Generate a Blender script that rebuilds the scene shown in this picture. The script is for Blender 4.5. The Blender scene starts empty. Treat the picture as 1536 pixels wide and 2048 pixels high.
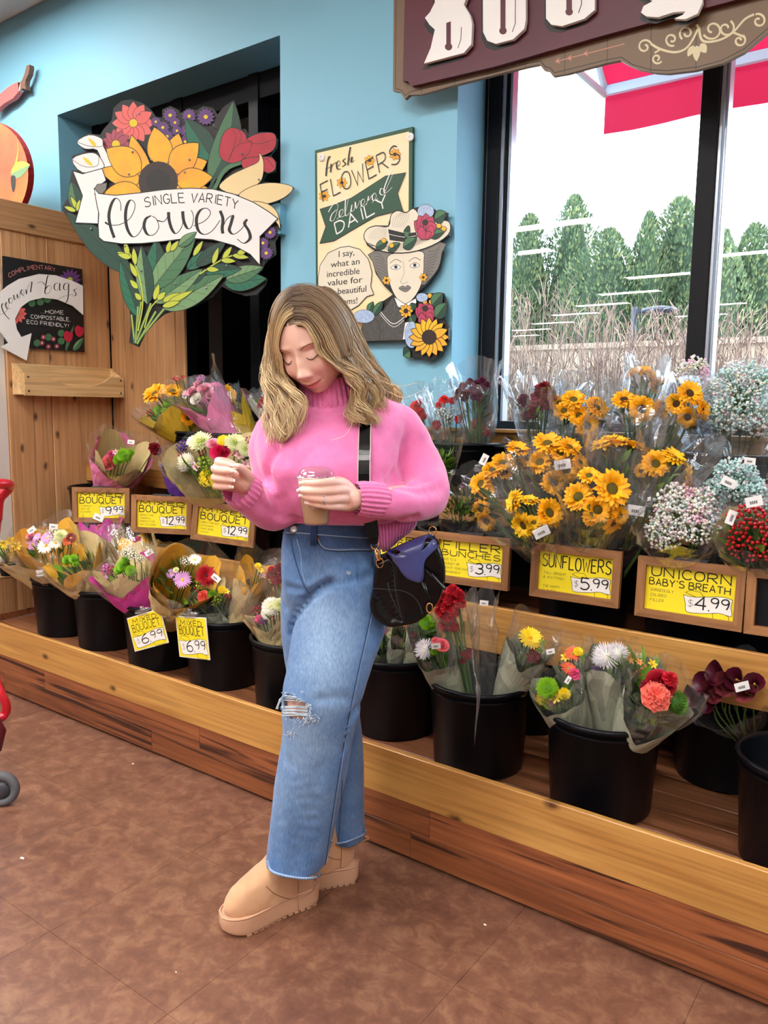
import bpy, math, random
import numpy as np
from mathutils import Vector, Matrix, noise
from math import sin, cos, pi, sqrt, radians
SC = bpy.context.scene
COL = SC.collection
rnd = random.Random(7)
# ---------------- camera ----------------
FOC, YAW, PITCH, ROLL, CAMH = 1587.3, 0.628074, -0.130534, 0.013789, 1.40
_f = Vector((-sin(YAW)*cos(PITCH), cos(YAW)*cos(PITCH), sin(PITCH)))
_r = Vector((cos(YAW), sin(YAW), 0)); _u = _r.cross(_f)
CR = _r*cos(ROLL)+_u*sin(ROLL); CU = -_r*sin(ROLL)+_u*cos(ROLL); CF = _f
CP = Vector((0, 0, CAMH))
cam = bpy.data.cameras.new('camera'); camo = bpy.data.objects.new('camera', cam); COL.objects.link(camo)
camo.matrix_world = Matrix(((CR.x, CU.x, -CF.x, 0), (CR.y, CU.y, -CF.y, 0), (CR.z, CU.z, -CF.z, CAMH), (0, 0, 0, 1)))
cam.sensor_fit = 'HORIZONTAL'; cam.sensor_width = 36; cam.lens = 36*FOC/1536; cam.clip_end = 200; cam.clip_start = .05
SC.camera = camo
# ---------------- sky, sun, exposure ----------------
w = bpy.data.worlds.new('sky'); SC.world = w; w.use_nodes = True
bg = w.node_tree.nodes['Background']; bg.inputs[0].default_value = (0.74, 0.88, 1.0, 1); bg.inputs[1].default_value = 7.0
sun = bpy.data.lights.new('sun', 'SUN'); sun.energy = 2.6; sun.angle = radians(2); sun.color = (1, .9, .72)
suno = bpy.data.objects.new('sun', sun); COL.objects.link(suno)
suno.rotation_euler = Vector((-0.75, -0.35, -0.42)).to_track_quat('-Z', 'Y').to_euler()
SC.view_settings.view_transform = 'Standard'; SC.view_settings.look = 'None'; SC.view_settings.gamma = 1
SC.view_settings.use_curve_mapping = False; SC.view_settings.exposure = 0.32
SC.cycles.transparent_max_bounces = 28; SC.cycles.max_bounces = 7
SC.cycles.caustics_reflective = False; SC.cycles.caustics_refractive = False

# ---------------- helpers ----------------
def ray(px, py): return CR*((px-768)/FOC)-CU*((py-1024)/FOC)+CF
def hit(px, py, ax, val):
    d = ray(px, py); return CP+d*((val-CP[ax])/d[ax])
def hitp(px, py, P0, n):
    d = ray(px, py); return CP+d*((P0-CP).dot(n)/d.dot(n))
FH = Vector((-sin(YAW), cos(YAW), 0)); RH = Vector((cos(YAW), sin(YAW), 0)); UZ = Vector((0, 0, 1))
def PP(px, py, D): return hitp(px, py, CP+FH*D, FH)      # a point of the upright plane D metres ahead
def V(*a): return Vector(a)

def crom(pts, n=6, closed=False):
    P = [Vector(p) for p in pts]; out = []; N = len(P)
    if N < 3: return P
    rng = range(N) if closed else range(N-1)
    for i in rng:
        if closed: a, b, c, d = P[i-1], P[i], P[(i+1) % N], P[(i+2) % N]
        else: a, b, c, d = P[max(i-1, 0)], P[i], P[i+1], P[min(i+2, N-1)]
        for k in range(n):
            t = k/n
            out.append(.5*((2*b)+(c-a)*t+(2*a-5*b+4*c-d)*t*t+(3*b-a-3*c+d)*t**3))
    if not closed: out.append(P[-1])
    return out
def lerp(a, b, t): return a+(b-a)*t
def frame(o, x, y):
    z = x.cross(y)
    return Matrix(((x.x, y.x, z.x, o.x), (x.y, y.y, z.y, o.y), (x.z, y.z, z.z, o.z), (0, 0, 0, 1)))
def zframe(o, z, roll=0):
    q = z.normalized().to_track_quat('Z', 'Y').to_matrix().to_4x4()
    return Matrix.Translation(o) @ q @ Matrix.Rotation(roll, 4, 'Z')

class MB:
    def __init__(s): s.v = []; s.f = []; s.m = []; s.s = []; s.c = None
    def add(s, vs, fs, mi=0, sm=False, M=None):
        o = len(s.v)
        s.v += [tuple(M @ Vector(v)) for v in vs] if M is not None else [tuple(v) for v in vs]
        s.f += [tuple(i+o for i in f) for f in fs]; s.m += [mi]*len(fs); s.s += [sm]*len(fs); return s
    def box(s, a, b, mi=0, M=None, bev=0):
        x0, y0, z0 = a; x1, y1, z1 = b
        if x0 > x1: x0, x1 = x1, x0
        if y0 > y1: y0, y1 = y1, y0
        if z0 > z1: z0, z1 = z1, z0
        if bev:
            def ring(z, d): return [(x0+d, y0, z), (x1-d, y0, z), (x1, y0+d, z), (x1, y1-d, z), (x1-d, y1, z), (x0+d, y1, z), (x0, y1-d, z), (x0, y0+d, z)]
            def ins(z): return [(x0+bev, y0+bev, z), (x1-bev, y0+bev, z), (x1-bev, y0+bev, z), (x1-bev, y1-bev, z), (x1-bev, y1-bev, z), (x0+bev, y1-bev, z), (x0+bev, y1-bev, z), (x0+bev, y0+bev, z)]
            R = [ins(z0), ring(z0+bev, bev), ring(z1-bev, bev), ins(z1)]
            vs = sum(R, []); fs = [tuple(range(7, -1, -1)), tuple(range(24, 32))]
            for k in range(3):
                for i in range(8): fs.append((k*8+i, k*8+(i+1) % 8, k*8+8+(i+1) % 8, k*8+8+i))
            return s.add(vs, fs, mi, False, M)
        vs = [(x0, y0, z0), (x1, y0, z0), (x1, y1, z0), (x0, y1, z0), (x0, y0, z1), (x1, y0, z1), (x1, y1, z1), (x0, y1, z1)]
        return s.add(vs, [(0, 3, 2, 1), (4, 5, 6, 7), (0, 1, 5, 4), (1, 2, 6, 5), (2, 3, 7, 6), (3, 0, 4, 7)], mi, False, M)
    def prism(s, pts, z0, z1, mi=0, M=None, mside=None, sm=False):
        n = len(pts); vs = [(p[0], p[1], z0) for p in pts]+[(p[0], p[1], z1) for p in pts]
        s.add(vs, [tuple(range(n-1, -1, -1)), tuple(range(n, 2*n))], mi, False, M)
        o = len(s.v)-2*n
        s.f += [(o+i, o+(i+1) % n, o+n+(i+1) % n, o+n+i) for i in range(n)]; s.m += [mi if mside is None else mside]*n; s.s += [sm]*n
        return s
    def lathe(s, prof, n=24, mi=0, M=None, sm=True, a0=0, a1=2*pi):
        full = abs(a1-a0-2*pi) < 1e-6; k = n if full else n+1; vs = []
        for r, z in prof:
            for i in range(k):
                a = a0+(a1-a0)*i/n; vs.append((r*cos(a), r*sin(a), z))
        fs = []
        for j in range(len(prof)-1):
            for i in range(n): fs.append((j*k+i, j*k+(i+1) % k, (j+1)*k+(i+1) % k, (j+1)*k+i))
        return s.add(vs, fs, mi, sm, M)
    def tube(s, path, rad, n=8, mi=0, M=None, cap=True, sm=True, flat=1, up=None, closed=False):
        P = [Vector(p) for p in path]; N = len(P)
        R = rad if isinstance(rad, (list, tuple)) else [rad]*N
        vs = []; nv = None
        for i in range(N):
            t = (P[(i+1) % N]-P[i-1]) if closed else (P[min(i+1, N-1)]-P[max(i-1, 0)])
            if t.length < 1e-9: t = Vector((0, 0, 1))
            t.normalize()
            if nv is None: nv = (up or (Vector((0, 0, 1)) if abs(t.z) < .9 else Vector((1, 0, 0))))
            nv = nv-t*nv.dot(t)
            if nv.length < 1e-6: nv = t.orthogonal()
            nv.normalize(); b = t.cross(nv)
            for k in range(n):
                a = 2*pi*k/n; vs.append(P[i]+(b*cos(a)+nv*sin(a)*flat)*R[i])
        fs = []
        for i in range(N if closed else N-1):
            for k in range(n): j = (i+1) % N; fs.append((i*n+k, i*n+(k+1) % n, j*n+(k+1) % n, j*n+k))
        if cap and not closed: fs += [tuple(range(n-1, -1, -1)), tuple(range((N-1)*n, N*n))]
        return s.add(vs, fs, mi, sm, M)
    def grid(s, G, mi=0, sm=True, M=None, cu=False):
        nu = len(G); nv = len(G[0]); vs = [p for row in G for p in row]; fs = []
        for i in range(nu-1 if not cu else nu):
            for j in range(nv-1): a = i*nv; b = ((i+1) % nu)*nv; fs.append((a+j, b+j, b+j+1, a+j+1))
        return s.add(vs, fs, mi, sm, M)
    def ribbon(s, pts, w, z=0, mi=0, M=None, th=0, closed=False, taper=None):
        P = [Vector((p[0], p[1])) for p in pts]; N = len(P)
        if N < 2: return s
        vs = []
        for i in range(N):
            a = P[i-1] if (closed or i > 0) else P[i]; b = P[(i+1) % N] if (closed or i < N-1) else P[i]
            d1 = (P[i]-a); d2 = (b-P[i])
            if d1.length < 1e-9: d1 = d2
            if d2.length < 1e-9: d2 = d1
            if d1.length < 1e-9: d1 = d2 = Vector((1, 0))
            d1 = d1.normalized(); d2 = d2.normalized(); t = d1+d2
            t = t.normalized() if t.length > 1e-3 else d1
            nrm = Vector((-t.y, t.x)); c = max(.45, nrm.dot(Vector((-d1.y, d1.x))))
            ww = (w(i/(N-1), t) if callable(w) else w)/2/c
            vs += [(P[i].x+nrm.x*ww, P[i].y+nrm.y*ww, z), (P[i].x-nrm.x*ww, P[i].y-nrm.y*ww, z)]
        fs = []
        for i in range(N if closed else N-1): j = (i+1) % N; fs.append((2*i, 2*i+1, 2*j+1, 2*j))
        return s.add(vs, fs, mi, False, M)
    def poly(s, pts, z=0, mi=0, M=None):
        n = len(pts); a = sum(pts[i][0]*pts[(i+1) % n][1]-pts[(i+1) % n][0]*pts[i][1] for i in range(n))
        idx = tuple(range(n)) if a > 0 else tuple(range(n-1, -1, -1))
        return s.add([(p[0], p[1], z) for p in pts], [idx], mi, False, M)
    def mesh(s, name, mats):
        me = bpy.data.meshes.new(name); me.from_pydata(s.v, [], s.f)
        for m in (mats if isinstance(mats, (list, tuple)) else [mats]): me.materials.append(m)
        me.polygons.foreach_set('material_index', s.m); me.polygons.foreach_set('use_smooth', s.s); me.update(); return me
    def build(s, name, mats, parent=None, **tags):
        o = bpy.data.objects.new(name, s.mesh(name, mats)); COL.objects.link(o); par(o, parent)
        for k, v in tags.items(): o[k] = v
        return o
def par(o, parent):
    if parent is not None:
        o.parent = parent
        if parent.type == 'EMPTY': o.matrix_parent_inverse = parent.matrix_basis.inverted()
def thing(name, label, cat, loc=(0, 0, 0), group=None, kind=None):
    o = bpy.data.objects.new(name, None); COL.objects.link(o); o.location = loc; o.empty_display_size = .05
    o.matrix_basis = Matrix.Translation(Vector(loc))
    if label: o['label'] = label
    if cat: o['category'] = cat
    if group: o['group'] = group
    if kind: o['kind'] = kind
    return o
def inst(name, me, parent, M):
    o = bpy.data.objects.new(name, me); COL.objects.link(o)
    if parent is not None:
        o.parent = parent
        o.matrix_parent_inverse = parent.matrix_basis.inverted() if parent.type == 'EMPTY' else Matrix()
    o.matrix_basis = M; return o
def tag(o, label, cat, group=None):
    o['label'] = label; o['category'] = cat
    if group: o['group'] = group
    return o
def st(o): o['kind'] = 'structure'; return o

# ---------------- materials ----------------
MT = {}
def s2l(c): return tuple((x/12.92 if x <= .04045 else ((x+.055)/1.055)**2.4) for x in c)
def C255(r, g, b): return s2l((r/255, g/255, b/255))
def mat(name, col=(.8, .8, .8), rough=.5, metal=0, var=None, bump=None, emis=None, alpha=None, sheen=0, sss=0, ior=None, coat=0, spec=None, rnd_v=0):
    if name in MT: return MT[name]
    m = bpy.data.materials.new(name); m.use_nodes = True; nt = m.node_tree; N = nt.nodes; L = nt.links
    b = N['Principled BSDF']; c4 = (*col, 1)
    b.inputs['Base Color'].default_value = c4; b.inputs['Roughness'].default_value = rough; b.inputs['Metallic'].default_value = metal
    if sheen: b.inputs['Sheen Weight'].default_value = sheen; b.inputs['Sheen Roughness'].default_value = .4
    if sss: b.inputs['Subsurface Weight'].default_value = sss; b.inputs['Subsurface Radius'].default_value = (.010, .004, .002); b.inputs['Subsurface Scale'].default_value = 1
    if ior: b.inputs['IOR'].default_value = ior
    if coat: b.inputs['Coat Weight'].default_value = coat; b.inputs['Coat Roughness'].default_value = .1
    if spec is not None: b.inputs['Specular IOR Level'].default_value = spec
    tc = N.new('ShaderNodeTexCoord'); src = None
    if var:                                   # (scale, colour 2, sharpness[, stretch])
        nz = N.new('ShaderNodeTexNoise'); nz.inputs['Scale'].default_value = var[0]; nz.inputs['Detail'].default_value = 6
        mp = N.new('ShaderNodeMapping'); L.new(tc.outputs['Object'], mp.inputs[0]); L.new(mp.outputs[0], nz.inputs[0])
        if len(var) > 3: mp.inputs['Scale'].default_value = var[3]
        cr = N.new('ShaderNodeValToRGB'); h = .5*var[2]; cr.color_ramp.elements[0].position = .5-h; cr.color_ramp.elements[1].position = .5+h
        cr.color_ramp.elements[0].color = c4; cr.color_ramp.elements[1].color = (*var[1], 1)
        L.new(nz.outputs[0], cr.inputs[0]); src = cr.outputs[0]
    if rnd_v:
        oi = N.new('ShaderNodeObjectInfo'); mr = N.new('ShaderNodeMapRange'); mr.inputs[3].default_value = 1-rnd_v; mr.inputs[4].default_value = 1+rnd_v*.6
        L.new(oi.outputs['Random'], mr.inputs[0]); hs = N.new('ShaderNodeHueSaturation'); L.new(mr.outputs[0], hs.inputs['Value'])
        if src: L.new(src, hs.inputs['Color'])
        else: hs.inputs['Color'].default_value = c4
        src = hs.outputs[0]
    if src: L.new(src, b.inputs['Base Color'])
    if bump:                                  # (scale, strength, distance[, stretch])
        nz = N.new('ShaderNodeTexNoise'); nz.inputs['Scale'].default_value = bump[0]; nz.inputs['Detail'].default_value = 4
        mp = N.new('ShaderNodeMapping'); L.new(tc.outputs['Object'], mp.inputs[0]); L.new(mp.outputs[0], nz.inputs[0])
        if len(bump) > 3: mp.inputs['Scale'].default_value = bump[3]
        bp = N.new('ShaderNodeBump'); bp.inputs['Strength'].default_value = bump[1]; bp.inputs['Distance'].default_value = bump[2]
        L.new(nz.outputs[0], bp.inputs['Height']); L.new(bp.outputs[0], b.inputs['Normal'])
    if emis: b.inputs['Emission Color'].default_value = (*emis[0], 1); b.inputs['Emission Strength'].default_value = emis[1]
    MT[name] = m; return m
def clearfilm(name, tint=(.97, .98, 1), gloss=.10, rough=.08, edge=.5, haze=0.0, bump=None):
    """thin see-through sheet: mostly transparent, a fresnel share of gloss, a little milky haze"""
    m = bpy.data.materials.new(name); m.use_nodes = True; nt = m.node_tree; N = nt.nodes; L = nt.links; N.clear()
    out = N.new('ShaderNodeOutputMaterial'); tr = N.new('ShaderNodeBsdfTransparent'); tr.inputs[0].default_value = (*tint, 1)
    gl = N.new('ShaderNodeBsdfGlossy'); gl.inputs['Roughness'].default_value = rough
    lw = N.new('ShaderNodeLayerWeight'); lw.inputs[0].default_value = edge
    mr = N.new('ShaderNodeMapRange'); mr.inputs[3].default_value = gloss; mr.inputs[4].default_value = min(1, gloss+.55)
    L.new(lw.outputs['Facing'], mr.inputs[0])
    mx = N.new('ShaderNodeMixShader'); L.new(mr.outputs[0], mx.inputs[0]); L.new(tr.outputs[0], mx.inputs[1]); L.new(gl.outputs[0], mx.inputs[2])
    if bump:
        tc = N.new('ShaderNodeTexCoord'); nz = N.new('ShaderNodeTexNoise'); nz.inputs['Scale'].default_value = bump[0]; nz.inputs['Detail'].default_value = 3; nz.inputs['Distortion'].default_value = 1.2
        L.new(tc.outputs['Object'], nz.inputs[0]); bp = N.new('ShaderNodeBump'); bp.inputs['Strength'].default_value = bump[1]; bp.inputs['Distance'].default_value = bump[2]
        L.new(nz.outputs[0], bp.inputs['Height']); L.new(bp.outputs[0], gl.inputs['Normal']); L.new(bp.outputs[0], lw.inputs['Normal'])
    last = mx
    if haze:
        df = N.new('ShaderNodeBsdfDiffuse'); df.inputs[0].default_value = (.9, .93, .96, 1)
        m2 = N.new('ShaderNodeMixShader'); m2.inputs[0].default_value = haze; L.new(mx.outputs[0], m2.inputs[1]); L.new(df.outputs[0], m2.inputs[2]); last = m2
    L.new(last.outputs[0], out.inputs[0]); MT[name] = m; return m
def wood(name, c1, c2, ax, grain=9, knots=.0, rough=.5, rv=.15, dark=None, fine=60, cont=.5, coat=0, flat=None):
    """planks: grain stretched along axis ax, per-board tone, knots"""
    m = bpy.data.materials.new(name); m.use_nodes = True; nt = m.node_tree; N = nt.nodes; L = nt.links; b = N['Principled BSDF']
    b.inputs['Roughness'].default_value = rough
    if coat: b.inputs['Coat Weight'].default_value = coat; b.inputs['Coat Roughness'].default_value = .25
    tc = N.new('ShaderNodeTexCoord'); oi = N.new('ShaderNodeObjectInfo')
    cb = N.new('ShaderNodeCombineXYZ'); mu = N.new('ShaderNodeMath'); mu.operation = 'MULTIPLY'; mu.inputs[1].default_value = 37
    L.new(oi.outputs['Random'], mu.inputs[0])
    for i in range(3): L.new(mu.outputs[0], cb.inputs[i])
    ad = N.new('ShaderNodeVectorMath'); L.new(tc.outputs['Object'], ad.inputs[0]); L.new(cb.outputs[0], ad.inputs[1])
    def noisy(scale, st, det=5, dist=0):
        mp = N.new('ShaderNodeMapping'); sc = [1, 1, 1]; sc[ax] = st; mp.inputs['Scale'].default_value = sc; L.new(ad.outputs[0], mp.inputs[0])
        nz = N.new('ShaderNodeTexNoise'); nz.inputs['Scale'].default_value = scale; nz.inputs['Detail'].default_value = det; nz.inputs['Distortion'].default_value = dist
        L.new(mp.outputs[0], nz.inputs[0]); return nz.outputs[0]
    g = noisy(grain*1.6, .10, 7, 1.6); f = noisy(fine*1.3, .025, 4)
    cr = N.new('ShaderNodeValToRGB'); e = cr.color_ramp.elements; e[0].position = .5-cont*.45; e[1].position = .5+cont*.45; e[0].color = (*c2, 1); e[1].color = (*c1, 1)
    L.new(g, cr.inputs[0]); col = cr.outputs[0]
    mx = N.new('ShaderNodeMixRGB'); mx.blend_type = 'MULTIPLY'; mx.inputs[0].default_value = .55; L.new(col, mx.inputs[1])
    c2r = N.new('ShaderNodeValToRGB'); c2r.color_ramp.elements[0].position = .36; c2r.color_ramp.elements[1].position = .56; c2r.color_ramp.elements[0].color = (.55, .5, .45, 1)
    L.new(f, c2r.inputs[0]); L.new(c2r.outputs[0], mx.inputs[2]); col = mx.outputs[0]
    if knots:
        sx = N.new('ShaderNodeSeparateXYZ'); L.new(ad.outputs[0], sx.inputs[0]); cx = N.new('ShaderNodeCombineXYZ'); vo = N.new('ShaderNodeTexVoronoi'); vo.voronoi_dimensions = '2D'; vo.inputs['Scale'].default_value = 1
        for k_, i_ in enumerate([i_ for i_ in (0, 1, 2) if i_ != (flat if flat is not None else (1 if ax == 0 else 0))]):
            mm = N.new('ShaderNodeMath'); mm.operation = 'MULTIPLY'; mm.inputs[1].default_value = 2.4 if i_ == ax else 4.6; L.new(sx.outputs[i_], mm.inputs[0]); L.new(mm.outputs[0], cx.inputs[k_])
        nz2 = N.new('ShaderNodeTexNoise'); nz2.inputs['Scale'].default_value = 30; L.new(ad.outputs[0], nz2.inputs[0]); vm = N.new('ShaderNodeVectorMath'); vm.operation = 'SCALE'; vm.inputs['Scale'].default_value = .05; L.new(nz2.outputs['Color'], vm.inputs[0]); va = N.new('ShaderNodeVectorMath'); L.new(cx.outputs[0], va.inputs[0]); L.new(vm.outputs[0], va.inputs[1]); L.new(va.outputs[0], vo.inputs['Vector'])
        kr = N.new('ShaderNodeValToRGB'); kr.color_ramp.elements[0].position = knots*.35; kr.color_ramp.elements[1].position = knots*1.3
        kr.color_ramp.elements[0].color = (1, 1, 1, 1); kr.color_ramp.elements[1].color = (0, 0, 0, 1); L.new(vo.outputs['Distance'], kr.inputs[0])
        mk = N.new('ShaderNodeMixRGB'); L.new(kr.outputs[0], mk.inputs[0]); L.new(col, mk.inputs[1]); mk.inputs[2].default_value = (*(dark or tuple(x*.25 for x in c2)), 1); col = mk.outputs[0]
    if dark:
        d = noisy(grain*1.5, .035, 8, 2.2); dr = N.new('ShaderNodeValToRGB'); dr.color_ramp.elements[0].position = .55; dr.color_ramp.elements[1].position = .63
        L.new(d, dr.inputs[0]); md = N.new('ShaderNodeMixRGB'); L.new(dr.outputs[0], md.inputs[0]); L.new(col, md.inputs[1]); md.inputs[2].default_value = (*dark, 1); col = md.outputs[0]
    mr = N.new('ShaderNodeMapRange'); mr.inputs[3].default_value = 1-rv; mr.inputs[4].default_value = 1+rv
    L.new(oi.outputs['Random'], mr.inputs[0]); hs = N.new('ShaderNodeHueSaturation'); L.new(mr.outputs[0], hs.inputs['Value']); L.new(col, hs.inputs['Color'])
    L.new(hs.outputs[0], b.inputs['Base Color'])
    bp = N.new('ShaderNodeBump'); bp.inputs['Strength'].default_value = .25; bp.inputs['Distance'].default_value = .0015; L.new(f, bp.inputs['Height']); L.new(bp.outputs[0], b.inputs['Normal'])
    MT[name] = m; return m

# ---------------- single-stroke lettering ----------------
FT = {
'A': '0,0 2,6 4,0;.8,2 3.2,2', 'B': '0,0 0,6;~0,6 2.6,5.9 3.2,4.6 2.4,3.4 0,3.2;~0,3.2 3,3 3.9,1.6 3,.2 0,0', 'C': '~3.8,5 2.6,6 1,5.5 .1,3.4 .5,1.2 1.8,0 3.2,.2 3.9,1',
'D': '0,0 0,6;~0,6 2.6,5.6 3.9,3.2 2.6,.4 0,0', 'E': '3.6,6 0,6 0,0 3.6,0;0,3.2 3,3.2', 'F': '3.7,6 0,6 0,0;0,3.2 3,3.2', 'G': '~3.7,5 2.4,6 .8,5.2 .1,3 .8,.7 2.4,0 3.8,1 3.9,2.7;2.3,2.7 3.9,2.7',
'H': '0,0 0,6;4,0 4,6;0,3.1 4,3.1', 'I': '1,0 1,6', 'J': '~3,6 3,1.5 2,0 .8,.2 .2,1.4', 'K': '0,0 0,6;3.8,6 0,2.8 4,0', 'L': '0,6 0,0 3.5,0', 'M': '0,0 .4,6 2.5,2 4.6,6 5,0', 'N': '0,0 0,6 4,0 4,6',
'O': '~2,6 .5,5.2 0,3 .5,.8 2,0 3.5,.8 4,3 3.5,5.2 2,6', 'P': '0,0 0,6;~0,6 3,5.8 3.8,4.4 3,3 0,2.7', 'Q': '~2,6 .5,5.2 0,3 .5,.8 2,0 3.5,.8 4,3 3.5,5.2 2,6;2.4,1.6 4.3,-.5', 'R': '0,0 0,6;~0,6 3,5.8 3.7,4.4 2.9,3.1 0,2.8;1.6,2.8 4,0',
'S': '~3.7,5.2 2.4,6 .7,5.4 .5,4 2,3.2 3.7,2.4 3.7,.8 2,0 .1,.7', 'T': '0,6 4.2,6;2.1,6 2.1,0', 'U': '~0,6 0,1.8 .8,.2 2.2,0 3.6,.8 4,2.2 4,6', 'V': '0,6 2,0 4,6', 'W': '0,6 1.3,0 2.6,4.4 3.9,0 5.2,6', 'X': '0,6 4,0;4,6 0,0', 'Y': '0,6 2,3 4,6;2,3 2,0', 'Z': '0,6 4,6 0,0 4,0',
'0': '~2,6 .5,5.2 0,3 .5,.8 2,0 3.5,.8 4,3 3.5,5.2 2,6', '1': '.8,4.8 2,6 2,0', '2': '~.2,4.8 1,6 3,5.9 3.5,4.4 2,2 .1,0;.1,0 3.9,0', '3': '~.3,5.5 1.9,6 3.5,5 3.1,3.5 1.5,3.1;~1.5,3.1 3.4,2.8 3.7,1.1 2,0 .1,.6', '4': '3,0 3,6 0,2 4,2', '5': '3.6,6 .5,6 .3,3.4;~.3,3.4 2.4,3.8 3.9,2.2 3,.3 1.2,0 .1,.7',
'6': '~3.2,6 1.4,4.8 .2,2.6 .6,.5 2,0 3.5,.6 3.8,2 2.6,3.2 .9,2.8 .3,1.8', '9': '~3.7,4.5 2.6,3 .8,3.2 .2,4.6 1.2,5.9 2.9,5.9 3.7,4.5 3.4,2 2.6,0', '.': '.4,0 .6,.4', ',': '.6,.4 .2,-1', '!': '.8,6 .7,1.8;.7,.3 .75,0', '-': '.4,3 2.4,3', "'": '.6,6 .4,4.6', '&': '~4,0 1.4,3.6 1,5 2,6 2.8,5 2,3.6 .4,2.4 .4,.6 2,0 4,2.4', '$': '~3.4,4.8 2,5.2 .7,4.4 1,3.4 3,2.7 3.2,1.4 1.8,.6 .4,1.2;2,6 1.9,-.2',
' ': ''}
def glyph(ch):
    out = []; wd = 2.4
    for s in FT.get(ch, '').split(';'):
        if not s: continue
        sm = s[0] == '~'; pts = [tuple(map(float, q.split(','))) for q in s.lstrip('~').split()]
        wd = max([wd if out else 0]+[p[0] for p in pts]); pts = [Vector((a, b)) for a, b in pts]
        out.append([Vector(p) for p in crom([(p.x, p.y, 0) for p in pts], 5)] if sm else pts)
    return out, wd
def stext(mb, txt, x0, y0, x1, h, lw, z, mi=0, M=None, slant=0, wob=0, fn=None):
    """monoline capitals between x0 and x1 on baseline y0"""
    W = 0; gl = []
    for ch in txt:
        g, wd = glyph(ch); gl.append((g, W)); W += (wd+1.3) if ch != ' ' else 2.6
    W -= 1.3; k = (x1-x0)/W
    for g, ox in gl:
        dy = rnd.uniform(-wob, wob)*h
        for stk in g:
            pts = []
            for p in stk:
                x = x0+(ox+p[0])*k+slant*p[1]/6*h; y = y0+p[1]/6*h+dy
                pts.append(fn(x, y) if fn else (x, y))
            mb.ribbon(pts, lw, z, mi, M)
def ftext(txt, size, M, m, parent, name='lettering', th=.0006, shear=0, align='LEFT', space=1, bold=0):
    cu = bpy.data.curves.new(name, 'FONT'); cu.body = txt; cu.size = size; cu.extrude = th; cu.shear = shear; cu.align_x = align; cu.space_character = space; cu.offset = bold; cu.resolution_u = 3
    o = bpy.data.objects.new(name, cu); COL.objects.link(o); dg = bpy.context.evaluated_depsgraph_get(); me = bpy.data.meshes.new_from_object(o.evaluated_get(dg))
    bpy.data.objects.remove(o); me.materials.clear(); me.materials.append(m); me.transform(M)
    q = bpy.data.objects.new(name, me); COL.objects.link(q); par(q, parent); return q
# ---------------- colours of the setting ----------------
blue = mat('blue_paint', C255(128, 190, 216), .55, bump=(55, .12, .002))
black = mat('black_frame', C255(6, 8, 16), .55, spec=.25)
alu = mat('aluminium', C255(170, 178, 190), .3, .8)
white_m = mat('white_print', C255(240, 240, 238), .5)
blackink = mat('black_ink', C255(14, 14, 15), .5)
cedar = {a: wood('cedar_%d' % a, C255(212, 168, 120), C255(166, 118, 74), a, 5, .055, .55, .15, cont=.9, flat=f) for a, f in ((0, 1), (1, 0), (2, 0))}; cedar_back = wood('cedar_back', C255(206, 160, 112), C255(156, 108, 66), 2, 5, .055, .55, .15, cont=.9, flat=1)
board_m = wood('front_board', C255(222, 172, 96), C255(172, 112, 50), 0, 6, .06, .42, .04, coat=.15, cont=.8, flat=1)
kick_m = wood('kick_plank', C255(172, 104, 62), C255(104, 54, 32), 0, 10, 0, .5, .2, dark=C255(58, 28, 18), cont=.8)
deck_m = wood('deck_plank', C255(168, 112, 78), C255(116, 68, 44), 0, 9, 0, .33, .13, dark=C255(84, 46, 30), cont=.7, coat=.2)
YW = 2.9
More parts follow.
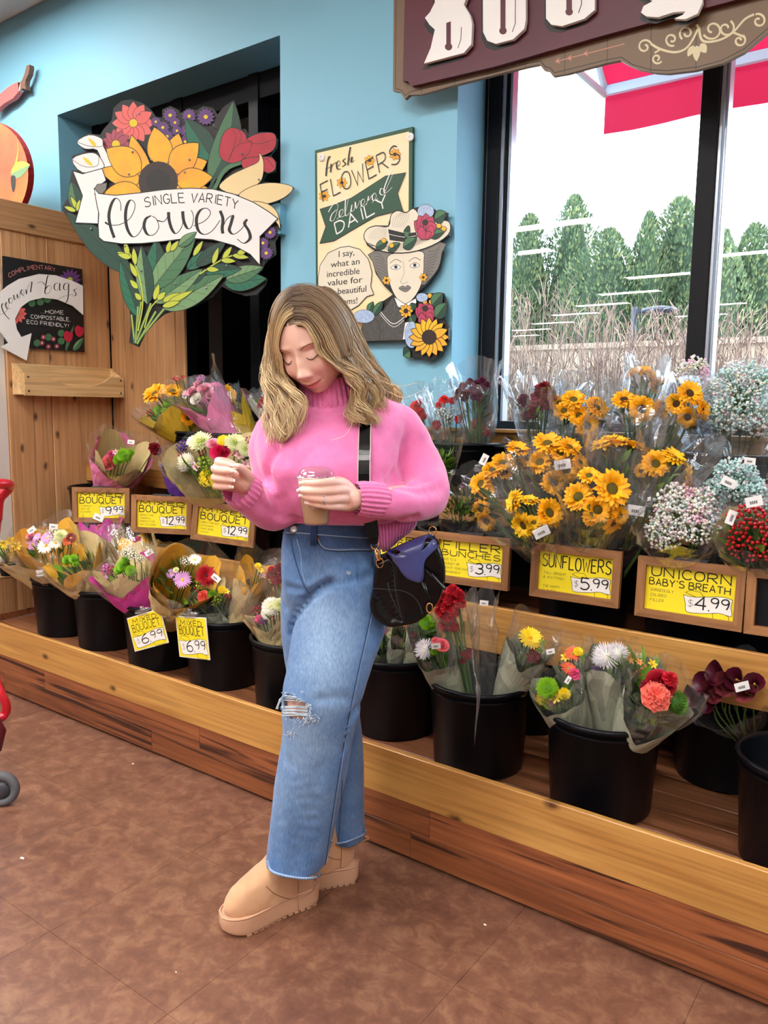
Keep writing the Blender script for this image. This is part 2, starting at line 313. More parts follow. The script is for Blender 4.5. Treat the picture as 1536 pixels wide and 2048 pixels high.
# floor
fl = thing('floor', None, None, kind='structure')
grout = mat('floor_joint', C255(88, 60, 48), .7)
b = MB(); b.box((-14, -18, -.06), (6, 3.4, -.004)); st(b.build('floor_bed', grout, fl))
def floor_mat():
    m = mat('floor_tile', C255(134, 92, 72), .34, bump=(140, .08, .001)); nt = m.node_tree; N = nt.nodes; L = nt.links; bs = N['Principled BSDF']
    tc = N.new('ShaderNodeTexCoord')
    def nz(sc, det, dis=0):
        n = N.new('ShaderNodeTexNoise'); n.inputs['Scale'].default_value = sc; n.inputs['Detail'].default_value = det; n.inputs['Roughness'].default_value = .68; n.inputs['Distortion'].default_value = dis; L.new(tc.outputs['Object'], n.inputs[0]); return n.outputs[0]
    a = N.new('ShaderNodeValToRGB'); e = a.color_ramp.elements; e[0].position = .33; e[1].position = .68; e[0].color = (*C255(104, 69, 56), 1); e[1].color = (*C255(154, 114, 90), 1)
    k = e.new(.5); k.color = (*C255(124, 84, 67), 1)
    L.new(nz(16, 12, .4), a.inputs[0])
    b2 = N.new('ShaderNodeValToRGB'); b2.color_ramp.elements[0].position = .35; b2.color_ramp.elements[1].position = .7; b2.color_ramp.elements[0].color = (.78, .76, .74, 1); b2.color_ramp.elements[1].color = (1.12, 1.12, 1.1, 1)
    L.new(nz(1.6, 4), b2.inputs[0]); mx = N.new('ShaderNodeMixRGB'); mx.blend_type = 'MULTIPLY'; mx.inputs[0].default_value = 1; L.new(a.outputs[0], mx.inputs[1]); L.new(b2.outputs[0], mx.inputs[2])
    c = N.new('ShaderNodeValToRGB'); c.color_ramp.elements[0].position = .36; c.color_ramp.elements[1].position = .42; c.color_ramp.elements[0].color = (.86, .83, .81, 1); L.new(nz(70, 4), c.inputs[0])
    m2 = N.new('ShaderNodeMixRGB'); m2.blend_type = 'MULTIPLY'; m2.inputs[0].default_value = .6; L.new(mx.outputs[0], m2.inputs[1]); L.new(c.outputs[0], m2.inputs[2])
    oi = N.new('ShaderNodeObjectInfo'); mr = N.new('ShaderNodeMapRange'); mr.inputs[3].default_value = .95; mr.inputs[4].default_value = 1.03; L.new(oi.outputs['Random'], mr.inputs[0])
    hs = N.new('ShaderNodeHueSaturation'); L.new(mr.outputs[0], hs.inputs['Value']); L.new(m2.outputs[0], hs.inputs['Color']); L.new(hs.outputs[0], bs.inputs['Base Color']); return m
floor_m = floor_mat()
T = .485; rest = MB()
for i in range(-26, 9):
    for j in range(-38, 2):
        x0 = -.405+i*T; y0 = 1.552+j*T
        if x0 < -13 or y0+T > 2.6: continue
        inview = (-4.5 < x0 < -.2 and .5 < y0 < 1.95)
        q = MB() if inview else rest
        y1 = min(y0+T, 2.3); q.box((x0+.0005, y0+.0005, -.003), (x0+T-.0005, y1-.0005, 0))
        if inview: q.build('tile', floor_m, fl)
o = rest.build('distant_tiles', floor_m, fl); o['kind'] = 'stuff'
# ceiling
ce = thing('ceiling', None, None, kind='structure')
ceil_m = mat('ceiling_tile', C255(216, 214, 208), .9, bump=(300, .3, .002)); grid_m = mat('ceiling_grid', C255(236, 235, 232), .6)
b = MB(); b.box((-14, -18, 3.78), (6, 2.9, 3.95)); b.build('ceiling_slab', ceil_m, ce)
for i in range(7):
    for j in range(3):
        b = MB(); b.box((-8.2+i*.61, 2.28-j*.61, 3.762), (-8.2+i*.61+.59, 2.28-j*.61+.59, 3.785)); b.build('ceiling_tile', ceil_m, ce)
# walls
RX0, RX1, RZ, WX0, WX1, WZ0, WZ1 = -4.569, -2.743, 3.116, -1.767, 2.6, 1.29, 3.25
wb = MB()
for a, c in [((-14, YW, 0), (RX0, 3.3, 3.8)), ((RX0, YW, RZ), (RX1, 3.3, 3.8)), ((RX1, YW, 0), (WX0, 3.3, 3.8)), ((WX0, YW, 0), (WX1, 3.3, WZ0)), ((WX0, YW, WZ1), (WX1, 3.3, 3.8)), ((WX1, YW, 0), (6, 3.3, 3.8))]: wb.box(a, c)
st(wb.build('wall_back', blue))
cream = mat('cream_paint', C255(225, 218, 205), .7)
b = MB(); b.box((6, -18, 0), (6.2, 3.3, 3.8)); st(b.build('wall_right', cream))
b = MB(); b.box((-14, -18.2, 0), (6, -18, 3.8)); st(b.build('wall_front', cream))
b = MB(); b.box((-14.2, -18, 0), (-14, 3.3, 3.8)); st(b.build('wall_left', cream))
# window_1: the shop window
w1 = thing('window_1', None, None, kind='structure')
def barp(par_, name, x0, x1, y0, y1, z0, z1, m, bev=.002): q = MB(); q.box((x0, y0, z0), (x1, y1, z1), bev=bev); return q.build(name, m, par_)
barp(w1, 'frame_jamb', WX0, -1.694, 3.122, 3.22, WZ0, WZ1, black)
barp(w1, 'frame_jamb', -1.694, -1.676, 3.135, 3.21, WZ0, WZ1, alu)
barp(w1, 'frame_jamb', -1.676, -1.664, 3.145, 3.20, WZ0, WZ1, black)
barp(w1, 'frame_jamb', -1.664, -1.652, 3.15, 3.2, WZ0, WZ1, alu)
for mx in (-.876, .9):
    barp(w1, 'mullion', mx, mx+.064, 3.122, 3.22, WZ0, WZ1, black)
    barp(w1, 'mullion_trim', mx+.064, mx+.078, 3.135, 3.21, WZ0, WZ1, alu)
    barp(w1, 'mullion_trim', mx+.082, mx+.092, 3.14, 3.2, WZ0, WZ1, alu)
barp(w1, 'frame_sill', WX0, WX1, 3.122, 3.22, WZ0, WZ0+.06, black); barp(w1, 'frame_head', WX0, WX1, 3.122, 3.22, WZ1-.06, WZ1, black)
glass = clearfilm('window_glass', (.97, .99, .99), .016, .0, .10)
barp(w1, 'pane', -1.652, -.876, 3.166, 3.172, WZ0+.06, WZ1-.06, glass, 0); barp(w1, 'pane', -.812, .9, 3.166, 3.172, WZ0+.06, WZ1-.06, glass, 0)
# window_2: dark glazing in the deep opening
w2 = thing('window_2', None, None, kind='structure')
dglass = mat('dark_glass', C255(3, 3, 5), .02, spec=.5)
barp(w2, 'pane', RX0, RX1, 3.22, 3.23, 1.36, RZ, dglass, 0)
barp(w2, 'lower_panel', RX0, RX1, 3.2, 3.23, 0, 1.3, black)
for x0, x1 in ((RX0, RX0+.07), (-3.80, -3.72), (-3.19, -3.12), (RX1-.05, RX1)): barp(w2, 'frame_bar', x0, x1, 3.13, 3.22, 0, RZ, black)
for z0, z1 in ((1.29, 1.36), (RZ-.13, RZ)): barp(w2, 'frame_bar', RX0, RX1, 3.14, 3.22, z0, z1, black)
# blind chain by the window
bc = MB()
for i in range(230):
    z = 1.3+i*.0082; bc.lathe([(0, z-.002), (.0024, z), (0, z+.002)], 5, 0, Matrix.Translation((-1.745, 3.112, 0)))
for s in (-1, 1): bc.tube([(-1.745, 3.112, 1.3), (-1.745, 3.112, 3.2)], .0007, 4)
tag(bc.build('blind_chain', alu), 'thin beaded chain hanging beside the black window frame', 'chain')
# ---------------- ceiling lamps ----------------
lampm = mat('lamp_diffuser', (1, 1, 1), .5, emis=((1, .965, .92), 42)); lamph = mat('lamp_housing', C255(235, 235, 232), .5)
lamps = [(-4.50, -3.3), (-5.7, -4.75), (-4.45, -7.8), (-5.6, -9.5), (-6.7, -10.95), (-7.9, -12.3), (-9.2, -13.9), (-10.5, -15.3), (-11.6, -16.9), (-2.95, -6.5), (-4.6, -12.2), (-5.4, -14), (-4.72, 1.98), (-5.8, .72), (-8.5, -2.1),
         (-1.6, .55), (.4, -.6), (-2.4, -1.6), (-.2, -2.6), (2.2, 1.2), (2.6, -2.4), (-.6, -5), (-3.4, .2), (-7.6, 1.2), (3, -6), (0, -9)]  # this row is unseen, added near the camera for illumination
ref = None
for i, (x, y) in enumerate(lamps):
    lt = thing('ceiling_lamp', 'white fluorescent ceiling lamp out of view, reflected in the glass or added for illumination', 'lamp', (x, y, 3.76), 'ceiling lamps above the shop floor')
    if ref is None:
        h = MB(); h.box((-.62, -.16, -.045), (.62, -.148, 0)).box((-.62, .148, -.045), (.62, .16, 0)).box((-.62, -.16, -.045), (-.608, .16, 0)).box((.608, -.16, -.045), (.62, .16, 0)).box((-.62, -.16, -.006), (.62, .16, 0))
        d = MB(); d.box((-.607, -.147, -.04), (.607, .147, -.028)); ref = (h.mesh('housing', lamph), d.mesh('diffuser', lampm))
    inst('housing', ref[0], lt, Matrix.Translation(lt.location)); inst('diffuser', ref[1], lt, Matrix.Translation(lt.location))
# ---------------- outdoors ----------------
asph = mat('asphalt', C255(120, 118, 116), .9); b = MB(); b.box((-30, 3.3, -.1), (30, 40, -.02)); st(b.build('ground', asph))
leaf_far = [mat('conifer_%d' % i, c, .7, rnd_v=.15) for i, c in enumerate([C255(76, 96, 68), C255(98, 118, 82), C255(140, 146, 94)])]  # leaf colours brightened to put haze into the foliage
def conifer(seed, H=1.0):
    r = random.Random(seed); mb = MB()
    for i in range(13000):
        t = r.random()**.9; z = t; rad = (.21*(1-t**2.2)**.8+.008)*(1+.16*sin(11*t+seed+3*sin(4*t)))
        a = r.uniform(0, 2*pi); rr = rad*r.uniform(.72, 1.08)*(1+.18*sin(3*a+seed+8*t)); p = Vector((rr*cos(a), rr*sin(a), z)); s = r.uniform(.003, .0075)
        up = Vector((cos(a)*.5, sin(a)*.5, 1)).normalized(); sd = Vector((-sin(a), cos(a), 0))*r.uniform(.3, .5)+Vector((r.uniform(-.3, .3), r.uniform(-.3, .3), 0))
        mb.add([p-sd*s, p+up*s*1.6, p+sd*s, p-up*s*.8], [(0, 1, 2, 3)], r.choice((0, 0, 1, 1, 2)))
    mb.lathe([(.13*(1-(k/12)**2.2)**.8*(1+.16*sin(11*k/12+seed+3*sin(4*k/12))), k/12) for k in range(12)]+[(0, .96)], 14, 3)
    return mb.mesh('crown', leaf_far+[mat('conifer_core', C255(40, 56, 36), .9)])
tm = [conifer(k) for k in (1, 2, 3)]
tops = [(1012, 500, 'far left, half hidden by the window frame'), (1062, 428, 'with a rounded top, left of the pane centre'), (1148, 420, 'tall, with a narrow pointed top'), (1222, 430, 'slim, behind the awning corner'), (1300, 425, 'pointed, left of the window mullion'), (1362, 424, 'sunlit yellow-green, beside the window mullion'), (1452, 432, 'tall, seen in the right pane'), (1512, 448, 'at the right edge of the right pane')]
for i, (px, py, d) in enumerate(tops):
    p = hit(px, py, 1, 13+(i % 3)*.5); Ht = p.z+1.0
    t = thing('conifer_tree', 'green conifer outside the window, '+d, 'tree', (p.x, p.y, -1), 'conifers beyond the car park')
    o = inst('crown', tm[i % 3], t, Matrix.Translation((p.x, p.y, -1)) @ Matrix.Rotation(i*1.3, 4, 'Z') @ Matrix.Diagonal((Ht*1.35, Ht*.8, Ht*(1+.04*(i % 3-1)), 1))); o['kind'] = 'stuff'
twig = [mat('twig_%d' % i, c, .8) for i, c in enumerate([C255(150, 118, 104), C255(120, 92, 82), C255(176, 146, 128)])]
def shrub(seed, W):
    r = random.Random(seed); mb = MB()
    for i in range(300):
        x = r.gauss(0, W*.27); y = r.gauss(0, .16); z0 = 0; p = Vector((x*.45, y*.4, z0)); top = r.uniform(.55, 1.0); x1 = x*1.3; path = [p]
        for k in range(1, 6): t = k/5; path.append(Vector((p.x+(x1-p.x)*t+r.uniform(-.03, .03), p.y+(y*1.4-p.y)*t+r.uniform(-.03, .03), top*t)))
        mb.tube(path, [.006, .005, .004, .0035, .003, .002], 3, r.randrange(3), cap=False)
        for k in range(5):
            q = path[r.randrange(3, 6)]; d = Vector((r.uniform(-1, 1), r.uniform(-1, 1), r.uniform(.3, 1)))*.09
            mb.tube([q, q+d*.5+Vector((0, 0, .01)), q+d], [.003, .0025, .0015], 3, r.randrange(3), cap=False)
    return mb.mesh('twigs', twig)
sm = [shrub(5, 1.1), shrub(6, 1.3)]
for i, (px, py, d) in enumerate([(1045, 606, 'left of the pane, with a rounded top'), (1105, 640, 'low, behind the cellophane tops'), (1235, 640, 'wide, under the street lamp'), (1335, 652, 'left of the mullion'), (1440, 650, 'in the right pane'), (1520, 655, 'at the right edge of the pane')]):
    if i == 1: continue
    p = hit(px, py, 1, 6.2+.15*(i % 2)); t = thing('bare_shrub', 'leafless reddish-brown shrub outside the window, '+d, 'shrub', (p.x, p.y, -.02), 'bare shrubs outside the window')
    o = inst('twigs', sm[i % 2], t, Matrix.Translation((p.x, p.y, -.02)) @ Matrix.Rotation(i*.7, 4, 'Z') @ Matrix.Diagonal((1, 1, p.z+.02, 1))); o['kind'] = 'stuff'
bw = MB(); p = hit(1090, 700, 1, 10.5); q = hit(1090, 735, 1, 10.5)
bw.box((-9, 10.5, -.02), (4, 10.7, p.z)).box((-9, 10.45, p.z), (4, 10.75, p.z+.07)); st(bw.build('wall_outside', mat('tan_stucco', C255(172, 146, 124), .8)))
# street lamp head
p = hit(1268, 636, 1, 9.0); sl = thing('street_lamp', 'black street lamp with a flat oval head outside the window', 'lamp', (p.x, p.y, -.02)); lm = mat('lamp_black', C255(40, 44, 60), .4)
b = MB(); b.tube([(p.x, p.y, -.02), (p.x, p.y, p.z+.12)], .035, 8); b.build('pole', lm, sl)
b = MB(); b.lathe([(0, -.04), (.12, -.03), (.17, 0), (.14, .04), (.05, .06), (0, .062)], 20, 0, Matrix.Translation((p.x+.27, p.y, p.z+.06)) @ Matrix.Diagonal((1.25, .7, .9, 1))); b.box((p.x, p.y-.02, p.z+.04), (p.x+.15, p.y+.02, p.z+.09)); b.build('lamp_head', lm, sl)
# awning
aw = thing('awning', 'red fabric awning with a white metal frame outside the shop window', 'awning', (0, 3.3, 2.6))
fab = mat('red_awning', C255(190, 20, 60), .75, var=(3, C255(170, 14, 50), .8)); _nt = fab.node_tree; _tl = _nt.nodes.new('ShaderNodeBsdfTranslucent'); _tl.inputs[0].default_value = (*C255(170, 18, 52), 1); _mx = _nt.nodes.new('ShaderNodeMixShader'); _mx.inputs[0].default_value = .4; _nt.links.new(_nt.nodes['Principled BSDF'].outputs[0], _mx.inputs[1]); _nt.links.new(_tl.outputs[0], _mx.inputs[2]); _nt.links.new(_mx.outputs[0], _nt.nodes['Material Output'].inputs[0])
AY = 4.35; A = hit(1211, 186, 1, AY); Bv = hit(1212, 268, 1, AY); AX1 = 4.5
G = [[V(lerp(A.x, AX1, i/40), AY+.02*sin(i*1.3)*(j/5), lerp(A.z, Bv.z, j/5)) for j in range(6)] for i in range(41)]
b = MB(); b.grid(G); b.build('valance', fab, aw)
ZT = A.z+1.0
b = MB(); b.grid([[V(lerp(A.x, AX1, i/10), lerp(AY, 3.32, j/6), lerp(A.z, ZT, j/6)-.03*sin(pi*j/6)) for j in range(7)] for i in range(11)]); b.build('canopy', fab, aw)
wf = mat('awning_frame', C255(225, 222, 225), .4)
b = MB(); b.box((A.x, AY-.03, A.z-.02), (AX1, AY+.0, A.z+.03)); b.build('front_rail', wf, aw)
b = MB(); b.tube([(A.x, AY, A.z), (A.x, 3.34, ZT)], .022, 6); b.build('rafter', wf, aw)
b = MB(); b.tube([(A.x, AY, A.z-.01), (A.x, 3.34, A.z-.01)], .018, 6); b.build('strut', wf, aw)

# ---------------- the stepped display ----------------
XL, XR = -3.95, .62
ds = thing('display_stand', 'three-step wooden flower stand with cedar front boards along the blue wall', 'stand', (-1.7, 1.93, 0))
def planks(name, m, x0, x1, rows, mk, seed, lmin=.9, lmax=1.5, y0=None):
    r = random.Random(seed)
    for (a, c) in rows:
        x = x0-r.uniform(0, .8)
        while x < x1:
            x2 = x+r.uniform(lmin, lmax); xa, xb = max(x, x0), min(x2, x1)
            if xb-xa > .03: mk(xa, xb-.0012, a, c)
            x = x2
def mkick(xa, xb, a, c): q = MB(); q.box((xa, 1.9265+rnd.uniform(0, .0008), a), (xb, 1.942, c), bev=.001); q.build('kick_plank', kick_m, ds)
planks('kick_plank', kick_m, -4.7, XR, [(.012, .0995), (.1005, .19)], mkick, 3)
q = MB(); q.box((-4.7, 1.95, 0), (XR, 1.97, .26)).box((-4.7, 1.96, .2), (XL, 2.1, .262)); q.build('carcass', mat('carcass_shade_paint', C255(28, 20, 16), .9), ds)
def mdeck(z): 
    def f(xa, xb, a, c): q = MB(); q.box((xa, a+.0006, z-.018), (xb, c-.0006, z-rnd.uniform(0, .0006)), bev=.0008); q.build('deck_plank', deck_m, ds)
    return f
planks('d', deck_m, XL, XR, [(1.944+k*.118, 1.944+(k+1)*.118) for k in range(8)], mdeck(.28), 8)
planks('d', deck_m, XL, XR, [(2.32+k*.11, 2.32+(k+1)*.11) for k in range(5)], mdeck(.69), 9)
planks('d', deck_m, XL, XR, [(2.62+k*.08, 2.62+(k+1)*.08) for k in range(3)], mdeck(.99), 10)
for (Y, z0, z1, x0) in ((1.924, .189, .342, -4.7), (2.30, .590, .748, XL), (2.60, .975, 1.07, XL)):
    q = MB(); q.box((x0, Y, z0), (XR, Y+.02, z1), bev=.0025); q.build('front_board', board_m, ds)
for z0, z1 in ((.28, .55), (.552, .86), (.862, 1.198), (1.2, 1.308)):
    q = MB(); q.box((XL if z1 < 1.25 else -3.33, 2.865, z0), (XR, 2.893, z1), bev=.002); q.build('back_board', board_m if z1 > 1.25 else (cedar[0] if z1 > .9 else MT['carcass_shade_paint']), ds)  # lower two boards coloured dark, painting in the shade under the shelves
q = MB(); q.box((-3.33, 2.84, 1.308), (XR, 2.899, 1.322), bev=.002); q.build('top_rail', board_m, ds)
for x in (-3.9, -2.8, -1.6, -.2): q = MB(); q.box((x, 2.70, .28), (x+.04, 2.86, .672)).box((x, 2.80, .69), (x+.04, 2.86, .972)); q.build('support', black, ds)
# ---------------- plank partition at the left ----------------
pt = thing('plank_partition', 'cedar plank partition with a header board at the left end of the display', 'partition', (-3.98, 2.5, 0))
PX = -3.958
ys = [hit(px, 475, 0, PX).y for px in (12, 53, 91, 146, 215)]; ys[0] = 2.175; ys[-1] = 2.789
for a, c in zip(ys, ys[1:]): q = MB(); q.box((PX-.02, a+.001, .285), (PX-rnd.uniform(0, .004), c-.001, 2.262), bev=.003); q.build('plank', cedar[2], pt)
q = MB(); q.box((PX-.03, 2.14, 2.256), (PX+.012, 2.80, 2.401), bev=.003); q.build('header_board', cedar[1], pt)
q = MB(); q.box((PX-.02, 1.97, .285), (PX-.001, 2.174, .505), bev=.0015); q.build('plank', cedar[2], pt)
q = MB(); q.box((PX-.0, 1.97, .282), (PX+.012, 2.78, .315), bev=.001); q.build('base_strip', kick_m, pt)
xs = [hit(px, 700, 1, 2.79).x for px in (223, 249, 294, 350, 369)]; xs[0] = PX
for a, c in zip(xs, xs[1:]): q = MB(); q.box((a+.001, 2.79+rnd.uniform(0, .004), .285), (c-.001, 2.81, 2.401), bev=.003); q.build('plank', cedar_back, pt)
# white door post and ledge beyond the partition
d1 = thing('door_1', None, None, kind='structure'); wp = mat('post_white', C255(212, 206, 198), .5)
for a, c, x in ((2.10, 2.175, PX-.01), (2.06, 2.098, PX-.03)): q = MB(); q.box((x-.05, a, .52), (x, c, 2.26), bev=.003); q.build('door_post', wp, d1)
q = MB(); q.box((PX-.3, 1.9, .5), (PX+.005, 2.174, .52), bev=.003); q.build('ledge', wood('pale_ledge', C255(225, 200, 160), C255(200, 170, 125), 1, 8, 0), d1)
q = MB(); q.box((PX-.045, 1.0, .52), (PX-.04, 2.06, 2.26)); q.build('pane', glass, d1)
# ---------------- painted signs ----------------
def flatm(n, r, g, b, var=None): return mat('paint_'+n, C255(r, g, b), .5, var=var)
P_ = dict(coral=flatm('coral', 238, 108, 104), dpink=flatm('dusky_pink', 172, 74, 92), purple=flatm('purple', 104, 62, 132), yel=flatm('sun_yellow', 250, 196, 22, (14, C255(245, 158, 50), .5)), cent=flatm('seed_brown', 56, 32, 24, (120, C255(22, 12, 10), .8)),
    lime=flatm('lime', 184, 198, 62), g1=flatm('green_mid', 66, 116, 78), g2=flatm('green_dark', 18, 66, 50), g3=flatm('green_teal', 14, 104, 76), g4=flatm('green_pale', 112, 152, 104), red=flatm('tulip_red', 196, 32, 62, (18, C255(168, 22, 48), .6)), cream=flatm('petal_cream', 240, 216, 160), ccream=flatm('poster_cream', 240, 232, 206, (5, C255(244, 220, 150), .7)), dgreen=flatm('banner_green', 30, 76, 54), gold=flatm('button_yellow', 236, 206, 40), blueh=flatm('hydrangea', 132, 162, 206, (160, C255(190, 208, 232), .4)), peony=flatm('peony', 208, 70, 86, (30, C255(150, 40, 100), .6)), face=flatm('ink_face', 226, 220, 200), hairi=flatm('ink_grey', 120, 118, 114), orange=flatm('berry', 240, 180, 40), tweed=flatm('tweed', 92, 92, 90, (200, C255(48, 48, 48), .6)), brown=flatm('sign_brown', 116, 92, 68), maroon=flatm('sign_maroon', 92, 24, 44, (6, C255(74, 18, 36), .8)), scroll=flatm('scroll_cream', 216, 206, 166), salmon=flatm('arrow_salmon', 206, 140, 122), white=white_m, ink=blackink, pinkt=flatm('pink_text', 226, 150, 150))
PL = list(P_.values()); PI = {k: i for i, k in enumerate(P_)}
class Sign:
    """flat artwork on a real board: shapes traced in crop coordinates, laid on plane (P0, xdir)"""
    def __init__(s, P0, xd, x0, y0, k, th=.014):
        s.P0 = Vector(P0); s.xd = xd.normalized(); s.n = s.xd.cross(UZ)      # faces the room
        s.o = (x0, y0, k); s.M = frame(s.P0, s.xd, UZ); s.z = 0; s.th = th; s.mb = MB(); s.sc = (s.uv((1000, 0))-s.uv((0, 0))).length/1000; s.sv = (s.uv((500, 1000))-s.uv((500, 0))).length/1000
    def uv(s, p):
        x0, y0, k = s.o; h = hitp(x0+p[0]/k, y0+p[1]/k, s.P0+s.n*s.z, s.n)-s.P0; return Vector((h.dot(s.xd), h.z))
    def loc(s, pts, sm=0, cl=True):
        q = [s.uv(p) for p in pts]
        return [Vector((a.x, a.y)) for a in crom([(a.x, a.y, 0) for a in q], sm, cl)] if sm else q
    def up(s, d=0): s.z += .00004; return s.z
    def fill(s, pts, m, sm=0, line=.0, lm='ink', mb=None):
        q = s.loc(pts, sm); mb = mb or s.mb; mb.poly(q, s.up(), PI[m], s.M)
        if line: mb.ribbon(q, line*1.4, s.up(), PI[lm], s.M, closed=True)
    def line(s, pts, w, m='ink', sm=5, cl=False, calli=0, mb=None):
        q = s.loc(pts, sm, cl) if sm else s.loc(pts); f = (lambda a, t: w+calli*max(0, -t.y)**1.5) if calli else w
        (mb or s.mb).ribbon(q, f, s.up(), PI[m], s.M, closed=cl)
    def leaf(s, b, t, w, m, m2=None, line=.002, veins=0, bend=0):
        B, T_ = s.uv(b), s.uv(t); d = T_-B; L_ = d.length; n = Vector((-d.y, d.x)).normalized(); w = w*s.sc*.5; a = []; c = []
        for i in range(13):
            t_ = i/12; wd = w*sin(pi*t_**.8)**.85 if 0 < t_ < 1 else 0; ctr = B+d*t_+n*bend*L_*sin(pi*t_); a.append(ctr+n*wd); c.append(ctr-n*wd)
        mid = [B+d*(i/12)+n*bend*L_*sin(pi*i/12) for i in range(13)]
        s.mb.poly(a[:-1]+c[::-1][:-1], s.up(), PI[m], s.M)
        if m2: s.mb.poly(mid+c[::-1][1:-1], s.up(.0002), PI[m2], s.M)
        if line:
            line *= 1.45
            s.mb.ribbon(a[:-1]+c[::-1][:-1], line, s.up(.0002), PI['ink'], s.M, closed=True)
            if m2 or veins: s.mb.ribbon(mid, line*.7, s.z, PI['ink'], s.M)
        for k in range(veins):
            t_ = (k+1)/(veins+1.5); i = int(t_*12); s.mb.ribbon([mid[i], lerp(mid[i], a[min(i+2, 11)], .85)], line*.4, s.z, PI['ink'], s.M); s.mb.ribbon([mid[i], lerp(mid[i], c[min(i+2, 11)], .85)], line*.4, s.z, PI['ink'], s.M)
    def daisy(s, c, r, n, m, mc='gold', rc=.2, line=.0012, wd=.5, rot=0):
        for i in range(n):
            a = rot+2*pi*i/n; s.leaf((c[0]+cos(a)*r*.12, c[1]+sin(a)*r*.12), (c[0]+cos(a)*r, c[1]+sin(a)*r), r*wd, m, line=line)
        s.disc(c, r*rc, mc, line)
    def disc(s, c, r, m, line=0, ry=None):
        s.fill([(c[0]+r*cos(a*pi/10), c[1]+(ry or r)*sin(a*pi/10)) for a in range(20)], m, 0, line)
    def text(s, t, p0, p1, h, lw, m='ink', arch=0, wob=0, slant=0, mb=None):
        a, b2 = s.uv(p0), s.uv(p1); d = b2-a; L_ = d.length; d.normalize(); n = Vector((-d.y, d.x)); hh = h*s.sv
        def fn(x, y): q = a+d*x+n*(y+arch*s.sv*4*(x/L_)*(1-x/L_)); return (q.x, q.y)
        stext(mb or s.mb, t, 0, 0, L_, hh, lw, s.up(), PI[m], s.M, slant, wob, fn)
    def btext(s, t, p0, size, parent, m, shear=0, bold=0):
        a = s.uv(p0); return ftext(t, size, s.M @ Matrix.Translation((a.x, a.y, s.up()+.0004)), m, parent, 'lettering', .0002, shear, bold=bold)
    def board(s, pts, m, parent, name='board', sm=0, ms=None):
        q = s.loc(pts, sm); a = sum(q[i].x*q[(i+1) % len(q)].y-q[(i+1) % len(q)].x*q[i].y for i in range(len(q)))
        if a < 0: q = q[::-1]
        b = MB(); b.prism(q, s.z-s.th, s.z, 0, s.M, 1 if ms else None); return b.build(name, [m, ms] if ms else m, parent)
    def done(s, parent, name='artwork'): return s.mb.build(name, PL, parent)
cal = dict(w=.0035, calli=.011)
# --- big bouquet-shaped sign across the corner
xd = V(cos(radians(31)), sin(radians(31)), 0); S = Sign((-2.72, 2.84, 0), xd, 100, 180, 3.072)
fs = thing('bouquet_sign', 'large cut-out sign painted as a bouquet with a sunflower and a white banner', 'sign', hitp(360, 690, S.P0, S.n))
S.board([(378,185),(390,110),(440,65),(500,58),(570,80),(620,120),(650,165),(690,170),(690,120),(740,98),(790,122),(800,145),(850,112),(900,125),(940,98),(1000,110),(1030,150),(1065,105),(1130,60),(1132,160),(1122,238),(1200,238),(1225,285),(1290,258),(1360,260),(1398,300),(1392,350),(1355,400),(1388,440),(1382,500),(1330,515),(1305,560),(1497,597),(1460,645),(1380,695),(1335,708),(1385,750),(1420,830),(1415,862),(1392,850),(1400,900),(1382,930),(1388,1010),(1335,1048),(1312,1080),(1300,1110),(1272,1130),(1333,1160),(1322,1200),(1270,1258),(1200,1266),(1120,1240),(1052,1206),(1000,1270),(900,1325),(780,1350),(702,1374),(642,1424),(582,1494),(542,1578),(486,1552),(498,1450),(486,1330),(446,1180),(410,1060),(326,962),(278,924),(198,884),(148,853),(116,792),(77,742),(77,715),(118,650),(118,600),(132,492),(190,490),(148,450),(130,405),(215,378),(165,318),(235,268),(308,275),(330,240)], blackink, fs, ms=P_['g2'])
S.daisy((512,203),132,12,'coral',rc=.2,wd=.52); S.daisy((405,333),96,11,'dpink',rc=.27,wd=.5)
for c in [(650,195,32),(693,230,42),(738,155,46),(768,200,36),(855,160,46),(957,165,56),(837,250,40),(720,285,40),(780,250,34),(830,318,40),(1352,875,42),(1308,940,38),(1328,1002,44)]: S.daisy(c[:2],c[2],13,'purple',rc=.24,wd=.42,line=.0005)
S.leaf((1000,430),(832,175),150,'g3','g2'); S.leaf((985,560),(1128,66),170,'g1','g2',bend=-.08)
S.line([(1075,440),(1010,540),(985,610)],.016,'g2'); S.line([(1175,445),(1075,490),(1010,610)],.018,'g1')
S.fill([(1200,310),(1280,268),(1370,265),(1390,310),(1370,370),(1290,410),(1230,430),(1190,400)],'red',4,.002); S.fill([(1178,430),(1290,410),(1370,420),(1385,480),(1340,510),(1270,480),(1200,490)],'red',4,.002)
S.line([(1200,320),(1290,330),(1385,300)],.002); S.line([(1300,480),(1310,440),(1290,412)],.002); S.line([(1290,412),(1340,430),(1375,480)],.002)
S.fill([(1040,370),(1060,280),(1100,235),(1160,240),(1200,270),(1212,310),(1240,320),(1220,390),(1160,440),(1100,447),(1052,420)],'red',4,.002); S.line([(1120,240),(1140,300),(1100,440)],.002); S.line([(1238,320),(1150,340),(1085,445)],.002); S.line([(1160,242),(1175,285),(1165,325)],.002)
for q in ([(165,318),(240,275),(320,300),(330,350),(390,470),(330,472),(290,370),(215,362)],[(135,425),(240,385),(300,405),(330,485),(200,508)]): S.fill(q,'white',3,.0025)
S.line([(165,318),(240,345),(320,345),(322,300)],.0022); S.line([(137,428),(210,470),(290,465),(300,410)],.0022)
S.leaf((285,350),(235,295),22,'gold',line=0); S.leaf((262,468),(200,410),22,'gold',line=0)
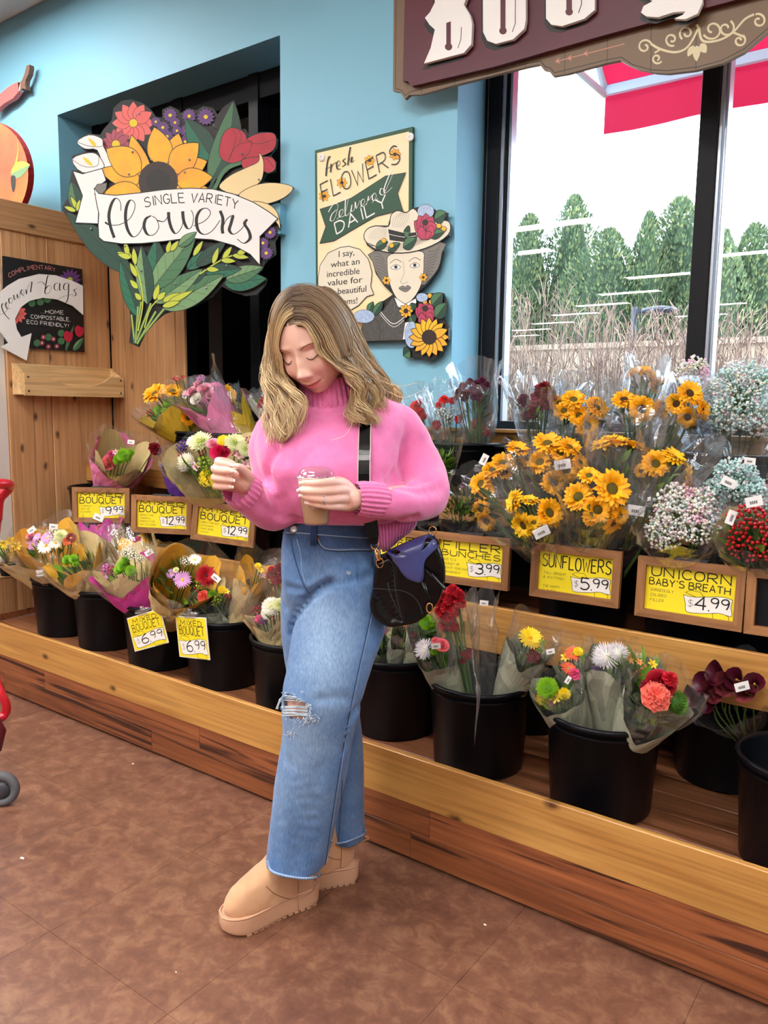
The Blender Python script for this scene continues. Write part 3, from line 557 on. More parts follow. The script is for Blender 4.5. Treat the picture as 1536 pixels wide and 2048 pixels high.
for b_,t_,w_ in [((590,640),(500,275),120),((740,480),(790,265),110),((700,470),(640,228),135),((760,520),(966,437),120),((560,560),(298,490),100),((770,600),(972,602),60),((560,500),(345,362),150),((740,500),(914,325),140),((770,560),(1000,536),115),((560,620),(318,642),110)]: S.leaf(b_,t_,w_*1.15,'yel',line=.0022)
S.disc((665,560),122,'cent'); S.disc((665,560),75,'ink')
S.fill([(1040,600),(1100,530),(1200,480),(1280,440),(1286,385),(1312,440),(1305,540),(1260,590),(1160,645)],'cream',4,.002); S.fill([(1160,645),(1260,585),(1380,570),(1492,597),(1440,660),(1330,700),(1240,690)],'cream',4,.002); S.fill([(1240,690),(1340,700),(1400,760),(1414,855),(1380,800)],'cream',3,.002)
S.leaf((500,1130),(95,745),150,'g2','g2',.002); S.leaf((175,745),(132,560),90,'g1','g2'); S.leaf((175,740),(125,650),30,'lime'); S.leaf((165,745),(185,670),30,'lime'); S.leaf((160,745),(85,715),28,'lime')
for q in [((1070,1190),(1330,1158),110,'g3','g3'),((1080,1165),(1312,1088),95,'g4','g1'),((950,1120),(1178,1098),85,'g2','g3'),((840,1100),(1000,975),75,'g3','g3'),((900,1080),(1080,930),80,'g2','g2'),((690,1345),(1072,1132),150,'g1','g4'),((830,1180),(960,1120),70,'g3','g2'),((650,1200),(655,915),130,'g3','g2'),((640,1310),(940,1098),110,'g1','g4'),((620,1230),(902,872),150,'g4','g1'),((600,1320),(560,958),110,'g4','g2'),((545,1400),(430,1045),105,'g3','g2')]: S.leaf(*q,veins=4)
for a,b_ in [((520,1555),(500,1380)),((520,1555),(560,1300)),((525,1555),(620,1310)),((530,1555),(700,1345)),((535,1560),(650,1360)),((525,1555),(540,1330))]: S.line([a,lerp(Vector(a),Vector(b_),.6),b_],.012,'g1',0); S.line([a,b_],.004,'lime',0)
S.line([(470,965),(540,1120),(570,1300),(540,1480)],.006,'lime')
for q in [((480,1030),(412,995)),((480,1020),(460,930)),((500,1030),(415,1010)),((525,1075),(512,968)),((535,1150),(490,1060)),((540,1220),(490,1165)),((560,1290),(520,1245))]: S.leaf(*q,34,'lime',line=.0015)
S.line([(920,1130),(1060,1040),(1180,1000)],.006,'lime')
for q in [((1000,1070),(1035,965)),((1060,1040),(1118,960)),((1120,1015),(1222,1030)),((1050,1045),(1142,1052)),((960,1100),(1040,1105)),((720,1000),(740,925)),((740,990),(790,925)),((880,1020),(940,925)),((1150,1005),(1210,985))]: S.leaf(*q,32,'lime',line=.0015)
S.line([(580,1460),(650,1300),(880,1232)],.005,'lime')
for q in [((640,1290),(670,1190)),((660,1290),(710,1240)),((690,1300),(800,1245)),((720,1310),(880,1232)),((690,1330),(800,1300))]: S.leaf(*q,36,'lime',line=.0015)
S.fill([(140,497),(200,515),(320,482),(345,555),(290,600),(275,640),(300,700),(295,822),(155,816),(200,650)],'white',0,.0028)
S.fill([(270,610),(290,580),(350,570),(345,610),(320,640),(400,646),(300,642)],'hairi',0,.002)
S.fill([(272,605),(300,636),(400,647),(550,632),(700,612),(860,603),(1000,608),(1130,640),(1250,690),(1340,745),(1400,790),(1290,900),(1290,1077),(1230,1010),(1130,955),(1000,920),(850,910),(700,930),(560,943),(440,945),(330,930),(300,905),(296,830),(300,760),(285,690)],'white',0,.003)
S.leaf((790,960),(902,872),60,'g4','g1',line=.0015)
S.text('SINGLE',(583,722),(828,692),58,.0045,arch=8); S.text('VARIETY',(865,692),(1150,735),56,.0045,arch=16)
for q in [[(435,742),(432,690),(405,665),(378,700),(362,770),(372,840),(395,908)],[(338,812),(370,830),(430,826),(490,790),(520,730),(518,690),(492,678),(470,720),(464,790),(478,860),(510,902),(548,880),(590,800),(622,772)],[(622,772),(590,790),(578,840),(600,888),(640,888),(668,845),(655,795),(628,775)],[(655,800),(700,808),(728,770)],[(728,750),(732,800),(750,858),(775,882),(805,850),(818,800),(815,745)],[(815,745),(822,805),(845,850),(870,840),(882,780),(868,738)],[(882,835),(950,805),(986,760),(965,728),(925,738),(900,790),(910,860),(950,888),(1000,862),(1045,800)],[(1045,742),(1062,790),(1058,850),(1062,882)],[(1060,850),(1085,795),(1122,772),(1112,820),(1102,862),(1130,886),(1180,850),(1212,795)],[(1212,795),(1196,822),(1222,868),(1228,912),(1190,942),(1150,915)]]: S.line(q,.0035,'ink',6,calli=.012)
S.done(fs)
for c in [(548,148),(507,380),(622,430),(857,428),(1007,217),(1180,392),(1283,550),(253,853),(460,958),(560,1110),(1085,1080),(770,1192),(960,1218),(485,518),(828,505)]:
    q = S.uv(c); b = MB(); b.lathe([(0,.006),(.004,.005),(.005,0)],10,0,S.M @ Matrix.Translation((q.x,q.y,S.z))); b.build('screw', alu, fs)
q = hit(566,445,1,YW); b = MB(); b.box((q.x-.06,2.86,q.z-.06),(q.x+.02,2.9,q.z+.08)); b.build('wall_bracket', blue, fs)
# --- poster with the lady
S = Sign((-2.0, YW-.016, 0), V(1,0,0), 600, 230, 4.096, .014)
po = thing('flower_poster', 'tall green-bordered painted poster of a lady in a flowered hat on the blue wall', 'poster', hit(740,684,1,YW))
S.board([(122,290),(922,95),(912,1835),(135,1890)], P_['dgreen'], po)
S.fill([(140,312),(893,135),(884,1800),(150,1862)],'ccream')
for c in [(200,665,48),(342,555,46),(570,372,46),(778,322,50)]: S.daisy(c[:2],c[2],7,'yel','cent',.28,.0008,.5)
for q in [[(235,300+60),(250,340),(235,345),(222,400),(212,500)],[(205,445),(240,430),(262,405)],[(255,400),(250,470)],[(255,430),(280,395),(300,392)],[(300,425),(330,400),(320,375),(300,395),(305,440),(335,440)],[(375,355),(352,375),(372,400),(345,425)],[(412,262),(400,330),(392,412)],[(395,380),(425,345),(420,385),(445,372)]]: S.line(q,.0025,'ink',5,calli=.006)
S.text('FLO',(188,705),(425,585),150,.0048); S.text('WERS',(450,590),(820,385),150,.0048,arch=4)
S.fill([(163,772),(280,735),(420,680),(560,590),(700,500),(865,473),(798,640),(842,785),(780,790),(620,830),(430,940),(280,1030),(162,1052),(210,915)],'dgreen',0,.002)
for q in [[(300,775),(262,812),(248,862),(275,862),(300,800),(310,735),(270,735),(232,795)],[(300,855),(345,810),(352,772),(325,790),(325,835),(365,825)],[(365,825),(395,690),(375,680),(372,820),(410,800)],[(410,800),(425,735),(420,790),(445,775)],[(445,775),(452,712),(462,765),(490,700)],[(490,760),(530,715),(520,688),(500,710),(508,750),(545,730)],[(545,735),(560,665),(560,700),(590,655)],[(590,720),(625,670),(612,640),(592,665),(600,700),(640,685)],[(700,620),(665,600),(655,640),(680,655),(705,610),(760,480),(740,475),(690,600),(700,640),(755,592)]]: S.line(q,.0018,'white',5,calli=.004)
S.text('DAILY',(300,975),(720,745),100,.006,'white')
S.fill([(148,1330),(165,1230),(230,1130),(330,1085),(400,1075),(490,1100),(560,1180),(590,1290),(578,1400),(604,1470),(545,1488),(480,1560),(390,1612),(280,1600),(190,1560),(148,1470)],'face',0,.0022)
for t,p0,p1 in [('I say,',(312,1165),(440,1152)),('what an',(252,1250),(488,1218)),('incredible',(218,1330),(484,1300)),('value for',(225,1400),(512,1372)),('such beautiful',(165,1482),(540,1452)),('blooms!',(270,1560),(465,1545))]:
    a, c = S.uv(p0), S.uv(p1); o = S.btext(t,p0,.05,po,blackink,0,0); w_ = max(v.co.x for v in o.data.vertices)-min(v.co.x for v in o.data.vertices); k = (c-a).length/w_
    x0 = min(v.co.x for v in o.data.vertices); z0 = S.P0.z+a.y
    for v in o.data.vertices: v.co.x = x0+(v.co.x-x0)*k; v.co.z = z0+(v.co.z-z0)*.78
# the lady cut-out is a second layer
S.z += .012
S.board([(525,1010),(545,940),(610,905),(720,905),(745,820),(800,780),(870,795),(930,760),(990,750),(1060,745),(1120,790),(1205,800),(1190,850),(1232,900),(1215,985),(1150,1035),(1165,1130),(1135,1260),(1050,1380),(960,1460),(1170,1458),(1200,1540),(1170,1660),(1215,1740),(1215,1840),(1150,1975),(1060,2022),(980,1990),(880,1985),(842,1970),(870,1900),(870,1848),(490,1862),(520,1700),(430,1640),(560,1590),(680,1525),(760,1470),(690,1400),(620,1300),(590,1190),(610,1110),(550,1070)], blackink, po, 'lady_cutout')
S.fill([(600,1120),(1150,1040),(1162,1130),(1130,1260),(1040,1370),(990,1395),(720,1395),(640,1320),(595,1200)],'hairi',3,.002)
for k in range(9): S.line([(605+k*4,1140+k*22),(640+k*5,1130+k*28),(690+k*4,1180+k*24)],.0014); S.line([(1150-k*8,1070+k*30),(1110-k*7,1110+k*24),(1050-k*4,1120+k*27)],.0014)
S.fill([(745,1140),(990,1115),(1015,1200),(1005,1340),(965,1450),(900,1530),(850,1548),(790,1500),(735,1380),(715,1230)],'face',4,.002)
for cx_,cy_ in ((785,1245),(940,1230)):
    S.fill([(cx_-40,cy_+8),(cx_,cy_-22),(cx_+40,cy_+2),(cx_,cy_+22)],'white',3,.0014); S.disc((cx_,cy_),15,'tweed'); S.disc((cx_,cy_),7,'ink'); S.line([(cx_-50,cy_-30),(cx_,cy_-62),(cx_+48,cy_-40)],.0022)
S.line([(845,1200),(852,1300),(825,1365),(850,1382),(885,1365)],.0012); S.fill([(808,1420),(845,1398),(860,1410),(880,1395),(908,1415),(865,1450)],'hairi',3,.001); S.line([(808,1420),(860,1424),(908,1415)],.0012)
for c in ((708,1355),(1010,1330)): S.daisy(c,36,6,'yel','cent',.3,.0006,.55)
S.fill([(525,1010),(545,940),(620,908),(725,912),(745,820),(800,783),(870,800),(930,765),(985,830),(1000,870),(1190,862),(1232,905),(1210,985),(1080,1070),(900,1125),(720,1125),(590,1085)],'face',3,.003)
for k in range(7): S.line([(560+k*18,1010+k*3),(620+k*12,935+k*10),(710,925+k*10)],.0009); S.line([(540+k*6,1040+k*6),(800,1115-k*9),(1190-k*12,960+k*3)],.0009); S.line([(760+k*14,920),(765+k*20,850),(830+k*10,800)],.0009)
S.fill([(722,935),(870,970),(950,960),(960,1010),(850,1040),(735,1025)],'ink'); S.line([(722,975),(850,1000),(950,990)],.002,'white')
for q in [((620,1085),(720,1040),60,'g1','g2'),((720,1110),(820,1050),55,'g1','g2'),((900,960),(850,950),70,'g1','g2'),((845,1085),(955,1010),75,'g1','g2'),((1100,860),(1200,800),80,'g1','g2'),((1060,985),(1180,960),60,'g1','g2')]: S.leaf(*q)
S.disc((1030,790),68,'blueh',.001,60)
for c,k in (((1030,930),1),((1030,1635),.9)):
    for q in ((-95,-60),(-60,-105),(0,-125),(60,-100),(90,-30),(70,50),(0,90),(-70,60)): S.leaf((c[0],c[1]+20),(c[0]+q[0]*k,c[1]+q[1]*k),85*k,'peony',line=.0016)
    S.disc((c[0]-5,c[1]-50),26,'cent')
for c in ((687,1028),(750,1068),(1138,908),(1178,932),(1062,1480),(1022,1528),(1075,1530)): S.disc(c,20,'orange',.0012)
S.fill([(760,1490),(800,1560),(860,1640),(850,1845),(490,1855),(500,1760),(530,1670),(600,1640),(680,1600)],'tweed',0,.0025); S.line([(650,1600),(760,1710),(860,1650)],.003,'white'); S.line([(645,1618),(760,1735),(850,1680)],.002,'white'); S.line([(600,1650),(650,1720),(650,1850)],.002)
S.fill([(770,1490),(860,1550),(950,1500),(955,1540),(870,1600),(800,1570)],'white',0,.0018); S.fill([(860,1700),(905,1690),(880,1840),(840,1840)],'white',0,.0015)
for q in [((560,1620),(600,1530),60,'g1','g2'),((600,1640),(680,1525),60,'g1','g2'),((1080,1560),(1170,1460),90,'g1','g2'),((1110,1660),(1200,1540),90,'g1','g2'),((930,1600),(910,1540),60,'g1','g2'),((900,1930),(845,1970),80,'g1','g2'),((940,1700),(900,1640),60,'g1','g2')]: S.leaf(*q)
S.disc((525,1650),85,'blueh',.001,55); S.disc((1000,1495),48,'blueh',.001,38); S.disc((915,1800),58,'blueh',.001,110)
S.leaf((440,1740),(440,1650),60,'yel'); S.daisy((868,1605),60,8,'yel','cent',.3,.0016,.5); S.daisy((1058,1820),165,16,'yel','cent',.36,.002,.34)
S.done(po)
for c in ((152,338),(878,168)): q = S.uv(c); b = MB(); b.lathe([(.0,.004),(.004,.004),(.004,.006),(.017,.006),(.017,0)],18,0,S.M @ Matrix.Translation((q.x,q.y,.0))); b.build('washer', white_m, po)
# --- flower bags sign on the partition
S = Sign((PX+.018, 2.4, 0), V(0,1,0), 0, 380, 3.84, .006)
fb = thing('flower_bags_sign', 'black painted sign with a white curved arrow about compostable flower bags', 'sign', (PX, 2.4, 1.68))
S.board([(20,505),(632,608),(650,1245),(35,1200)], blackink, fb); S.z += .0005
S.daisy((537,690),90,14,'purple','lime',.25,.001,.3); S.daisy((128,950),80,12,'coral','lime',.2,.001,.4)
for c in ((245,870),(310,860),(365,840),(470,1100),(470,1160),(285,1175),(372,1130)): S.disc(c,28,'g1',.0006)
S.leaf((560,1235),(645,1130),45,'g4','g1'); S.leaf((500,1240),(570,1030),30,'g1'); S.line([(520,1170),(510,1240)],.004,'g1')
for c in ((525,1125),(610,1085)): S.fill([(c[0]-38,c[1]-20),(c[0]-15,c[1]-45),(c[0]+10,c[1]-35),(c[0]+35,c[1]-25),(c[0]+28,c[1]+25),(c[0],c[1]+45),(c[0]-28,c[1]+25)],'red',3,.001)
for c in ((333,1130),(322,1175),(372,1203),(410,1145),(436,1200)): S.daisy(c,22,9,'dpink','white',.3,.0004,.5)
ar = Sign((PX+.03, 2.4, 0), V(0,1,0), 0, 380, 3.84, .006)
ar.board([(-70,880),(0,790),(60,735),(150,682),(300,645),(430,655),(550,695),(637,735),(640,960),(560,890),(440,840),(330,828),(230,850),(160,900),(115,990),(130,1070),(165,1130),(243,1100),(205,1310),(5,1205),(65,1175),(20,1110),(-40,1040),(-80,960)], white_m, fb, 'arrow')
S.text('COMPLIMENTARY',(70,675),(430,628),30,.0022,'pinkt',arch=38); 
for t,p0,p1 in (('...HOME',(310,945),(488,955)),('COMPOSTABLE,',(238,985),(538,1008)),('ECO FRIENDLY!',(207,1025),(526,1056))): S.text(t,p0,p1,27,.0026,'white')
ar.z += .0005
for q in [[(34,880),(18,872),(14,905),(38,955),(72,992)],[(2,955),(30,948),(58,915),(62,880),(50,862),(44,885),(58,915),(78,905)],[(84,828),(68,838),(72,868),(90,866),(98,840),(84,828)],[(104,806),(112,840),(124,838),(130,800),(138,828),(152,822),(150,782)],[(150,800),(185,790),(170,765),(160,790),(185,815)],[(200,765),(205,800),(215,745),(245,705),(235,780),(245,775)],[(285,715),(320,705),(345,730)],[(380,665),(365,665),(345,790),(380,785),(395,745),(370,735),(350,760)],[(445,715),(420,725),(418,760),(440,770),(458,715),(458,770),(470,765)],[(525,715),(495,722),(490,760),(515,765),(528,720),(520,840),(490,870),(440,860),(470,825),(560,800)],[(590,760),(568,770),(585,800),(570,815),(555,805)]]: ar.line(q,.0012,'ink',5,calli=.0045)
S.done(fb); ar.done(fb,'script_lettering')
# --- sign over the window
S = Sign((-1.4, 2.80, 0), V(1,0,0), 780, 0, 2.032, .018)
bs_ = thing('overhead_sign', 'long brown and maroon wooden shop sign with white block letters over the window', 'sign', (-1.2, 2.8, 2.6))
def far(x, z): # crop coordinates of a point of this plane
    v = V(x, 2.80, z)-CP; d = v.dot(CF); return ((768+FOC*v.dot(CR)/d-780)*2.032, (1024-FOC*v.dot(CU)/d)*2.032)
tl = far(-1.955, 3.45); tr = far(1.9, 3.45); br = far(1.9, 2.62)
mid = far(.55, 2.62)
S.board([tl,(15,0),(12,370),(42,374),(60,403),(78,386),(130,383),(265,345),(400,311),(555,272),(607,262),(625,285),(645,288),(662,310),(720,300),(880,256),(935,245),(965,262),(1010,282),(1080,296),(1130,299),(1240,286),(1350,258),(1440,212),(1536,130),mid,br,tr], P_['brown'], bs_, 'lower_board')
S.line([(25,0),(22,360),(45,366),(62,388),(80,374),(400,300),(560,258),(612,248),(632,272),(650,275),(668,296),(885,242),(940,232),(985,262),(1060,284),(1130,287),(1250,272),(1350,245),(1440,198),(1536,115)],.003,'ink',0)
for k in range(8):
    x = (130,265,400,552,712,885,1062,1245)[k]; S.line([(x,50),(x-2,(380,343,310,270,300,250,290,280)[k])],.002,'ink',0)
def spiral(c, r, a0, turns, s_=1): return [(c[0]+r*(1-.75*t/14)*cos(a0+s_*turns*2*pi*t/14), c[1]+r*(1-.75*t/14)*sin(a0+s_*turns*2*pi*t/14)) for t in range(15)]
for c,r,a0,s_ in (((1035,190),30,-.5,-1),((1085,238),22,.5,1),((1145,160),28,1.2,1),((1205,135),30,2.2,1),((1310,120),42,2.6,-1),((1365,115),36,-1,1),((1420,165),26,-1,1),((1498,85),30,-2,1)): S.line(spiral(c,r,a0,1.15,s_),.006,'scroll',4)
S.line([(1060,178),(1100,200),(1160,212),(1210,190),(1250,120),(1245,100)],.007,'scroll'); S.line([(1255,110),(1270,165),(1330,165),(1390,135),(1440,80),(1480,58)],.007,'scroll'); S.line([(1100,200),(1075,215)],.006,'scroll',0); S.line([(1390,130),(1440,150)],.006,'scroll',0)
for q in (((1235,185),(1210,230)),((1246,185),(1246,250)),((1262,178),(1285,215))): S.leaf(*q,22,'scroll',line=0)
S.line([(675,250),(953,178)],.003,'salmon',0)
for x,y in ((670,250),(718,238),(784,220)): S.fill([(x,y),(x+20,y-16),(x+14,y-3),(x+22,y+8)],'salmon')
S.done(bs_); 
R = Sign((-1.4, 2.775, 0), V(1,0,0), 780, 0, 2.032, .02)
r0 = far(-1.9,3.43)
R.board([(r0[0],r0[1]),(60,0),(52,330),(72,330),(88,350),(420,272),(870,143),(1260,38),far(1.72, hit(780+870/2.032, 143/2.032, 1, 2.775).z),far(1.72, 3.43)], P_['maroon'], bs_, 'upper_board')
R.z += .0005
for k in range(6): x = (125,260,395,545,705,875)[k]; R.line([(x,0),(x-3,(335,300,272,235,190,140)[k])],.0018,'ink',0)
R.line([(68,0),(66,305),(82,310)],.004,'scroll',0); R.line([(92,327),(400,250),(700,160),(990,85),(1350,-15)],.004,'scroll',0)
R.line([(108,310),(95,298),(112,280),(140,278),(420,205),(850,75),(1100,0)],.003,'ink',0)
def letters(dx, dy, m, name, z0, z1):
    L_ = Sign((-1.4, 2.775-z1, 0), V(1,0,0), 780, 0, 2.032, z1-z0)
    for q in ([(138,258),(165,195),(182,120),(160,100),(142,72),(162,50),(182,10),(180,-60),(200,-330),(330,-370),(330,-60),(300,20),(325,60),(334,95),(330,180),(300,215)],
              [(378,130),(376,-380),(552,-425),(552,80),(545,118),(500,160),(430,178),(395,165)],[(634,75),(632,-440),(715,-460),(735,-200),(790,-480),(836,-490),(832,40),(790,76),(700,106),(655,100)],
              [(1020,50),(1030,25),(1068,4),(1010,-30),(960,-60),(950,-480),(1240,-560),(1250,-120),(1268,-40),(1270,10),(1250,55),(1200,78),(1155,76),(1190,60),(1200,46),(1150,50),(1090,70),(1040,66)]): L_.board([(x+dx,y+dy) for x,y in q], m, bs_, name)
    return L_
letters(-6, 26, blackink, 'letter_shadow', .0007, .0012); L_ = letters(0, 0, white_m, 'letter', .006, .022); L_.z += .0004
for x,y0,y1 in ((238,90,190),(459,-200,125),(728,-200,48)): L_.line([(x,y0),(x,y1)],.0205,'maroon',0); L_.disc((x,y1),15,'maroon'); L_.line([(x+52,y0+20),(x+50,y1-30),(x+38,y1+5)],.003,'ink',0); L_.done(bs_,'letter_slot'); L_.mb = MB()
# --- cut-out with peach and raised arm, above the partition
S = Sign((-4.6, 2.55, 0), V(1,0,0), 0, 120, 6.826, .035)
pc = thing('fruit_sign', 'big round red peach cut-out sign standing above the partition', 'sign', (-4.6, 2.55, 2.4))
pe = flatm('peach', 226, 66, 46, (3, C255(240, 130, 50), .5)); rim = flatm('peach_rim', 150, 26, 34)
ctr = (-190, 1560); pts = [(ctr[0]+575*cos(a*pi/24), ctr[1]+740*sin(a*pi/24)) for a in range(48)]; S.board(pts, pe, pc, 'peach', ms=rim); S.z += .001
S.leaf((145,1550),(410,1430),120,'lime','g4',0); S.fill([(150,1540),(200,1420),(245,1200),(215,1010),(250,1180),(230,1400)],'orange',3); S.fill([(145,1600),(210,1590),(205,1750),(170,1800)],'ink',3); o = S.done(pc); o['kind'] = 'stuff'
A2 = Sign((-4.75, 2.84, 0), V(1,0,0), 0, 120, 6.826, .03)
arm = thing('arm_sign', 'painted cut-out arm in a coral sleeve raised on the blue wall', 'sign', (-4.9, 2.86, 2.8))
A2.board([(-120,560),(0,462),(110,370),(180,325),(245,300),(275,310),(250,430),(180,520),(60,590),(0,640),(-110,740)], P_['coral'], arm, 'sleeve'); A2.board([(245,300),(275,305),(278,330),(270,405),(250,420)], white_m, arm, 'cuff')
A2.board([(275,300),(300,275),(335,190),(360,80),(400,62),(405,100),(390,190),(352,265),(342,330),(355,405),(320,385),(275,405)], flatm('painted_skin', 120, 84, 68), arm, 'hand')
# --- bag rack on the partition
pine = wood('pale_pine', C255(232, 200, 150), C255(210, 168, 112), 1, 7, .04, .5, .05)
rk = thing('bag_rack', 'pale pine wall rack with a scooped front on the plank partition', 'rack', (PX, 2.49, 1.44))
def ryz(px, py, X): p = hit(px, py, 0, X); return p.y, p.z
Y0, Y1 = 2.20, 2.785; XF = PX+.11
b = MB(); b.box((PX+.001, Y0, 1.442), (PX+.016, Y1, 1.60)); b.build('back_panel', pine, rk)
my = frame(V(XF, 0, 0), V(0,1,0), UZ)
pr = [(Y0,1.437),(Y1,1.437),(Y1,1.548)]+[(lerp(Y1,Y0,t), 1.548) for t in (.1,)]+[(lerp(Y1-.08,Y0+.12,t/10), 1.548-.062*sin(pi*min(1,max(0,t/10)))**.7) for t in range(11)]+[(Y0,1.548)]
b = MB(); b.prism(pr, -.008, .008, 0, my); b.build('front_panel', pine, rk)
for y in (Y0, Y1-.014):
    b = MB(); b.prism([(PX+.016,1.442),(XF-.008,1.442),(XF-.008,1.545),(PX+.016,1.598)], y, y+.014, 0, Matrix(((1,0,0,0),(0,0,1,0),(0,1,0,0),(0,0,0,1)))); b.build('side_panel', pine, rk)
b = MB(); b.box((PX+.016, Y0+.014, 1.442), (XF-.008, Y1-.014, 1.452)); b.build('bottom_panel', pine, rk)
for y,z in ((Y0+.02,1.46),(Y0+.02,1.53),(Y1-.02,1.46),(Y1-.02,1.53)): b = MB(); b.lathe([(0,.003),(.005,.002),(.006,0)],8,0,Matrix.Translation((XF+.008,y,z)) @ Matrix.Rotation(pi/2,4,'Y')); b.build('screw', mat('bronze', C255(90,70,50), .4, .8), rk)
# ---------------- buckets ----------------
bk_m = mat('bucket_plastic', C255(6, 9, 17), .34, spec=.22, bump=(30, .05, .002)); water = mat('bucket_inside', C255(8, 9, 12), .5)
b = MB(); b.lathe([(0,.004),(.131,.004),(.136,0),(.140,.006),(.1565,.262),(.161,.264),(.163,.272),(.161,.279),(.156,.279),(.153,.270),(.135,.012),(0,.010)], 48)
bucket_me = b.mesh('shell', bk_m)
b = MB(); b.lathe([(.1568,.266),(.1640,.267),(.1660,.272),(.1640,.2785),(.158,.281),(.1545,.278)], 48); b.lathe([(.1560,.245),(.1580,.248),(.1568,.252)], 48); rim_me = b.mesh('rim', bk_m)
BK = {}
def bucket(key, px, Y, z, lab, X=None, gk='flower buckets'):
    x = max(hit(px, 1200, 1, Y).x if X is None else X, PX+.17 if z < .9 else -3.15)
    t = thing('flower_bucket', lab, 'bucket', (x, Y, z), gk); inst('shell', bucket_me, t, Matrix.Translation(t.location)); inst('rim', rim_me, t, Matrix.Translation(t.location))
    BK[key] = t.location.copy(); return t
def bx(px, py, Y): return hit(px, py, 1, Y).x
bucket('a1', 0, 2.19, .28, 'black bucket at the left end of the lowest shelf, next to the partition', X=bx(133, 1180, 2.19))
bucket('a2', 0, 2.19, .28, 'black bucket second from the partition on the lowest shelf', X=bx(218, 1195, 2.19))
bucket('a3', 0, 2.16, .28, 'black bucket with a tilted yellow price card clipped to its rim', X=bx(322, 1225, 2.16))
bucket('a4', 0, 2.17, .28, 'black bucket behind an upright yellow price card, left of the woman', X=bx(448, 1250, 2.17))
bucket('a5', 0, 2.13, .28, 'black bucket half hidden behind the knee of the jeans', X=bx(588, 1290, 2.13))
bucket('a6', 0, 2.21, .28, 'black bucket under the handbag, right of the jeans', X=bx(790, 1330, 2.21))
bucket('a7', 0, 2.14, .28, 'black bucket holding red carnations and one yellow daisy', X=bx(960, 1370, 2.14))
bucket('a8', 0, 2.12, .28, 'large black bucket full of small mixed bunches in grey paper', X=bx(1207, 1440, 2.12))
bucket('a9', 0, 2.53, .28, 'black bucket with the maroon calla lilies, at the back of the lowest shelf', X=bx(1452, 1440, 2.53))
bucket('a10', 0, 2.13, .28, 'black bucket cut off by the right edge, with green stems', X=bx(1612, 1560, 2.13))
bucket('a11', 0, 2.55, .28, 'empty black bucket in the dark behind the carnation bucket', X=bx(1055, 1390, 2.55))
for k, px, l in (('b1', 204, 'black bucket behind the price frame nearest the partition'), ('b2', 372, 'black bucket behind the second price frame from the partition'), ('b3', 475, 'black bucket behind the price frame nearest the raised hand'), ('b5', 800, 'black bucket behind the elbow and handbag'),
                 ('b6', 925, 'black bucket of dark leaves behind the filler bunches frame'), ('b7', 1172, 'black bucket behind the sunflowers price frame'), ('b8', 1400, "black bucket behind the unicorn baby's breath frame"), ('b9', 1568, 'black bucket behind the empty frame at the right edge')):
    bucket(k, 0, 2.50, .69, l, X=bx(px, 1060, 2.50))
for k, px, l in (('c1', 400, 'black bucket on the top shelf under the sunflower bouquet by the partition'), ('c2', 490, 'black bucket on the top shelf under the pink bouquet'), ('c3', 590, 'black bucket on the top shelf behind the blonde hair'), ('c4', 925, 'black bucket on the top shelf with red carnations in cellophane'),
                 ('c5', 1075, 'black bucket on the top shelf with the dark red carnations'), ('c6', 1270, 'black bucket on the top shelf behind the upper sunflowers'), ('c7', 1480, "black bucket on the top shelf behind the upper baby's breath")):
    bucket(k, 0, 2.765, .99, l, X=bx(px, 900, 2.765))
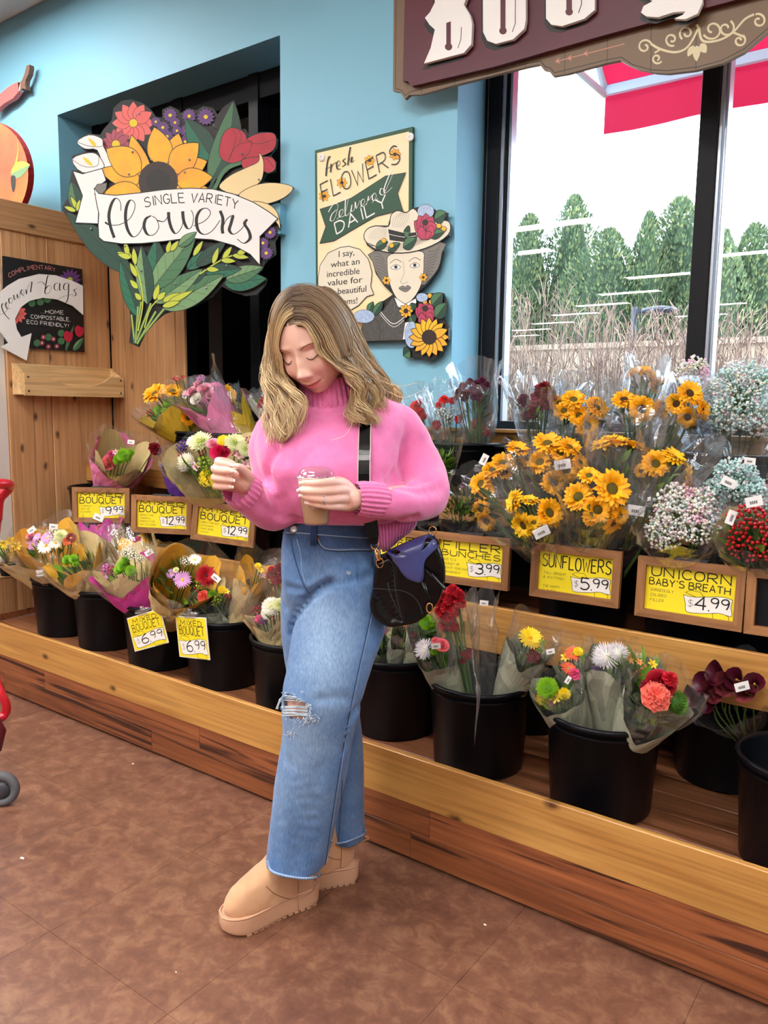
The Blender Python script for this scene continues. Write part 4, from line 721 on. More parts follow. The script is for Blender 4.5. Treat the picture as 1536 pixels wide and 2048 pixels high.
# ---------------- price cards ----------------
ycard = mat('yellow_card', C255(248, 228, 40), .45); ycard2 = mat('card_white', C255(246, 244, 240), .45); pfade = mat('faint_ink', C255(120, 108, 40), .6)
frame_m = {a: wood('frame_wood_%d' % a, C255(186, 134, 86), C255(112, 70, 40), a, 12, .0, .5, .12, cont=.9) for a in (0, 2)}; clipm = mat('clip_grey', C255(74, 76, 80), .35, .6)
CM = [ycard, ycard2, blackink, pfade]
def card_art(w, h, top, bot, price, notes=(), big=1, squeeze=0):
    """yellow card art in the xy plane, origin at its middle"""
    m = MB(); m.poly([(-w/2,-h/2),(w/2,-h/2),(w/2,h/2),(-w/2,h/2)], 0, 0)
    z = .0003
    if big:     # landscape framed card
        if bot: stext(m, top, -w*.44, h*(.26 if top != 'MIXED' else .34), w*.44, h*(.20 if top != 'MIXED' else .13), .0034, z, 2, wob=.06); stext(m, bot, -w*.46, h*(.06 if top in ('MIXED',) else .06), w*.44, h*(.24 if top == 'MIXED' else .15), .0038 if top == 'MIXED' else .0028, z, 2, wob=.05)
        else: stext(m, top, -w*.46, h*.10, w*.46, h*.32, .0040, z, 2, wob=.05)
        for i, t in enumerate(notes): stext(m, t, -w*.44, -h*(.08+.115*i), -w*(.44-.026*len(t)), h*.06, .0010, z, 3, slant=.2)
        bx0, bx1, by0, by1 = -w*.06, w*.47, -h*.44, -h*.01
    else:
        stext(m, top, -w*.36, h*.30, w*.36, h*.13, .0028, z, 2, wob=.06); stext(m, bot, -w*.42, h*.06, w*.42, h*.22, .0030, z, 2, wob=.05); bx0, bx1, by0, by1 = -w*.47, w*.47, -h*.44, -h*.02
    bw, bh = bx1-bx0, by1-by0
    def q(u, v): return (bx0+u*bw, by0+v*bh)
    for o, f in (([q(.04,.98),q(.12,1.12),q(.34,1.1),q(.40,.95),q(.4,.72)],0), ([q(.62,.1),q(.64,-.16),q(.96,-.18),q(.95,.05),q(.8,.2)],0)):
        m.poly(o, z, 0); m.ribbon(o, .0012, z+.0001, 2, closed=True)
    body = crom([(*q(0,.85),0),(*q(.2,.8),0),(*q(.5,.9),0),(*q(.8,1.0),0),(*q(1,.92),0)], 4)+crom([(*q(.98,.5),0),(*q(1,.1),0),(*q(.75,.16),0),(*q(.45,.04),0),(*q(.1,.0),0),(*q(.05,.4),0)], 4)
    body = [(p.x, p.y) for p in body]; m.poly(body, z+.0002, 1); m.ribbon(body, .0014, z+.0003, 2, closed=True)
    stext(m, '$', *q(.09,.26), q(.2,0)[0], bh*.42, .0012, z+.0004, 2)
    d, c = price.split('.'); e = .50 if len(d) == 1 else .56; s0 = .26 if len(d) == 1 else .2
    stext(m, d, *q(s0,.2), q(e-.02,0)[0], bh*.66, .0045, z+.0004, 2, slant=.004); m.disc = None
    m.ribbon([q(e+.03,.2),q(e+.05,.24)], .004, z+.0004, 2); stext(m, c, *q(e+.07,.38), q(.94,0)[0], bh*.50, .0038, z+.0004, 2, slant=.004)
    return m
def price_frame(px, py, Y, yaw, roll, art, lab, w=.285, h=.172, dark=0):
    c = hit(px, py, 1, Y); xd = V(cos(yaw), sin(yaw), 0); Mx = frame(c, xd, UZ) @ Matrix.Rotation(-roll, 4, 'Z') @ Matrix.Rotation(radians(-3), 4, 'X')
    t = thing('price_sign', lab, 'price sign', c-V(0,0,h/2), 'wooden price frames on the middle shelf')
    rw, d = .024, .016; k = w/2; j = h/2
    for pts, ax in (([(-k,j),(k,j),(k-rw,j-rw),(-k+rw,j-rw)],0), ([(-k,-j),(-k+rw,-j+rw),(k-rw,-j+rw),(k,-j)],0), ([(-k,-j),(-k,j),(-k+rw,j-rw),(-k+rw,-j+rw)],2), ([(k,-j),(k-rw,-j+rw),(k-rw,j-rw),(k,j)],2)):
        a = sum(pts[i][0]*pts[(i+1)%4][1]-pts[(i+1)%4][0]*pts[i][1] for i in range(4)); pts = pts if a > 0 else pts[::-1]
        b = MB(); b.prism(pts, -.004, d, 0, Mx); b.build('rail', frame_m[ax], t)
    b = MB(); b.box((-k+.004,-j+.004,-.008),(k-.004,j-.004,-.004),0,Mx); b.build('backing', black, t)
    if art:
        a = card_art(w-2*rw, h-2*rw, *art); b = MB(); b.add(a.v, a.f, 0, False, Mx @ Matrix.Translation((0,0,.002))); b.m = a.m; b.build('price_card', CM, t)
    b = MB(); b.box((-.045,j-.001,-.012),(.045,j+.006,.012),0,Mx,.001).box((-.045,j-.002,-.03),(.045,j+.004,-.012),0,Mx); b.build('clip', clipm, t)
price_frame(204, 1010, 2.31, radians(34), 0, ('MIXED','BOUQUET','9.99',('A PERFECT','GIFT OF','FLOWERS!')), 'wooden frame with a yellow mixed bouquet card priced 9.99')
price_frame(325, 1029, 2.31, radians(30), radians(1), ('MIXED','BOUQUET','12.99',('BRIGHT AND','CHEERFUL','PERFECT FOR','ANY OCCASION')), 'wooden frame with a yellow mixed bouquet card priced 12.99, left of the two')
price_frame(449, 1047, 2.30, radians(24), radians(5), ('MIXED','BOUQUET','12.99',('GREAT FOR ANY','OCCASION!','MAKE SOME','SMILE!')), 'wooden frame with a yellow mixed bouquet card priced 12.99, nearest the pink sleeve', h=.168)
price_frame(800, 1105, 2.31, radians(6), radians(1), ('MIXED','BUNCHES','5.99',()), 'wooden price frame mostly hidden behind the handbag')
price_frame(942, 1120, 2.31, radians(5), radians(0), ('FILLER','BUNCHES','3.99',('ADD TO A','BOUQUET OR','CREATE YOUR OWN','ARRANGEMENT')), 'wooden frame with a yellow filler bunches card priced 3.99')
price_frame(1151, 1148, 2.31, radians(3), radians(0), ('SUNFLOWERS','','5.99',('TALL, BRIGHT','& INVITING!','','THE HAPPY','FLOWER!')), 'wooden frame with a yellow sunflowers card priced 5.99')
price_frame(1379, 1184, 2.31, radians(1), radians(0), ('UNICORN',"BABY'S BREATH",'4.99',('GORGEOUSLY','COLORED','FILLER')), "wooden frame with a yellow unicorn baby's breath card priced 4.99", w=.295, h=.178)
price_frame(1616, 1215, 2.31, radians(1), radians(-1), None, 'pale wooden frame cut off by the right edge of the photo', w=.30, h=.18)
acry = clearfilm('clear_plastic', (.95,.97,.98), .12, .06, .4, .06)
def hang_card(pts, Y, lab, price):
    a, b_, c = [hit(*p, 1, Y) for p in pts]; xd = (b_-a); w = xd.length; xd.normalize(); yd = (a-c); h = yd.length; yd = (yd-xd*yd.dot(xd)).normalized()
    Mx = frame((b_+c)/2, xd, yd); t = thing('price_card', lab, 'price card', c, 'small yellow price cards clipped to buckets')
    m = card_art(w, h, 'MIXED', 'BOUQUET', price, (), 0); b = MB(); b.add(m.v, m.f, 0, False, Mx @ Matrix.Translation((0,0,.0012))); b.m = m.m; b.build('card', CM, t)
    b = MB(); b.box((-w/2-.004,-h/2-.004,-.002),(w/2+.004,h/2+.004,.0008),0,Mx,.0005); b.build('sleeve', ycard2, t)
    b = MB(); b.tube([(-.045,h/2+.016,.0),(.045,h/2+.016,.0)],.008,10,0,Mx).box((-.03,h/2-.004,-.004),(.03,h/2+.012,.004),0,Mx).tube([(0,h/2+.016,.0),(.0,h/2+.035,.0)],.009,8,0,Mx).tube([(0,h/2+.016,.0),(-.0,h/2+.02,-.03)],.004,8,0,Mx); b.build('clip', acry, t)
hang_card([(252,1240),(316,1220),(274,1300)], 1.99, 'small yellow mixed bouquet card priced 6.99, tilted', '6.99')
hang_card([(365,1239),(424,1243),(348,1306)], 2.0, 'small yellow mixed bouquet card priced 6.99, hanging straight', '6.99')
# ---------------- shopping cart at the left edge ----------------
redp = mat('cart_red', C255(196, 12, 38), .28, coat=.4); tyre = mat('cart_wheel', C255(92, 96, 102), .6); hub = mat('wheel_hub', C255(60, 64, 74), .4); dr = mat('cart_dark_red', C255(90, 10, 30), .4)
def CQ(px, py, D=2.75): return PP(px, py, D)
ct = thing('shopping_cart', 'red shopping cart cut off by the left edge of the photo', 'cart', PP(2, 1528, 2.62))
b = MB(); b.tube(crom([CQ(-120,968,2.6),CQ(-40,968,2.68),CQ(8,968,2.75),CQ(19,972,2.8),CQ(10,984,2.8),CQ(-2,1000,2.8),CQ(-6,1040,2.8)],5), .018, 12); b.build('handle', redp, ct)
b = MB(); b.tube(crom([CQ(-6,1040,2.8),CQ(-20,1200,2.75),CQ(-10,1345,2.68),CQ(2,1385,2.66),CQ(12,1408,2.66),CQ(10,1428,2.66),CQ(-10,1438,2.64),CQ(-90,1440,2.6)],5), .015, 10); b.build('frame_tube', redp, ct)
b = MB(); b.tube([CQ(-60,1440,2.6),CQ(-5,1445,2.62),CQ(4,1462,2.62),CQ(-4,1500,2.62)], [.02,.02,.014,.012], 10); b.build('caster_fork', dr, ct)
wc = hitp(-2, 1490, CP+FH*2.62, FH); wc.z = .0625; Mw = frame(wc, V(.75,.66,0).normalized(), UZ)
b = MB(); b.lathe([(.036,-.014),(.050,-.016),(.060,-.011),(.0625,0),(.060,.011),(.050,.016),(.036,.014),(.036,-.014)],36,0,Mw); b.build('tyre', tyre, ct)
b = MB(); b.lathe([(0,-.012),(.012,-.013),(.036,-.008),(.036,.008),(.012,.017),(0,.018)],24,0,Mw); b.build('hub', hub, ct)
# litter on the floor
for px, py, r_ in ((266,1528,.006),(44,1717,.009),(970,1850,.005),(352,1945,.003)):
    p = hit(px,py,2,0); b = MB(); b.prism([(r_,0),(r_*.3,r_*.6),(-r_,r_*.3),(-r_*.6,-r_*.5)],0,.0015,0,Matrix.Translation(p)); tag(b.build('petal', ycard2), 'tiny pale fallen petal on the brown floor '+{266:'near the display', 44:'at the left edge', 970:'right of the boots', 352:'left of the front boot'}[px], 'petal', 'fallen petals on the floor')
# ---------------- flower heads ----------------
def pet(mb, a, r0, r1, w, z0, z1, mi=0, curl=0, n=4, tip=.15, cup=.0):
    """one petal, pointing out at angle a"""
    ca, sa = cos(a), sin(a); vs = []
    for i in range(n+1):
        t = i/n; r = lerp(r0, r1, t); z = lerp(z0, z1, t)+curl*sin(pi*t); ww = w*.5*(sin(pi*(.18+.70*t))**.8 if i < n else tip)
        for s_ in (-1, 0, 1): vs.append((r*ca-s_*ww*sa, r*sa+s_*ww*ca, z+(cup*ww if s_ else 0)))
    fs = []
    for i in range(n):
        for k in (0, 1): q = i*3+k; fs.append((q, q+1, q+4, q+3))
    mb.add(vs, fs, mi, True)
def fm(n, r, g, b, v=None, ro=.6): return mat('bloom_'+n, C255(r, g, b), ro, var=v, rnd_v=.10)
sunY = fm('sunflower', 255, 198, 6, (30, C255(255, 170, 4), .8)); sunY2 = fm('sunflower_pale', 255, 216, 30, (30, C255(255, 190, 8), .8)); seed = fm('seed', 42, 26, 18, (300, C255(80, 50, 20), .5), .9); seedg = fm('seed_green', 110, 100, 24, (300, C255(60, 52, 16), .5), .9)
stemg = mat('stem_green', C255(86, 118, 58), .5, rnd_v=.15); leafg = mat('leaf_green', C255(44, 84, 40), .4, rnd_v=.25, var=(20, C255(70, 112, 50), .8)); leafy2 = mat('leaf_lime', C255(120, 160, 56), .45, rnd_v=.2)
def sun(seedm, petm, s, n=20):
    r = random.Random(s); m = MB()
    for k, (cnt, L_, z1, w) in enumerate(((n, 1.0, .0, .30), (n-1, .95, .14, .29), (n-4, .84, .27, .27), (n-8, .68, .34, .22))):
        for i in range(cnt): pet(m, 2*pi*i/cnt+k*.2+r.uniform(-.08, .08), .30, L_*r.uniform(.85, 1.06), w, .0+k*.03, z1+r.uniform(-.12, .14), 0, r.uniform(.02, .12), cup=.25)
    m.lathe([(0, .13), (.18, .12), (.33, .06), (.40, -.02), (.38, -.1), (.1, -.28), (0, -.3)], 20, 1)
    for i in range(26): a = r.uniform(0, 2*pi); rr = r.uniform(.3, .4); m.lathe([(0, .06), (.03, .0)], 4, 1, Matrix.Translation((rr*cos(a), rr*sin(a), .05)))
    for i in range(12): pet(m, 2*pi*i/12+.1, .2, .62, .2, -.16, -.14+r.uniform(-.1, .05), 2, n=2)
    return m.mesh('sunflower', [petm, seedm, stemg])
def daisy(c, cc, s, n=22, L2=.85, rc=.2, w=.19, layers=2):
    r = random.Random(s); m = MB()
    for k in range(layers):
        for i in range(n-k*3): pet(m, 2*pi*i/(n-k*3)+r.uniform(-.06, .06)+k*.1, rc*.7, (1 if k == 0 else L2-.12*(k-1))*r.uniform(.9, 1.04), w, k*.04, .1+k*.14+r.uniform(-.05, .06), 0, .05, 3, .35)
    m.lathe([(0, .16), (rc*.7, .13), (rc, .03), (rc, -.05), (0, -.2)], 14, 1); return m.mesh('daisy', [c, cc])
def pom(c, c2, s, n=190, w=.16, L_=.32, flat=.75):
    r = random.Random(s); m = MB(); m.lathe([(0, .62*flat), (.45, .5*flat), (.66, .1), (.6, -.25), (.3, -.4), (0, -.45)], 12, 1)
    for i in range(n):
        z = 1-(i+.5)/n*1.35; a = i*2.39996; rr = sqrt(max(0, 1-z*z)); d = V(rr*cos(a), rr*sin(a), z*flat+.02); t = V(-sin(a), cos(a), 0); u = d.normalized(); p = d*.58; k = L_*r.uniform(.8, 1.2)
        tipv = p+u*k+V(0, 0, .10*(1-abs(z))); mid = p+u*k*.55; m.add([p-t*w*.3, mid-t*w*.5, tipv-t*w*.12, tipv+t*w*.12, mid+t*w*.5, p+t*w*.3], [(0, 1, 4, 5), (1, 2, 3, 4)], 0, True)
    return m.mesh('mum', [c, c2])
def carn(c, s, c2=None):
    r = random.Random(s); m = MB()
    for k in range(7):
        R_ = 1-.11*k; z0 = -.1+.10*k; G = []
        for i in range(29):
            a = 2*pi*i/28; row = []
            for j in range(4):
                t = j/3; rr = R_*t*(1+.07*sin(7*a+k)+.05*(i % 2)*t); zz = z0+(.06+.055*k)*t+.10*t*t*sin(9*a+k*1.7)+(.07*(i % 2)-.03)*t; row.append((rr*cos(a+k*.4), rr*sin(a+k*.4), zz))
            G.append(row)
        G[28] = G[0]; m.grid(G, 0, False)
    m.lathe([(.0, 0), (.3, -.12), (.24, -.6), (.1, -.8), (0, -.85)], 8, 1); return m.mesh('carnation', [c, c2 or stemg])
def rose(c, s):
    r = random.Random(s); m = MB()
    for k in range(6):
        n = 3 if k < 2 else 5; R_ = .18+.15*k; hz = .75-.09*k
        for i in range(n):
            a0 = 2*pi*i/n+k*.7; sp = 2*pi/n*.72; G = []
            for u in range(6):
                a = a0-sp+2*sp*u/5; e = 1-abs(u-2.5)/2.5*.18; row = []
                for v in range(5): t = v/4; rr = R_*(.45+.62*sin(pi*.5*t))+(.14*R_*t**4 if k > 1 else 0); row.append((rr*cos(a), rr*sin(a), -.25+t*hz*e))
                G.append(row)
            m.grid(G, 0, True)
    m.lathe([(.3, -.1), (.22, -.3), (0, -.4)], 8, 1); return m.mesh('rose', [c, stemg])
def alst(c, c2, s):
    m = MB()
    for i in range(6): pet(m, i*pi/3, .05, .9, .44, 0, .45, 0, .18, 4, .2, .3)
    for i in range(5): m.tube([(0, 0, 0), (.1*cos(i*1.25), .1*sin(i*1.25), .35), (.28*cos(i*1.25), .28*sin(i*1.25), .5)], .02, 4, 1)
    m.lathe([(.12, .1), (.06, -.4), (0, -.5)], 6, 1); return m.mesh('lily', [c, c2])
def clus(c, s, n=26, rb=.2, c2=None, shape=0):
    r = random.Random(s); m = MB()
    for i in range(n):
        z = 1-(i+.5)/n*1.3; a = i*2.4; rr = sqrt(max(0, 1-z*z)); p = V(rr*cos(a), rr*sin(a), z*.7)*r.uniform(.65, .95)
        m.tube([(0, 0, -.6), p*.5, p], .022, 3, 1, cap=False)
        if shape: 
            M_ = zframe(p, p.normalized())
            for k in range(5): q = MB(); pet(q, k*1.256, .02, rb, rb*.8, 0, rb*.4, 0, 0, 2, .5); m.add(q.v, q.f, 0, True, M_)
        else: m.lathe([(0, rb), (rb*.72, rb*.72), (rb, 0), (rb*.72, -rb*.72), (0, -rb)], 7, 0, Matrix.Translation(p))
    return m.mesh('cluster', [c, c2 or stemg])
def calla(c, s):
    m = MB(); G = []
    for i in range(13):
        a = 2*pi*i/12; row = []
        for j in range(7): t = j/6; rr = .10+.30*t+.28*t**4; row.append((rr*cos(a)*1.0, rr*sin(a), -.6+1.2*t+(.5*max(0, cos(a))**2)*t**2))
        G.append(row)
    m.grid(G, 0, True); m.tube([(0, 0, -.4), (0, 0, .35)], .07, 8, 2); m.lathe([(.10, -.6), (.06, -1.0), (.06, -1.2)], 8, 1); return m.mesh('calla', [c, stemg, fm('spadix', 180, 120, 60)])
W_ = fm('white', 250, 248, 236); YC = fm('eye_yellow', 226, 196, 40); GC = fm('eye_green', 150, 170, 60)
FL = dict(sd=[sun(seed, sunY, i) for i in (1, 2, 3)], sg=[sun(seedg, sunY, i) for i in (4, 5, 6)], sp=[sun(seedg, sunY2, i) for i in (7, 8)],
  dl=[daisy(fm('lilac', 214, 156, 212), YC, 1)], dw=[daisy(W_, YC, 2, 24)], dy=[daisy(fm('gerbera_yellow', 255, 220, 24), fm('eye_gold', 200, 140, 10), 3, 28, layers=3)], dr=[daisy(fm('gerbera_red', 176, 14, 34), fm('eye_dark', 70, 10, 20), 4, 30, layers=4)], dm=[daisy(fm('maroon', 120, 24, 34), YC, 5, 20)], do=[daisy(fm('orange', 240, 130, 40, (20, C255(220, 60, 80), .8)), GC, 6, 20)],
  mg=[pom(fm('green_mum', 140, 196, 34), fm('green_mum_core', 100, 150, 30), 1)], mw=[pom(W_, fm('mum_core', 236, 232, 170), 2, 150, .2, .45, .6)], my=[pom(fm('yellow_mum', 250, 222, 30), YC, 3, 110, .2, .5, .5)], mk=[pom(fm('moss', 96, 150, 40), fm('moss_core', 60, 110, 30), 4, 260, .08, .3)], me=[pom(fm('cream_mum', 238, 240, 190), GC, 5, 130, .2, .5, .5)], mz=[pom(fm('pale_mum', 230, 226, 232), W_, 6, 90, .13, .75, .5)],
  cr=[carn(fm('carnation_red', 196, 18, 40), 1)], cd=[carn(fm('carnation_dark', 128, 6, 28), 2)], cc=[carn(fm('carnation_coral', 250, 120, 104), 3)], cq=[carn(fm('carnation_pink', 232, 90, 140), 4)], cx=[carn(fm('carnation_scarlet', 232, 52, 52), 5)], cb=[carn(fm('carnation_burgundy', 98, 24, 60), 6)],
  rr=[rose(fm('rose_red', 176, 10, 38), 1)], rp=[rose(fm('rose_magenta', 222, 26, 92), 2)], rk=[rose(fm('rose_pink', 240, 164, 186), 3)], rw=[rose(W_, 4)], rs=[rose(fm('rose_salmon', 250, 130, 140), 5)],
  al=[alst(fm('lily_pink', 232, 180, 196), YC, 1)], ao=[alst(fm('lily_orange', 244, 160, 90), YC, 2)], ay=[alst(fm('lily_yellow', 248, 214, 60), YC, 3)], ar=[alst(fm('lily_red', 168, 20, 50), YC, 4)],
  pu=[clus(fm('statice', 84, 44, 150), 1, 30, .2, shape=1)], bb=[clus(fm('button_green', 150, 180, 40), 2, 12, .24)], wf=[clus(W_, 3, 34, .16, shape=1)], be=[clus(fm('berry_red', 178, 20, 30, None, .22), 4, 8, .27)], rb=[clus(fm('bud_red', 200, 30, 70), 5, 9, .2)], pk=[clus(fm('aster_pink', 214, 120, 190), 6, 30, .2, shape=1)], ca=[calla(fm('calla', 96, 22, 46, (6, C255(60, 10, 30), .6), .35), 1)], cy=[calla(fm('calla_rust', 150, 70, 66, (6, C255(96, 22, 46), .6), .35), 1)])
PN = dict(sd='sunflower', sg='sunflower', sp='sunflower', dl='daisy', dw='daisy', dy='gerbera', dr='gerbera', dm='daisy', do='daisy', mg='green_mum', mw='chrysanthemum', my='chrysanthemum', mk='moss_ball', me='chrysanthemum', mz='spider_mum', cr='carnation', cd='carnation', cc='carnation', cq='carnation', cx='carnation', cb='carnation', rr='rose', rp='rose', rk='rose', rw='rose', rs='rose', al='lily', ao='lily', ay='lily', ar='lily', pu='statice', bb='green_buttons', wf='small_white_flowers', be='berry_sprig', rb='rosebuds', pk='aster_sprig', ca='calla_lily', cy='calla_lily')
cello = clearfilm('cellophane', (.985, .99, 1), .045, .06, .34, .03, (26, .5, .006)); cellob = clearfilm('cellophane_blue', (.94, .97, 1), .08, .09, .45, .06, (22, .6, .006))
def paper(n, r, g, b, b2=None): return mat('paper_'+n, C255(r, g, b), .75, bump=(60, .5, .003), rnd_v=.06)
PAP = dict(k=paper('kraft', 206, 184, 132), y=paper('yellow', 232, 176, 58), m=paper('magenta', 206, 64, 160), p=paper('pink', 224, 128, 172), g=paper('grey', 158, 160, 140), v=paper('violet', 92, 44, 140), o=paper('olive_yellow', 190, 156, 32), w=paper('white', 232, 228, 216))
lblm = mat('barcode_label', C255(240, 240, 240), .5)
def leafmesh(mb, p, d, L_, w, mi=0, nrm=None):
    d = d.normalized(); s_ = (nrm or d.orthogonal()).cross(d)
    if s_.length < 1e-4: s_ = d.orthogonal()
    s_.normalize(); n = d.cross(s_); vs = []
    for t, k in ((0, .1), (.3, .85), (.6, 1), (.85, .55), (1, .03)):
        c = p+d*L_*t-n*L_*.25*t*t
        vs += [c-s_*w*k*.5+n*w*k*.12, c, c+s_*w*k*.5+n*w*k*.12]
    fs = [(i*3+k, i*3+k+1, i*3+k+4, i*3+k+3) for i in range(4) for k in (0, 1)]; mb.add(vs, fs, mi, True)
def wrapsheet(base, ax, X, Y_, L_, t0, r0, R_, ext, th0, th1, drop, thc, seed_, crump=.01, corners=2.5, cf=.12, nu=40, nv=9, oval=1.0, pw=1.15):
    G = []
    for i in range(nu+1):
        th = th0+(th1-th0)*i/nu; Hh = 1+ext+cf*(abs(cos(corners*th+seed_))-.5)-drop*max(0, cos(th-thc))**1.0; row = []
        for j in range(nv+1):
            t = lerp(t0, Hh, j/nv); q = (t-t0)/(1-t0); r = r0+(R_-r0)*max(0, q)**pw
            p = base+ax*(L_*t)+(X*cos(th)*oval+Y_*sin(th))*r; nz = noise.noise_vector(p*28+V(seed_*7, 0, 0))*crump*(.3+q)+noise.noise_vector(p*9+V(0, seed_*5, 0))*crump*1.6*q; row.append(p+nz)
        G.append(row)
    return G
nb = [0]
def B(label, key, hd, Y, Rpx, blooms, wrap='c', fill=(), leaves=14, lens=1.0, group=None, off=(0, 0), dropk=.26, ext=.16, name='bouquet', labels=(), base=None, leafc=0, cell=cello, stems=True, drop=.1, ls=1, t0=.02):
    nb[0] += 1; sd_ = nb[0]; r = random.Random(sd_*13); kb = BK[key] if key else base; bs = V(kb.x+max(-.09, min(.09, off[0])), kb.y+max(-.07, min(.07, off[1])), kb.z+.17) if key else base.copy()
    H = hit(hd[0], hd[1], 1, Y); dep = (H-CP).dot(CF); R_ = Rpx*dep/FOC; ax = (H-bs); L_ = ax.length; ax.normalize()
    X = (CR-ax*CR.dot(ax)).normalized(); Y_ = ax.cross(X); t = thing(name, label, 'bouquet', bs, group); tc_ = CP-H; thc = math.atan2(tc_.dot(Y_), tc_.dot(X))
    st_ = MB(); fo = MB(); heads = []
    for q in blooms:
        k, px, py, rp = q[:4]; dY = q[4] if len(q) > 4 else 0; p = hit(px, py, 1, Y+dY-.02); s_ = rp*(p-CP).dot(CF)/FOC
        a, b_ = (px-hd[0])/max(Rpx, 1)*.75, -(py-hd[1])/max(Rpx, 1)*.75+.2
        fc = q[5] if len(q) > 5 else None
        n = (CR*fc[0]+CU*fc[1]-CF*fc[2]) if fc else (CR*a+CU*b_-CF*.8+ax*.35); heads.append((k, p, s_, n))
    for k, n_, rp in fill:
        for i in range(n_):
            rr = sqrt(r.random())*.86; a = r.uniform(0, 2*pi); s_ = rp*dep/FOC; p = H+X*(R_*rr*cos(a))+Y_*(R_*rr*sin(a))+ax*(R_*.45*(1-rr*rr)-R_*.15); heads.append((k, p, s_*r.uniform(.8, 1.15), ax*.7+tc_.normalized()*.7+(p-H)*3))
    for k, p, s_, n in heads:
        inst(PN[k], r.choice(FL[k]), t, zframe(p, n, r.uniform(0, 6)) @ Matrix.Scale(s_, 4))
        e = bs+V(r.uniform(-.02, .02), r.uniform(-.02, .02), -.05); nn = n.normalized(); mid = lerp(e, p, .6)+ax*.02
        if stems: st_.tube(crom([p-nn*s_*.35, p-nn*s_*.9-ax*.015, mid, e], 4), .0026 if k[0] != 's' else .0045, 5, 0)
    for i in range(int(leaves*1.8)):
        rr = sqrt(r.uniform(.1, 1))*.95; a = r.uniform(0, 2*pi); p = H+X*(R_*rr*cos(a)*.8)+Y_*(R_*rr*sin(a)*.8)-ax*(r.uniform(.01, .10)); d = (X*cos(a)+Y_*sin(a))*rr*.9+ax*r.uniform(.5, 1.1); leafmesh(fo, p-d*.02, d, r.uniform(.035, .07)*lens, r.uniform(.014, .026)*lens*ls, 0 if r.random() > .3 else 1)
    if st_.v and stems: o = st_.build('stems', stemg, t); o['kind'] = 'stuff'
    if leaves: o = fo.build('foliage', [leafy2, leafg] if leafc else [leafg, leafy2], t); o['kind'] = 'stuff'
    for c in wrap:
        if c in 'cC':
            G = wrapsheet(bs, ax, X, Y_, L_, t0, .022, R_*1.22, ext, 0, 2*pi, drop, thc, sd_*1.3, .012, 2.0, .14, 40, 9, 1.0, .8); G[-1] = G[0]
            m = MB(); m.grid(G, 0, False); m.build('cellophane_sleeve', cellob if c == 'C' else cell, t)
        else:
            i = wrap.index(c); tw = 1 if c == wrap[-2 if wrap[-1] in 'cC' else -1] and i else 0
            G = wrapsheet(bs, ax, X, Y_, L_, .0, .030, R_*(1.18-.16*i), (-.02+.06*i), 0, 2*pi, dropk*(.95-.12*i), thc+.5*i*(-1)**sd_, sd_*2.1+i*1.7, .0065, 1.5 if i == 0 else 2.0, .20+.06*i, 36, 8, 1, .72)
            G[-1] = G[0]
            m = MB(); m.grid(G, 0, False); m.build('paper_wrap', PAP[c], t)
    for (px, py, ang, wpx) in labels:
        p = hit(px, py, 1, Y-.075 if not isinstance(Y, str) else 2.3); s_ = .86*wpx*(p-CP).dot(CF)/FOC; Mx = frame(p, (CR*cos(ang)+CU*sin(ang)), (CU*cos(ang)-CR*sin(ang)))
        m = MB(); m.box((-s_/2, -s_*.3, -.0004), (s_/2, s_*.3, .0004), 0, Mx)
        for k in range(9): m.poly([(-s_*.28+k*s_*.055, -s_*.14), (-s_*.28+k*s_*.055+s_*.022*(1+k % 2), -s_*.14), (-s_*.28+k*s_*.055+s_*.022*(1+k % 2), s_*.04), (-s_*.28+k*s_*.055, s_*.04)], .0007, 1, Mx)
        m.build('barcode_label', [lblm, blackink], t)
    return t
# --- top shelf, left
B('sunflower bouquet in mustard paper on the top shelf by the partition', 'c1', (322,806), 2.62, 48, [('sg',311,788,27),('sg',346,783,20),('sg',376,836,17),('mg',318,820,12),('mg',337,806,12),('mg',330,824,9),('rb',300,828,9),('ar',352,762,10),('ar',366,757,8),('wf',345,822,12),('wf',323,834,9)], 'oc', leaves=26)
B('pink lisianthus bouquet in pink paper on the top shelf', 'c2', (402,788), 2.62, 44, [('rk',408,776,14),('rk',382,782,11),('rk',396,766,9),('rw',391,797,12),('pk',402,757,10),('al',372,788,9),('rk',420,790,9)], 'pc', leaves=20, dropk=.2, ext=.25)
B('bouquet with one big sunflower in olive paper behind the pink bouquet', 'c2', (452,800), 2.72, 32, [('sg',452,792,24,0,(.5,.2,.7))], 'oc', leaves=8, off=(.06,.03))
B('small bouquet with dark red lilies in cellophane left of the blonde hair', 'c3', (533,790), 2.7, 32, [('ar',527,803,11),('ar',540,798,9),('ay',551,783,10),('ar',520,812,7),('rw',548,806,9)], 'wc', leaves=10)
